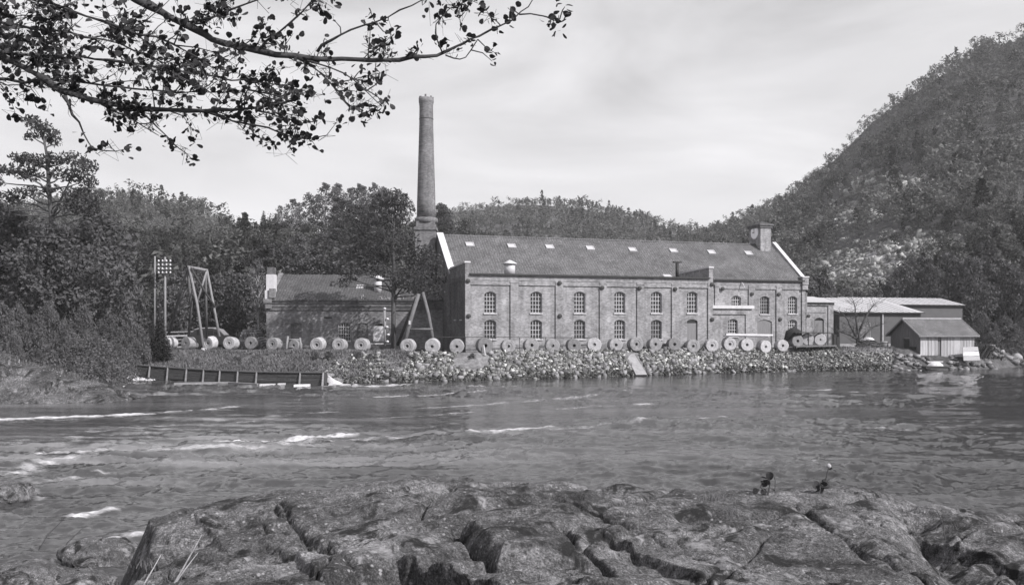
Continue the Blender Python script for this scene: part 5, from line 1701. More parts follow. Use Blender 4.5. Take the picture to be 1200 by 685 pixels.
# ------------------------------------------------------------------ things round the boathouse
def at_ground(px, Y): 
    x = (px - 600) / F * Y
    return Vector((x, Y, hz(x, Y)))
rp = thing('boat_ramp', 'pale boarded ramp leaning at the right corner of the boathouse', 'ramp', P(1137, 420, 101))
for k in range(3):
    mb = MB(); a0, a1 = P(1128, 406.5, 101.3), P(1146, 406, 101.8); b0, b1 = P(1129, 422.5, 100.2), P(1148.5, 422, 100.6)
    f0, f1 = k / 3 + 0.012, (k + 1) / 3 - 0.012
    q = [v - rp.location for v in (a0.lerp(b0, f1), a1.lerp(b1, f1), a1.lerp(b1, f0), a0.lerp(b0, f0))]; off = Vector((0, 0.1, 0.02 - 0.03 * k))
    q = [v + Vector((0, -0.03 * k, 0)) for v in q]
    mb.add(q + [v + off for v in q], [(0, 1, 2, 3), (7, 6, 5, 4), (0, 4, 5, 1), (1, 5, 6, 2), (2, 6, 7, 3), (3, 7, 4, 0)]); mb.build('board', M['plank'], rp)
bt = thing('rowing_boat', 'upturned pale rowing boat moored under the boathouse', 'boat', P(1096, 428.5, 98.5), math.radians(6))
hu = MB(); vs, fs = [], []
for j in range(9):
    t = j / 8 * 2 - 1
    w_ = 0.45 * (1 - abs(t) ** 2.6) + 0.03
    for k in range(7):
        a = math.pi * k / 6
        vs.append((t * 0.95, -w_ * math.cos(a), w_ * 1.0 * math.sin(a)))
for j in range(8):
    for k in range(6): fs.append((j * 7 + k, j * 7 + k + 1, (j + 1) * 7 + k + 1, (j + 1) * 7 + k))
hu.add(vs, fs); hull = hu.build('hull', M['offwhite'], bt, True)
mb = MB(); mb.box(-0.9, 0.9, -0.03, 0.03, 0.42, 0.52); mb.build('keel', M['offwhite'], bt)
mb = MB(); mb.box(-1.25, 1.15, -0.5, 0.6, -0.3, -0.02); o = mb.build('float_raft', M['wood_dark']); o.location = bt.location; o['label'] = 'dark low raft that carries the upturned boat at the water line'; o['category'] = 'raft'
br_ = at_ground(1036, 104.5); br_.z -= 0.03
mb = MB(); mb.lathe([(0.38, 0), (0.46, 0.25), (0.46, 0.55), (0.40, 0.85), (0.36, 0.852), (0.34, 0.78), (0.0, 0.78)], 14)
bl = thing('barrel', 'small pale barrel standing between the brushwood heap and the boathouse', 'barrel', br_)
mb.build('staves', M['wood'], bl, True)
for z in (0.2, 0.6): 
    mb = MB(); mb.lathe([(0.475, z), (0.475, z + 0.06)], 14); mb.build('hoop', M['iron'], bl)
mb = MB(); q = at_ground(1040, 104.0); mb.box(-1.2, 1.3, -0.3, 0.3, -0.4, 0.05)
o = link('wall_kerb', mb.mesh('kerb', M['concrete'])); o.location = q; o['label'] = 'low concrete ledge in front of the barrel left of the boathouse'; o['category'] = 'ledge'
bw_ = thing('brushwood_heap', 'dark heap of brushwood at the foot of the bare tree', 'brushwood heap', at_ground(1019, 103.8))
bw_.location.z -= 0.05
for k in range(70):
    mb = MB(); a = random.uniform(-0.6, 0.6); x = random.uniform(-1.1, 1.1); z = random.uniform(0, 1.1) * (1 - abs(x) / 1.6)
    mb.tube([(x - 0.7 * math.cos(a), random.uniform(-.5, .4), z - 0.3 * math.sin(a)), (x + 0.7 * math.cos(a), random.uniform(-.5, .4), z + 0.35 * math.sin(a))], 0.035 + 0.03 * random.random(), 4); mb.build('branch', M['bark'], bw_)
q = at_ground(1017, 104.2) + Vector((0, 0, 0.95)); o = link('white_bundle', boulder_mesh('white_bundle', 21, 14, 0.75, 0.5, 0.34, M['offwhite'])); o.location = q; o['label'] = 'pale sack lying on top of the brushwood heap'; o['category'] = 'sack'
for k, (px, row, Y, w_, lab) in enumerate(((1013, 415.5, 102.8, 0.42, 'white block on the bank below the brushwood heap'), (1047, 417.5, 103, 0.42, 'white jagged block on the bank left of the boathouse corner'))):
    o = link('white_block', boulder_mesh('white_block', 31 + k, 12, w_, 0.3, 0.22, M['white'])); o.location = P(px, row, Y); o['label'] = lab; o['category'] = 'stone block'
n = 120
for (pa, pb, Ya, Yb, kind, cnt, lo, hi) in ((1046, 1092, 98.3, 101.2, 'foot', 46, 0.22, 0.5), (1112, 1165, 99.8, 103.2, 'right', 44, 0.25, 0.6), (1160, 1260, 106.5, 110, 'far', 40, 0.3, 0.8)):
    for k in range(cnt):
        px, Y = random.uniform(pa, pb), random.uniform(Ya, Yb); q = at_ground(px, Y); kk = random.randrange(12)
        me = bpy.data.meshes.get('stone_%d' % kk) or np_mesh('stone_%d' % kk, SV[kk], ICO, M['riprap'])
        o = link('stone', me, bpy.data.objects['ground'], q + Vector((0, 0, 0.1))); sc = random.uniform(lo, hi); o.scale = (sc, sc, sc * 0.9); o.rotation_euler = (random.uniform(-.4, .4), random.uniform(-.4, .4), random.uniform(0, 6))
lpb = thing('pole_heap', 'dark heap of slanting poles against the right end of the boathouse', 'pole heap', P(1155, 416, 103.5))
for k in range(26):
    mb = MB(); x = random.uniform(-1.0, 1.0)
    mb.tube([(x - 0.5, random.uniform(-.4, .5), -0.3), (x + 0.3, random.uniform(-.4, .5), 0.8 + random.uniform(0, 0.6) * (1 - abs(x)))], 0.06 + 0.03 * random.random(), 5); mb.build('pole', M['wood_dark'], lpb)

# ------------------------------------------------------------------ trees
ORD = ['first', 'second', 'third', 'fourth', 'fifth', 'sixth', 'seventh', 'eighth', 'ninth', 'tenth', 'eleventh', 'twelfth', 'thirteenth', 'fourteenth', 'fifteenth', 'sixteenth', 'seventeenth', 'eighteenth', 'nineteenth', 'twentieth', 'twenty-first', 'twenty-second', 'twenty-third', 'twenty-fourth', 'twenty-fifth', 'twenty-sixth']


def cards(pos, size, r, flat=0.0, asp=0.6):
    """many small leaf sprays: rhombs with free orientation; flat -> lie more level"""
    n = len(pos)
    nrm = r.normal(size=(n, 3)); nrm[:, 2] += flat * 3
    nrm /= np.linalg.norm(nrm, axis=1, keepdims=True)
    u = np.cross(nrm, r.normal(size=(n, 3))); u /= np.linalg.norm(u, axis=1, keepdims=True) + 1e-9
    v = np.cross(nrm, u)
    s = (np.asarray(size) * r.uniform(0.6, 1.35, n))[:, None]
    V = np.stack([pos - u * s, pos + v * s * asp, pos + u * s, pos - v * s * asp], 1).reshape(-1, 3)
    return V, np.arange(4 * n).reshape(n, 4)


def clump_points(cen, rad, n, r, squash=1.0):
    d = r.normal(size=(n, 3)); d /= np.linalg.norm(d, axis=1, keepdims=True)
    rr = r.uniform(0, 1, n) ** 0.45
    return np.asarray(cen) + d * rr[:, None] * np.asarray(rad) * np.array([1, 1, squash])


def limb_path(a, b, r, bend=0.12, n=4):
    a, b = np.asarray(a, float), np.asarray(b, float)
    L = np.linalg.norm(b - a)
    return [tuple(a + (b - a) * k / n + (r.normal(size=3) * bend * L * math.sin(math.pi * k / n))) for k in range(n + 1)]


def proto(kind, seed):
    """trunk mesh and crown mesh of a tree 10 m tall, standing on the origin"""
    r = np.random.default_rng(seed)
    tb = MB(); P_, S_ = [], []
    if kind in ('broad', 'birch', 'bush'):
        if kind == 'broad': w, base, nc, per, cr, sz, tr = 3.2, 2.6, 26, 130, 1.25, 0.20, 0.28
        elif kind == 'birch': w, base, nc, per, cr, sz, tr = 2.0, 3.0, 24, 66, 0.85, 0.16, 0.14
        else: w, base, nc, per, cr, sz, tr = 4.4, 0.8, 30, 130, 1.4, 0.26, 0.16
        top = (r.normal(0, 0.3), r.normal(0, 0.3), 9.4)
        if kind != 'bush':
            path = limb_path((0, 0, -1), top, r, 0.03, 6)
            tb.tube(path, [tr, tr * .95, tr * .8, tr * .6, tr * .42, tr * .25, tr * .08], 7)
        for k in range(nc):
            f = (k + 0.5) / nc
            z = base + (9.6 - base) * f ** 0.9
            prof = math.sin(math.pi * min(1, (0.18 + 0.82 * f)) ** 0.9) ** 0.6 if kind != 'bush' else math.sin(math.pi * (0.32 + 0.66 * f)) ** 0.7
            a = k * 2.4 + r.uniform(-.5, .5); rad = w * prof * r.uniform(0.35, 0.95)
            c = np.array([rad * math.cos(a) + top[0] * f, rad * math.sin(a) + top[1] * f, z])
            q = cr * r.uniform(0.6, 1.15) * (0.65 + 0.5 * prof)
            n = int(per * r.uniform(0.5, 1.2))
            P_.append(clump_points(c, q, n, r, 0.75)); S_.append(np.full(n, sz))
            if kind == 'bush':
                if k % 3 == 0: tb.tube(limb_path((r.normal(0, .4), r.normal(0, .4), -1), c, r, 0.08), [tr, tr * .8, tr * .6, tr * .4, tr * .15], 5)
            else:
                z0 = max(base * 0.7, z - rad * 0.7 - 0.6)
                tb.tube(limb_path((top[0] * z0 / 9.4, top[1] * z0 / 9.4, z0), c, r, 0.08), [tr * .42, tr * .32, tr * .25, tr * .16, tr * .06], 5)
        pos = np.concatenate(P_); V, Fc = cards(pos, np.concatenate(S_), r)
    elif kind == 'spruce':
        tb.tube([(0, 0, -1), (0, 0, 5), (0, 0, 10)], [0.2, 0.12, 0.02], 7)
        nl = 26
        for k in range(nl):
            z = 0.9 + 9.0 * k / nl; R = 2.1 * (1 - k / nl) ** 0.8 + 0.12
            nb = max(4, int(9 * R / 1.4) + 2)
            for j in range(nb):
                a = 6.283 * j / nb + k * 0.7 + r.uniform(-.2, .2); RR = R * r.uniform(0.7, 1.15); n = max(5, int(22 * RR / 1.4))
                t = r.uniform(0.08, 1, n) ** 0.7
                p = np.stack([np.cos(a) * RR * t, np.sin(a) * RR * t, z + 0.15 - 0.35 * RR * t + 0.25 * RR * t ** 3], -1) + r.normal(0, 0.09, (n, 3))
                P_.append(p)
        V, Fc = cards(np.concatenate(P_), 0.17, r, 0.25, 0.5)
    elif kind == 'pine':
        tb.tube(limb_path((0, 0, -1), (0.2, 0, 9.4), r, 0.02, 6), [0.2, 0.19, 0.17, 0.14, 0.1, 0.06, 0.02], 7)
        for k in range(20):
            f = k / 19; z = 3.8 + 5.9 * f; a = k * 2.4; R = 2.6 * (1 - 0.75 * f) * r.uniform(0.5, 1.05)
            c = (R * math.cos(a), R * math.sin(a), z)
            P_.append(clump_points(c, 0.95 * (1.15 - 0.5 * f), 120, r, 0.45))
            tb.tube(limb_path((0.2 * (z - 0.7) / 9.4, 0, z - 0.7), c, r, 0.06), [0.07, 0.06, 0.045, 0.03, 0.01], 5)
        V, Fc = cards(np.concatenate(P_), 0.15, r, 0.0, 0.4)
    lm = {'broad': 'leaf_broad', 'birch': 'leaf_birch', 'bush': 'leaf_bush', 'spruce': 'leaf_spruce', 'pine': 'leaf_pine'}[kind]
    return tb.mesh(kind + '_trunk', M['bark_pale'] if kind == 'birch' else M['bark'], True), np_mesh(kind + '_crown', V, Fc, M[lm])


PROTO = {k: [proto(k, 100 + 7 * i + 13 * j) for i in range(n)] for j, (k, n) in enumerate((('broad', 3), ('birch', 3), ('bush', 3), ('spruce', 3), ('pine', 2)))}
NAMES = {'broad': 'broadleaf_tree', 'birch': 'birch_tree', 'bush': 'bush', 'spruce': 'spruce_tree', 'pine': 'pine_tree'}


def tree(kind, px, Y, top, label, group, width=1.0, cat=None, sink=0.2):
    x = (px - 600) / F * Y; z0 = hz(x, Y) - sink
    h = CZ + (HZ - top) * Y / F - z0
    o = thing(NAMES[kind], label, cat or ('bush' if kind == 'bush' else 'tree'), (x, Y, z0), random.uniform(0, 6.28), group)
    tm, cm = random.choice(PROTO[kind])
    s = h / 9.9
    link('trunk' if kind != 'bush' else 'stem', tm, o); link('crown', cm, o)
    o.scale = (s * width, s * width, s)
    return o


def row_of(kind, items, lab, group, width=1.0, sink=0.2):
    items = sorted(items)
    for k, it in enumerate(items):
        tree(kind, it[0], it[1], it[2], lab.format(ORD[k]), group, it[3] if len(it) > 3 else width, sink=sink)


# birches and others along the skyline of the knoll
row_of('birch', [(332, 178, 240), (343, 172, 231, 1.1), (352, 185, 236), (362, 176, 225, 1.1), (372, 182, 227), (381, 174, 213, 1.15), (391, 184, 217), (399, 176, 213), (409, 186, 218, 1.2), (419, 176, 214), (428, 184, 216, 1.1), (437, 174, 213), (447, 182, 218, 1.2), (457, 176, 219, 1.2), (466, 185, 221), (475, 186, 228)],
       '{} birch from the left in the grove on the skyline left of the chimney', 'birches of the skyline grove')
row_of('spruce', [(309, 180, 247), (316, 186, 253), (323, 180, 250)], '{} of the small dark conifers at the left end of the skyline grove', 'conifers left of the grove')
row_of('broad', [(521, 175, 240), (514, 185, 238)], '{} broadleaf tree from the left peeping out right behind the chimney', 'trees right behind the chimney')
row_of('pine', [(403, 150, 232, 1.2), (424, 140, 240, 1.2), (448, 150, 228, 1.2)], '{} dark pine from the left standing below the grove left of the chimney', 'pines below the skyline grove')
row_of('broad', [(338, 128, 286, 1.2), (362, 124, 290, 1.2), (386, 130, 282, 1.2), (408, 122, 288, 1.2), (350, 140, 274, 1.1), (378, 142, 272, 1.1), (396, 145, 268, 1.1), (318, 126, 284, 1.2), (430, 122, 280, 1.2)], '{} broadleaf tree from the left in the slope wood above the annex roof', 'slope trees above the annex', 1.1)
row_of('spruce', [(296, 122, 288), (306, 128, 276), (258, 132, 304), (268, 140, 298), (240, 128, 306), (283, 124, 300), (220, 134, 300), (205, 140, 292), (168, 132, 284), (180, 136, 276), (190, 128, 298)], '{} spruce from the left on the slope behind the gantry', 'spruces behind the gantry', 1.0)
row_of('broad', [(215, 112, 318, 1.1), (232, 116, 314, 1.1), (252, 112, 322, 1.1), (272, 114, 318, 1.1), (290, 110, 322, 1.0), (203, 108, 335, 1.1), (302, 112, 330, 0.8)], '{} broadleaf tree from the left along the foot of the slope behind the gantry', 'trees at the foot of the left slope')
tree('birch', 302, 106, 300, 'slender pale stemmed birch just left of the white annex gable', None, 0.6)
# left bank
row_of('broad', [(-18, 92, 236), (14, 88, 246), (38, 94, 262), (66, 90, 272), (92, 88, 262), (112, 94, 246), (-45, 90, 240), (50, 81, 262), (76, 81, 266)], '{} dark broadleaf tree from the left among those crowding round the tall pine', 'dark trees round the tall pine', 1.1)
tree('bush', 132, 90, 296, 'big rounded pale bush crown right of the tall pine', None, 0.75)
tree('bush', 150, 96, 320, 'rounded bush crown just left of the telegraph poles', None, 0.7)
tree('broad', 128, 76, 368, 'small leafy tree with a visible stem at the water edge left of the weir', None, 1.0)
tree('spruce', 187, 85, 368, 'dark small conifer left of the first grooved grindstone', None, 1.25)
row_of('bush', [(-30, 66, 335), (2, 65, 352), (22, 70, 356), (40, 66, 368), (60, 71, 352), (78, 68, 380), (98, 74, 358), (112, 71, 394), (64, 65, 412), (92, 67, 418), (124, 71, 408), (18, 63.5, 390), (108, 68.5, 416), (140, 74, 402), (76, 66, 404), (46, 63.5, 408), (134, 71, 424), (146, 79, 380), (160, 83, 378), (174, 85, 390), (50, 80, 330), (84, 82, 325)], '{} leafy bush from the left along the left bank', 'bushes along the left bank', 0.62)
row_of('bush', [(370, 81.5, 414), (386, 81, 411), (420, 81, 412), (434, 80.5, 414), (468, 81.5, 411), (553, 81.6, 413.5), (484, 80, 417)], '{} low weedy bush from the left on the stone bank', 'weedy bushes on the stone bank', 1.5, 0.05)
# right side
row_of('broad', [(962, 128, 322, 1.1), (975, 132, 334, 0.9), (990, 136, 338, 0.9), (1005, 140, 340, 0.9), (1022, 138, 339, 0.9), (1042, 142, 330, 1.0)], '{} dark tree from the left in the row behind the pale shed roofs', 'trees behind the pale shed roofs')
row_of('broad', [(1058, 140, 306, 0.8), (1074, 145, 300, 0.8), (1092, 138, 310, 0.8), (1108, 146, 296, 0.8), (1124, 140, 303, 0.8), (1140, 136, 300, 0.8), (1150, 146, 284, 0.8), (1170, 140, 300, 0.8), (1188, 138, 310, 0.8), (1204, 142, 296, 0.8), (1222, 138, 300, 0.8)], '{} slim upright tree from the left between the boathouse and the right edge', 'slim trees behind the boathouse', 0.8)
row_of('bush', [(1162, 114, 378), (1176, 116, 370), (1190, 115, 380), (1204, 118, 372), (1152, 118, 366), (1222, 117, 376)], '{} dark shore bush from the left, right of the boathouse', 'dark shore bushes at the right edge', 0.9)


def pad_tree(name, label, px0, Y, base_row, trunk, limbs, pads, seed, rad, per=170, size=0.2, mat='leaf_pine', depth=1.6):
    r = np.random.default_rng(seed)
    x = (px0 - 600) / F * Y; z0 = hz(x, Y) - 0.2
    o = thing(name, label, 'tree', (x, Y, z0))
    loc = Vector((x, Y, z0))
    tb = MB()
    pts = [Vector((0, 0, -0.6))] + [P(a, b, Y + d) - loc for a, b, d in trunk]
    tb.tube(pts, [rad * (1 - 0.85 * (k / (len(pts) - 1)) ** 1.3) for k in range(len(pts))], 9)
    for q, rr in limbs:
        pp = [P(a, b, Y + d) - loc for a, b, d in q]
        tb.tube(pp, [rr * (1 - 0.75 * k / (len(pp) - 1)) for k in range(len(pp))], 6)
    Pp = []
    tax = [(t[0], t[1]) for t in trunk]
    for a, b, rx, ry in pads:
        d = r.uniform(-depth, depth); c = P(a, b, Y + d) - loc
        sc = Y / F
        rx, ry = rx * 1.25, ry * 1.25
        n = int(per * rx * ry / 95)
        p = clump_points((0, 0, 0), 1.0, n, r) * np.array([rx * sc, rx * sc * 0.9, ry * sc]) * 1.08
        p[:, 2] += 0.18 * ry * sc * fbm(p[:, 0] * 1.5, p[:, 1] * 1.5, 0, seed, 2)
        Pp.append(p + np.array(c))
        # twig from the nearest trunk height to the pad
        row = min(max(b + 10, min(t[1] for t in tax)), max(t[1] for t in tax))
        ta = np.interp(row, [t[1] for t in tax][::-1], [t[0] for t in tax][::-1])
        tb.tube(limb_path(P(float(ta), float(row), Y) - loc, c, r, 0.07), [0.09, 0.075, 0.06, 0.04, 0.015], 5)
    V, Fc = cards(np.concatenate(Pp), size, r, 0.0, 0.42)
    link('trunk', tb.mesh('trunk', M['bark'], True), o); link('crown', np_mesh('crown', V, Fc, M[mat]), o)
    return o


pad_tree('pine_tree', 'tall spreading pine with bare limbs rising above the left bank', 62, 84, 420,
         [(62, 330, 0), (61, 280, 0), (60, 250, 0), (57, 215, 0), (55.5, 185, 0), (51, 160, 0), (44, 143, 0)],
         [([(61, 256, 0), (70, 236, 0.4), (82, 212, 0.8), (96, 198, 1.0)], 0.13), ([(58, 230, 0), (48, 216, -0.5), (30, 206, -0.8), (14, 201, -1)], 0.12), ([(62, 268, 0), (80, 262, 0.5), (100, 254, 0.8)], 0.10),
          ([(60, 250, 0), (42, 240, 0.8), (20, 238, 1.0)], 0.10), ([(57, 212, 0), (66, 196, 0.5), (84, 187, 1)], 0.09)],
         [(36, 141, 9, 5), (46, 148, 11, 6), (57, 157, 10, 6), (62, 165, 9, 5), (36, 160, 7, 4), (25, 185, 11, 5), (40, 190, 16, 7), (60, 186, 13, 6), (85, 185, 13, 6), (100, 195, 12, 7), (8, 199, 15, 5), (33, 204, 15, 6), (80, 205, 16, 7), (102, 212, 10, 7),
          (14, 231, 15, 6), (34, 224, 12, 5), (60, 221, 10, 4), (94, 228, 16, 8), (109, 236, 8, 5), (3, 245, 11, 5), (85, 243, 14, 6), (108, 246, 10, 5), (-10, 212, 12, 6), (-12, 240, 12, 6)], 201, 0.30)
pad_tree('pine_tree', 'dark broad pine in front of the mill gable and annex', 461, 90, 402,
         [(461, 370, 0), (461, 340, 0), (462, 315, 0), (460, 285, 0), (462, 255, 0), (464, 232, 0)],
         [([(461, 345, 0), (452, 331, -0.5), (438, 325, -0.8), (424, 326, -1)], 0.11), ([(462, 340, 0), (474, 326, 0.4), (490, 318, 0.6)], 0.12), ([(462, 350, 0), (472, 336, -0.4), (484, 330, -0.6)], 0.1), ([(461, 320, 0), (445, 306, 0.3), (428, 300, 0.5)], 0.1)],
         [(462, 231, 14, 8), (448, 240, 15, 8), (474, 244, 10, 7), (436, 255, 17, 8), (460, 258, 17, 8), (420, 275, 18, 8), (450, 278, 22, 9), (476, 281, 14, 8), (497, 296, 13, 7), (430, 297, 22, 8), (464, 300, 22, 8), (498, 306, 18, 9), (413, 318, 16, 5),
          (446, 318, 14, 6), (480, 322, 20, 8), (510, 324, 12, 8), (398, 332, 12, 3.5), (409, 327, 9, 3), (488, 337, 16, 6), (508, 340, 10, 6), (472, 330, 12, 6)], 202, 0.26, 150, 0.19)

# bare tree in front of the plastered shed
r = np.random.default_rng(77)
bt_ = thing('bare_tree', 'small leafless tree with spreading twigs in front of the plastered shed', 'tree', P(1008, 410, 104.5))
loc = bt_.location.copy(); tb = MB(); tw = MB()
for q in ([(1008, 412, 0), (1004, 398, 0), (998, 385, 0.3), (993, 374, 0.5), (987, 366, 0.6)], [(1007, 406, 0), (1006, 390, -0.2), (1003, 374, -0.2), (1002, 360, 0), (1000, 352, 0)], [(1005, 398, 0), (996, 392, -0.3), (986, 389, -0.5), (979, 388, -0.5)], [(1006, 390, 0), (1013, 374, 0.2), (1020, 362, 0.3), (1025, 356, 0.2)], [(1008, 404, 0), (1014, 392, 0), (1020, 385, 0.2), (1027, 380, 0.3)]):
    pp = [P(a, b, 104.5 + d) - loc for a, b, d in q]
    tb.tube(pp, [0.14 * (1 - 0.75 * k / (len(pp) - 1)) for k in range(len(pp))], 6)
    for k in range(1, len(pp)):
        for _ in range(9):
            t = r.uniform(0, 1); a0 = pp[k - 1].lerp(pp[k], t); dv = Vector((r.normal(0, .9), r.normal(0, .6), abs(r.normal(0.55, .5)))) * r.uniform(0.5, 1.3)
            mid = a0 + dv * 0.5 + Vector((0, 0, -0.08)); tw.tube([a0, mid, a0 + dv], [0.025, 0.018, 0.008], 4)
            for _ in range(3):
                e = mid.lerp(a0 + dv, r.uniform(0, 1)); d2 = Vector((r.normal(0, .4), r.normal(0, .3), r.normal(0.2, .3))); tw.tube([e, e + d2], [0.014, 0.006], 3, False)
link('trunk', tb.mesh('trunk', M['bark'], True), bt_); link('twigs', tw.mesh('twigs', M['twig']), bt_, kind='stuff')

# ------------------------------------------------------------------ far woods: one mass each
def tpl(kind, n, seed, k_=1.0):
    r = np.random.default_rng(seed)
    if kind == 'cone':
        z = r.uniform(0.05, 1.0, n) ** 0.85; a = r.uniform(0, 6.283, n); R = 0.24 * (1 - z) ** 0.75 * r.uniform(0.35, 1.1, n)
        p = np.stack([R * np.cos(a), R * np.sin(a), z], -1); s = 0.075 * k_
    else:
        nc = 6; c = np.stack([r.normal(0, 0.13, nc), r.normal(0, 0.13, nc), r.uniform(0.3, 0.88, nc)], -1)
        k = r.integers(0, nc, n); d = r.normal(size=(n, 3)); d /= np.linalg.norm(d, axis=1, keepdims=True)
        p = c[k] + d * (r.uniform(0, 1, n) ** 0.4)[:, None] * 0.19 * r.uniform(0.7, 1.2, nc)[k][:, None]; s = 0.068 * k_
    V, Fc = cards(p, s, r, 0.1, 0.75)
    return V.reshape(-1, 4, 3)[:, :3].reshape(-1, 3)


FAR = [tpl('cone', 90, 1), tpl('cone', 90, 2), tpl('round', 100, 3), tpl('round', 100, 4), tpl('round', 100, 5)]
NEAR = [tpl('cone', 230, 6, 0.85), tpl('cone', 230, 7, 0.85), tpl('round', 260, 8, 0.78), tpl('round', 260, 9, 0.78), tpl('round', 260, 10, 0.78)]


def forest(name, L, pxa, pxb, n, hmin, hmax, conif, seed, tone=(0.045, 0.02), tmax=1.0, thin=True):
    r = np.random.default_rng(seed)
    px = r.uniform(pxa, pxb, n); t = r.uniform(0.0, tmax, n) ** 1.0
    D = np.interp(px, L['px'], L['D']); B = np.interp(px, L['px'], L['B'])
    Y = B + (D - B) * t + r.uniform(0, 6, n); X = (px - 600) / F * Y; Zt = H(X, Y)
    row = HZ - (Zt - CZ) * F / Y
    # only where this hill is the ground one stands on
    own = layer_z(L, px, Y) > Zt - 7
    t = t[:]
    keep = own & (r.uniform(0, 1, n) > (np.minimum(0.93, 1.3 * np.max([bare_mask(px, row - q) for q in (-2, 6, 13, 20)], axis=0)) * (t < 0.93) if thin else 0))
    px, Y, X, Zt, row, t = px[keep], Y[keep], X[keep], Zt[keep], row[keep], t[keep]
    n = len(px)
    h = np.exp(r.normal(0, 0.17, n)) * r.uniform(hmin, hmax, n) * (0.8 + 0.4 * (fbm(X * 0.02, Y * 0.02, 0, seed, 2) + 0.5))
    isc = (fbm(X * 0.03, Y * 0.03, 0, seed + 1, 3) + r.normal(0, 0.25, n)) < conif - 0.25 * (t > 0.8)
    k = np.where(isc, r.integers(0, 2, n), r.integers(2, 5, n))
    if thin: h = h * (1 - 0.6 * np.minimum(1, 1.3 * bare_mask(px, row + 4)))
    tn = np.clip(r.normal(tone[0], tone[1], n) * np.where(isc, 0.75, 1.2) * np.exp(r.normal(0, 0.25, n)) * (1 + 0.9 * fbm(X * 0.012, Y * 0.02, 0, seed + 2, 3)), 0.018, 0.14)
    Vs, Ts = [], []
    for i in range(n):
        T = (NEAR if Y[i] < 215 else FAR)[k[i]]
        a = r.uniform(0, 6.28); ca, sa = math.cos(a), math.sin(a); wd = h[i] * r.uniform(0.85, 1.35)
        Vs.append(np.stack([(T[:, 0] * ca - T[:, 1] * sa) * wd + X[i], (T[:, 0] * sa + T[:, 1] * ca) * wd + Y[i], T[:, 2] * h[i] + Zt[i] - 0.4], -1)); Ts.append(np.full(len(T), tn[i]))
    V = np.concatenate(Vs)
    me = np_mesh(name, V, np.arange(len(V)).reshape(-1, 3), M['woods'])
    me.attributes.new('tone', 'FLOAT', 'POINT').data.foreach_set('value', np.concatenate(Ts).astype(np.float32))
    link(name, me, kind='stuff')


m, nt, b = new_mat('woods')
at = N(nt, 'ShaderNodeAttribute', _attribute_name='tone')
c = mixc(nt, at.outputs['Color'], ramp(nt, noise(nt, coords(nt), 0.6, 3, 0.6), [(0.3, 0.7), (0.5, 1.0), (0.7, 1.35)]), 1.0, 'MULTIPLY')
d = nt.nodes.new('ShaderNodeBsdfDiffuse'); t = nt.nodes.new('ShaderNodeBsdfTranslucent')
nt.links.new(c, d.inputs['Color']); nt.links.new(c, t.inputs['Color'])
ms = nt.nodes.new('ShaderNodeMixShader'); ms.inputs[0].default_value = 0.2
nt.links.new(d.outputs[0], ms.inputs[1]); nt.links.new(t.outputs[0], ms.inputs[2]); nt.links.new(ms.outputs[0], nt.nodes['Material Output'].inputs['Surface'])
M['woods'] = m
forest('mountain_woods', LAYERS[0], 690, 1420, 4700, 4.4, 7.4, -0.22, 301, (0.105, 0.035))
forest('hill_woods', LAYERS[1], 480, 860, 2400, 4.0, 6.4, -0.15, 302, (0.095, 0.03))
forest('left_hill_woods', LAYERS[2], -160, 420, 3000, 3.8, 6.2, -0.08, 303, (0.085, 0.028))
forest('knoll_woods', LAYERS[3], 190, 640, 850, 3.0, 4.8, -0.2, 304, (0.095, 0.03), 0.96)

# pale broken rock on the mountain side
rr = np.random.default_rng(88)
px = np.concatenate([rr.normal(1042, 30, 700), rr.normal(985, 24, 260), rr.normal(1012, 46, 1100), rr.normal(1075, 36, 330)]); row = np.concatenate([rr.normal(220, 7, 700), rr.normal(252, 7, 260), rr.normal(318, 17, 1100), rr.normal(290, 9, 330)])
Ys = np.linspace(150, 480, 200)
X2 = (px[:, None] - 600) / F * Ys[None]; Y2 = np.broadcast_to(Ys, X2.shape); Z2 = H(X2, Y2)
hit = np.argmax(Z2 >= CZ + (HZ - row)[:, None] * Y2 / F, axis=1); ii = np.arange(len(px)); ok = hit > 0
x, y, z = X2[ii, hit][ok], Y2[ii, hit][ok], Z2[ii, hit][ok]; n = len(x)
s_ = rr.lognormal(0.2, 0.5, n) * y / 300 * 0.55
V = np.einsum('nij,nvj->nvi', yaw_mats(n, rr, 0.5), np.stack([SV[k % 12] for k in range(n)]) * (s_[:, None] * np.array([1.2, 1.0, 1.3]))[:, None, :]) + np.stack([x, y, z + 0.1 * s_], -1)[:, None]
me = np_mesh('outcrop_rubble', V.reshape(-1, 3), (ICO[None] + 8 * np.arange(n)[:, None, None]).reshape(-1, 3), None)
me.attributes.new('tone', 'FLOAT', 'POINT').data.foreach_set('value', np.repeat(np.clip(rr.normal(0.27, 0.10, n), 0.08, 0.46), 8).astype(np.float32))
me.materials.append(bpy.data.materials['rubble_stone.001'] if 'rubble_stone.001' in bpy.data.materials else bpy.data.materials['rubble_stone'])
link('outcrop_rubble', me, kind='stuff')

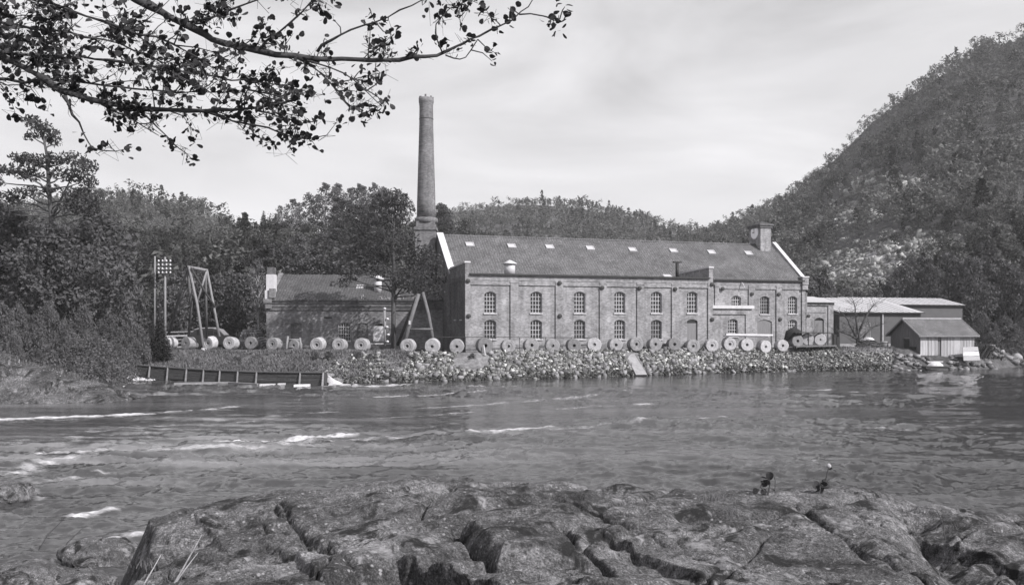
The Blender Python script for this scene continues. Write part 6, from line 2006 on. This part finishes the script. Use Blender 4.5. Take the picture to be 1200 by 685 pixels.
# low scrub between the rocks
k = rr.random(n) < 0.16; xs_, ys_, zs_ = x[k], y[k], z[k]; Vs, Ts = [], []
for i in range(len(xs_)):
    T = FAR[2 + i % 3]; hh = rr.uniform(0.8, 2.6) * ys_[i] / 300 * 1.2; a = rr.uniform(0, 6.28)
    Vs.append(np.stack([(T[:, 0] * math.cos(a) - T[:, 1] * math.sin(a)) * hh * 1.7 + xs_[i] + rr.normal(0, 2), (T[:, 0] * math.sin(a) + T[:, 1] * math.cos(a)) * hh * 1.7 + ys_[i] - 1, (T[:, 2] - 0.25) * hh + zs_[i]], -1)); Ts.append(np.full(len(T), np.clip(rr.normal(0.15, 0.05), 0.06, 0.26)))
V = np.concatenate(Vs); me = np_mesh('scrub', V, np.arange(len(V)).reshape(-1, 3), M['woods']); me.attributes.new('tone', 'FLOAT', 'POINT').data.foreach_set('value', np.concatenate(Ts).astype(np.float32))
link('scrub', me, kind='stuff')

# ------------------------------------------------------------------ alder bough overhead
r = np.random.default_rng(909)
alder = thing('alder_tree', 'overhanging alder whose leafy dark boughs frame the upper left of the view', 'tree', (-8.2, 4.2, 2.6))
al = alder.location.copy()
tb = MB(); tb.tube([Vector((0, 0, -1.2)), Vector((0.1, 0, 1.0)), Vector((0.3, 0.4, 2.6)), Vector((0.4, 0.9, 4.4)), Vector((0.6, 1.1, 6.5))], [0.24, 0.19, 0.15, 0.12, 0.07], 10)
tb.build('trunk', M['bark_bough'], alder, True)
BOUGHS = [
    # (points px,row,Y), radii at start and end, twigs per metre, leafiness
    ([(-620, 250, 5.3), (-420, 60, 5.9), (-160, 30, 6.4), (-60, 50, 6.4), (0, 64, 6.5), (40, 84, 6.5), (62, 101, 6.5), (80, 113, 6.5), (130, 122, 6.6), (200, 130, 6.6), (240, 128, 6.7), (290, 129, 6.7), (320, 123, 6.7), (350, 115, 6.8)], 0.078, 0.008, 14, 1.0),
    ([(-560, 40, 5.4), (-250, -160, 5.8), (100, -42, 6.2), (160, 0, 6.2), (190, 14, 6.2), (215, 27, 6.25), (240, 41, 6.3), (260, 50, 6.3), (300, 60, 6.35), (345, 66, 6.4), (400, 70, 6.4), (450, 70, 6.4), (500, 68, 6.4), (525, 60, 6.4), (545, 50, 6.4), (560, 43, 6.4), (590, 28, 6.4), (612, 15, 6.4), (626, -4, 6.4)], 0.080, 0.003, 6.5, 0.55),
    ([(372, 62, 6.4), (385, 46, 6.35), (410, 35, 6.3), (440, 27, 6.3), (470, 12, 6.25), (494, 0, 6.2)], 0.012, 0.004, 4.5, 0.6),
    ([(522, 65, 6.4), (540, 73, 6.38), (552, 62, 6.36), (560, 46, 6.35)], 0.006, 0.004, 1.0, 0.5),
    ([(608, 17, 6.4), (640, 19, 6.38), (656, 24, 6.35)], 0.006, 0.004, 1.0, 0.5),
    ([(350, 67, 6.4), (375, 84, 6.45), (395, 108, 6.5), (415, 128, 6.5), (434, 139, 6.5)], 0.009, 0.003, 12.0, 0.8),
    ([(290, 105, 6.9), (325, 112, 6.9), (352, 122, 6.85)], 0.008, 0.003, 9, 0.9),
    ([(300, 128, 6.7), (330, 136, 6.7), (350, 146, 6.7)], 0.008, 0.003, 9, 0.9),
    ([(120, 122, 6.6), (150, 138, 6.6), (185, 158, 6.6)], 0.009, 0.003, 9, 0.7),
    ([(345, 68, 6.4), (390, 79, 6.35), (415, 93, 6.3), (442, 118, 6.3)], 0.008, 0.003, 3.5, 0.7),
    ([(76, 112, 6.5), (84, 130, 6.48), (100, 158, 6.45), (109, 178, 6.45)], 0.016, 0.003, 3.0, 0.5),
    ([(160, 127, 6.6), (186, 149, 6.6), (206, 172, 6.6)], 0.010, 0.003, 4.0, 0.6),
    ([(240, 128, 6.7), (275, 142, 6.7), (300, 147, 6.7), (325, 152, 6.7), (346, 164, 6.7)], 0.013, 0.003, 10.0, 0.9),
    ([(-300, -90, 5.8), (-100, -50, 6.0), (0, -16, 6.0), (80, 10, 6.0), (140, 33, 6.05), (205, 52, 6.1), (250, 80, 6.1)], 0.022, 0.005, 18, 1.0),
    ([(-160, 45, 6.7), (-60, 58, 6.8), (40, 66, 6.8), (110, 68, 6.9), (170, 75, 6.9), (235, 88, 6.9), (305, 97, 7.0), (345, 100, 7.0)], 0.018, 0.005, 16, 1.0),
    ([(-100, 10, 6.2), (0, 28, 6.2), (60, 36, 6.2), (120, 45, 6.25), (175, 62, 6.3), (215, 96, 6.3)], 0.014, 0.004, 18, 1.0),
    ([(215, 28, 6.3), (250, 20, 6.2), (290, 8, 6.1), (330, -14, 6.0)], 0.012, 0.004, 8, 0.8),
    ([(300, 60, 6.35), (330, 36, 6.3), (352, 16, 6.2), (372, -8, 6.2)], 0.010, 0.004, 7, 0.7),
    ([(520, 62, 6.4), (505, 40, 6.3), (515, 15, 6.3), (540, 4, 6.3)], 0.006, 0.003, 4, 0.6),
    ([(-40, 90, 6.8), (10, 96, 6.9), (60, 92, 6.9), (125, 100, 7.0), (190, 108, 7.0), (260, 108, 7.0)], 0.014, 0.004, 11, 0.9),
]
twg = MB(); LV = []; ALLP = []


def put_leaves(p, d, n, spread):
    for _ in range(n):
        dv = (d * 0.5 + Vector(r.normal(0, 0.55, 3))).normalized()
        LV.append((p + Vector(r.normal(0, spread, 3)), dv, r.uniform(0.026, 0.060)))


for pts, r0, r1, per, leafy in BOUGHS:
    q = [P(*p) - al for p in pts]
    # soften the polyline
    fine = []
    for a, b in zip(q[:-1], q[1:]):
        n = max(2, int((b - a).length / 0.10))
        for k in range(n): fine.append(a.lerp(b, k / n))
    fine.append(q[-1])
    for _ in range(2): fine = [fine[0]] + [(fine[i - 1] + fine[i] * 2 + fine[i + 1]) / 4 for i in range(1, len(fine) - 1)] + [fine[-1]]
    nj = len(fine)
    fine = [p + Vector(r.normal(0, 0.006, 3)) for p in fine]
    ALLP += fine
    rad = [(r0 + (r1 - r0) * (k / (nj - 1)) ** 0.7) * (1 + 0.14 * r.normal()) for k in range(nj)]
    mb = MB(); mb.tube(fine, rad, 8); mb.build('bough', M['bark_bough'], alder, True)
    # twigs
    for k in range(nj - 1):
        seg = (fine[k + 1] - fine[k])
        w = fine[k] + al
        pxx = 600 + F * w.x / w.y
        if pxx < -60: continue
        for _ in range(r.poisson(per * seg.length)):
            t = seg.normalized()
            d = Vector((r.normal(0.25, 0.6), r.normal(0, 0.6), r.normal(0.2, 0.55))) + t * 0.6
            d.normalize()
            L = r.uniform(0.10, 0.42) * (1.0 if leafy > 0.75 else 0.62)
            a = fine[k].lerp(fine[k + 1], r.uniform()); pp = [a]
            for s in range(3):
                d = (d + Vector(r.normal(0, 0.28, 3)) + Vector((0, 0, 0.05))).normalized(); pp.append(pp[-1] + d * L / 3)
            twg.tube(pp, [0.0055, 0.0042, 0.0032, 0.0018], 4, False)
            put_leaves(pp[3], d, int(r.integers(4, 10)), 0.024)
            for s in (1, 2):
                if r.uniform() < 0.75 * leafy: put_leaves(pp[s], d, int(r.integers(2, 7)), 0.024)
                if r.uniform() < 0.35:
                    e = pp[s] + Vector(r.normal(0, 0.06, 3)); twg.tube([pp[s], e], [0.003, 0.0018], 3, False); put_leaves(e, (e - pp[s]).normalized(), int(r.integers(2, 6)), 0.018)
            for _ in range(6):
                e0 = pp[int(r.integers(1, 4))]; twg.tube([e0, e0 + Vector(r.normal(0, 0.035, 3)), e0 + Vector(r.normal(0, 0.06, 3))], [0.0022, 0.0018, 0.0012], 3, False)
            if r.uniform() < 0.45:      # little cones on short stalks
                for _ in range(3):
                    e = pp[2] + Vector((r.normal(0, 0.03), r.normal(0, 0.03), -abs(r.normal(0.03, 0.02)))); twg.tube([pp[2], e], [0.0018, 0.0015], 3, False)
                    twg.tube([e + Vector((0, 0, 0.008)), e, e - Vector((0, 0, 0.012))], [0.004, 0.008, 0.003], 5)
# leaf clusters that stand out
for px, row, Y, n, sp in ((655, 18, 6.35, 16, 0.055), (662, 8, 6.3, 6, 0.03), (648, 28, 6.35, 7, 0.03), (602, 24, 6.4, 5, 0.04), (598, 10, 6.4, 4, 0.02), (580, 62, 6.4, 6, 0.03), (577, 72, 6.4, 4, 0.02), (583, 40, 6.4, 4, 0.03), (517, 50, 6.4, 9, 0.035), (524, 48, 6.4, 4, 0.02),
                          (480, 62, 6.4, 5, 0.02), (448, 24, 6.3, 6, 0.03), (452, 38, 6.3, 5, 0.025), (432, 18, 6.3, 4, 0.02), (500, 2, 6.2, 8, 0.05), (520, 8, 6.3, 5, 0.03), (375, 18, 6.3, 5, 0.03), (390, 22, 6.3, 3, 0.015), (357, 18, 6.3, 3, 0.015), (425, 80, 6.3, 5, 0.025),
                          (442, 98, 6.3, 4, 0.015), (447, 122, 6.3, 6, 0.022), (432, 126, 6.4, 4, 0.02), (418, 135, 6.5, 5, 0.03), (430, 142, 6.5, 4, 0.02), (108, 176, 6.45, 7, 0.03), (95, 160, 6.45, 3, 0.02), (204, 172, 6.6, 6, 0.025), (196, 166, 6.6, 4, 0.02),
                          (342, 164, 6.7, 5, 0.02), (408, 104, 6.5, 4, 0.02), (560, 4, 6.3, 4, 0.02), (540, 6, 6.3, 5, 0.03), (380, 45, 6.3, 3, 0.02), (345, 108, 6.8, 8, 0.05), (320, 128, 6.8, 6, 0.04)):
    c = P(px, row, Y) - al; put_leaves(c, Vector((0, 0, -0.2)), int(n * 1.3), sp)
    a = min(ALLP, key=lambda v: (v - c).length); mdl = a.lerp(c, 0.5) + Vector(r.normal(0, 0.015, 3))
    twg.tube([a, mdl, c], [0.005, 0.004, 0.002], 4, False)
twg.build('twigs', M['twig'], alder, kind='stuff')
# one leaf: rounded, notched at the tip, slightly folded along the midrib, on a short stalk
prof = [(0.12, 0.05), (0.28, 0.26), (0.48, 0.40), (0.70, 0.44), (0.88, 0.36), (1.0, 0.16), (0.96, 0.0)]
vs = [(0.0, 0, 0)] + [(x, y, 0.18 * abs(y) - 0.10 * x * x) for x, y in prof] + [(x, -y, 0.18 * abs(y) - 0.10 * x * x) for x, y in prof[:-1]]
mid = [(0.5, 0, -0.03)]
outline = [0] + list(range(1, 8)) + list(range(13, 7, -1))
vs = np.array(vs + mid); c_i = len(vs) - 1
leaf_tris = np.array([(outline[k], outline[(k + 1) % len(outline)], c_i) for k in range(len(outline))])
LM = [np_mesh('alder_leaf', vs * np.array([1, w, c]), leaf_tris, M['leaf_alder']) for w, c in ((1.0, 1.0), (0.88, 1.6), (1.05, 0.4), (0.95, -1.2))]


def leaf_frame(dv):
    x = np.array(dv); n = r.normal(0, 0.8, 3) + np.array([0, -0.2, 0.6]); y = np.cross(n, x); y /= np.linalg.norm(y) + 1e-9; z = np.cross(x, y)
    return np.stack([x, y, z], 1)


def in_view(p):
    w = p + al; a = 600 + F * w.x / w.y; b = HZ - (w.z - CZ) * F / w.y
    return -5 < a < 1205 and -5 < b < 690


vis = [k for k, (p, d, s) in enumerate(LV) if in_view(p)]
vis.sort(key=lambda k: -LV[k][2] / (LV[k][0] + al).y)
single = set(vis[:290])
bulkV, bulkF = [], []; nb_ = 0
for k, (p, d, s) in enumerate(LV):
    Fm = leaf_frame(d)
    if k in single:
        o = link('leaf', LM[k % 4], alder); Mx = Matrix(Fm.tolist()).to_4x4(); o.matrix_basis = Matrix.Translation(p) @ Mx @ Matrix.Scale(s, 4)
    else:
        co = np.array([v.co for v in LM[k % 4].vertices]) if False else vs * np.array([[1, 1, 1], [0.88 if False else 1, 0.88, 1.6], [1, 1.05, 0.4], [1, 0.95, -1.2]][k % 4])
        bulkV.append((Fm @ (co * s).T).T + np.array(p)); bulkF.append(leaf_tris + nb_); nb_ += len(vs)
link('leaves', np_mesh('leaves', np.concatenate(bulkV), np.concatenate(bulkF), M['leaf_alder']), alder, kind='stuff')

# ------------------------------------------------------------------ plants on the near rock
def rz(x, y): return float(rock_z(np.array([x]), np.array([y]))[0])


def rock_pt(px, row):
    """point on the rock surface seen at a photo pixel"""
    Ys = np.linspace(4.0, 9.3, 1060); xs = (px - 600) / F * Ys; zs = rock_z(xs, Ys)
    hit = np.nonzero(zs >= CZ + (HZ - row) * Ys / F)[0]
    if len(hit): return Vector((xs[hit[0]], Ys[hit[0]], zs[hit[0]]))
    Y = 8.7; x = (px - 600) / F * Y
    return Vector((x, Y, rz(x, Y)))


TV, TF = [], []


def tuft(px, row, h, n, spread, label, mat='grass', lean=0.0):
    p = rock_pt(px, row); V, Fc = [], []
    for k in range(n):
        a = r.uniform(0, 6.28); b0 = np.array([r.normal(0, spread), r.normal(0, spread * 0.6), -0.03]); hh = h * r.uniform(0.45, 1.1); ln = r.uniform(0.15, 0.75) * hh
        dx, dy = math.cos(a) * ln + lean * hh, math.sin(a) * ln; wv = 0.0035
        for j in range(4):
            t = j / 3; c = b0 + np.array([dx * t * t, dy * t * t, hh * (t - 0.25 * t * t)]); ww = wv * (1 - t * 0.9)
            V += [c + np.array([-ww * math.sin(a + 1.5), ww * math.cos(a + 1.5), 0]), c - np.array([-ww * math.sin(a + 1.5), ww * math.cos(a + 1.5), 0])]
        b = k * 8
        Fc += [(b + 2 * j, b + 2 * j + 1, b + 2 * j + 3, b + 2 * j + 2) for j in range(3)]
    TV.append(np.array(V) + np.array(p)); TF.append(np.array(Fc) + sum(len(v) for v in TV[:-1]))


for px, row, h, n, sp, lab in (
        (842, 585, 0.16, 90, 0.07, 'bushy grass tuft on the rock crest left of the leafy weed'), (853, 600, 0.12, 60, 0.05, 'grass tuft hanging in the crack below the crest tuft, right of centre'),
        (555, 578, 0.06, 70, 0.10, 'short grass in the dip of the crest near the middle of the rock'), (690, 582, 0.10, 80, 0.12, 'fine grass growing in the seam on the crest right of the middle'),
        (722, 592, 0.14, 60, 0.08, 'long bent blades in the seam beside the pale speckled crest'), (945, 582, 0.09, 70, 0.06, 'small grass tuft between the two leafy weeds on the crest'),
        (415, 582, 0.05, 50, 0.08, 'short grass on the crest left of the middle of the rock'), (450, 596, 0.05, 60, 0.10, 'short grass tuft in the hollow below the left crest'),
        (620, 672, 0.07, 50, 0.07, 'sparse blades in front of the loose block'), (660, 668, 0.06, 40, 0.06, 'sparse blades right of the loose block'),
        (1080, 596, 0.10, 90, 0.12, 'grass in the gully right of the big slab'), (1118, 618, 0.10, 80, 0.10, 'grass at the top of the right hand rock'), (760, 640, 0.06, 60, 0.12, 'low grass in the diagonal seam of the rock'),
        (180, 660, 0.12, 60, 0.10, 'grass on the dark left flank of the rock'), (215, 672, 0.12, 60, 0.08, 'grass round the pale dry stems on the left flank')):
    tuft(px, row, h, n, sp, lab)


link('rock_grass', np_mesh('rock_grass', np.concatenate(TV), np.concatenate(TF), M['grass']), kind='stuff')


def weed(px, row, stems, label, cat='weed'):
    p = rock_pt(px, row); o = thing('leafy_weed', label, cat, p)
    mb = MB(); Vl, Fl = [], []; n0 = 0
    for (tx, tr, nl, s) in stems:
        tip = Vector(((tx - px) / F * p.y, 0.02, (row - tr) / F * p.y))
        mb.tube([Vector((0, 0, -0.03)), tip * 0.5 + Vector((0.01, 0, 0)), tip], [0.009, 0.008, 0.006], 5)
        for k in range(nl):
            d = Vector((r.normal(0, 0.8), r.normal(0, 0.6), r.normal(0.2, 0.4))).normalized(); lf = link('leaf', LM[k % 4], o)
            lf.matrix_basis = Matrix.Translation(tip - Vector((0, 0, 0.02 * k))) @ Matrix(leaf_frame(d).tolist()).to_4x4() @ Matrix.Scale(s * r.uniform(.8, 1.15), 4)
    mb.build('stem', M['twig'], o)
    return o, p


weed(899, 580, [(903, 562, 5, 0.085), (891, 570, 5, 0.075)], 'low weed with two clumps of dark leaves on the crest, left one of the pair')
o, p = weed(962, 578, [(962, 564, 6, 0.095), (972, 548, 2, 0.04)], 'taller leafy weed with a pale flower head on the crest')
tip = Vector(((972 - 962) / F * p.y, 0.02, (578 - 547) / F * p.y))
mb = MB(); mb.lathe([(0.0, -0.02), (0.022, -0.005), (0.026, 0.012), (0.012, 0.03), (0.0, 0.035)], 8, tip.x, tip.y, tip.z); mb.build('flower_head', M['dry_stem'], o, True)
for px, row, tips, lab, mat in ((200, 684, [(232, 629), (222, 646), (228, 650)], 'pale forked dry stem on the left flank of the rock', 'dry_stem'), (165, 684, [(180, 655)], 'short pale dry stem at the lower left of the rock', 'dry_stem'),
                                (1108, 632, [(1106, 600), (1122, 622)], 'thin bent stem rising from the gully near the right edge', 'twig'), (908, 578, [(908, 549)], 'single grass stalk beside the left leafy weed', 'twig')):
    p = rock_pt(px, row); o = thing('dry_stem', lab, 'plant stem', p)
    for tx, tr in tips:
        t = Vector(((tx - px) / F * p.y, r.uniform(0, 0.15), (row - tr) / F * p.y)); mb = MB()
        mb.tube([Vector((0, 0, -0.04)), t * 0.45 + Vector((0.02, 0, 0.01)), t], [0.006, 0.0045, 0.002], 5); mb.build('stem', M[mat], o)
for (px, row, tips, lab) in ((42, 642, [(72, 606)], 'slender bare twig rising from the water between the boulders'), (66, 650, [(95, 616), (104, 648)], 'forked bare twig with a bud beside the wedge shaped boulder')):
    x, y = water_pt(px, row); o = thing('bare_twig', lab, 'twig', (x, y, -0.05))
    for tx, tr in tips:
        t = Vector(((tx - px) / F * y, 0.1, (row - tr) / F * y)); mb = MB(); mb.tube([Vector((0, 0, -0.1)), t * 0.5 + Vector((-0.05, 0, 0)), t], [0.012, 0.01, 0.006], 5); mb.build('stem', M['twig'], o)

# ------------------------------------------------------------------ grass on the banks
def bank_grass(name, pxa, pxb, ya, yb, n, h, seed, mat='grass'):
    rr = np.random.default_rng(seed)
    px = rr.uniform(pxa, pxb, n); f = rr.uniform(0, 1, n)
    Y = shore(px) + ya + (yb - ya) * f; X = (px - 600) / F * Y
    k = fbm(X * 0.5, Y * 0.5, 0, seed, 3) > -0.28
    px, X, Y = px[k], X[k], Y[k]; n = len(px); Zg = H(X, Y)
    a = rr.uniform(0, 6.28, n); w = rr.uniform(0.05, 0.14, n); hh = h * rr.uniform(0.4, 1.2, n) * (0.6 + 0.7 * (fbm(X * 0.7, Y * 0.7, 0, seed + 1, 2) + 0.4))
    c, s = np.cos(a) * w, np.sin(a) * w
    V = np.stack([np.stack([X - c, Y - s, Zg - 0.03], -1), np.stack([X + c, Y + s, Zg - 0.03], -1), np.stack([X + rr.normal(0, .12, n), Y + rr.normal(0, .12, n), Zg + np.maximum(hh, 0.05)], -1)], 1).reshape(-1, 3)
    link(name, np_mesh(name, V, np.arange(3 * n).reshape(n, 3), M[mat]), kind='stuff')


bank_grass('bank_grass', 150, 480, 0.6, 11, 26000, 0.32, 401)
bank_grass('bank_grass', -60, 170, 8.5, 16, 14000, 0.40, 402, 'grass_dark')
bank_grass('bank_grass', 865, 1050, 0.5, 4.6, 5000, 0.28, 403)
bank_grass('bank_grass', 1120, 1300, 2.0, 12, 9000, 0.45, 404, 'grass_dark')

# undergrowth down to the water on the left bank
rr = np.random.default_rng(411); n = 5200
px = rr.uniform(-80, 158, n); Y = shore(px) + rr.uniform(0.3, 13, n) ** 1.0
k = ~((px < 105) & (Y < 62 - 0.03 * px)); px, Y = px[k], Y[k]; n = len(px)
X = (px - 600) / F * Y; Zg = H(X, Y); hh = 0.9 * (0.5 + 0.9 * (fbm(X * 0.5, Y * 0.5, 0, 412, 3) + 0.4)) * rr.uniform(0.5, 1.3, n)
k = hh > 0.12; X, Y, Zg, hh = X[k], Y[k], Zg[k], hh[k]; m_ = 9
pos = np.repeat(np.stack([X, Y, Zg], -1), m_, 0) + np.stack([rr.normal(0, 0.3, len(X) * m_), rr.normal(0, 0.3, len(X) * m_), np.repeat(hh, m_) * rr.uniform(0, 1, len(X) * m_)], -1)
V, Fc = cards(pos, 0.10, rr, 0.0, 0.6)
link('undergrowth', np_mesh('undergrowth', V, Fc, M['leaf_broad']), kind='stuff')

# ------------------------------------------------------------------ haze
mb = MB(); mb.box(-1460, 1460, -60, 712, -4.5, HAZE_TOP)
m = bpy.data.materials.new('haze'); m.use_nodes = True; nt = m.node_tree; nt.nodes.remove(nt.nodes['Principled BSDF'])
pv = nt.nodes.new('ShaderNodeVolumePrincipled'); pv.inputs['Color'].default_value = (0.95, 0.95, 0.97, 1); pv.inputs['Density'].default_value = HAZE_D; pv.inputs['Anisotropy'].default_value = 0.0
nt.links.new(pv.outputs['Volume'], nt.nodes['Material Output'].inputs['Volume'])
mb.build('haze', m, kind='stuff')
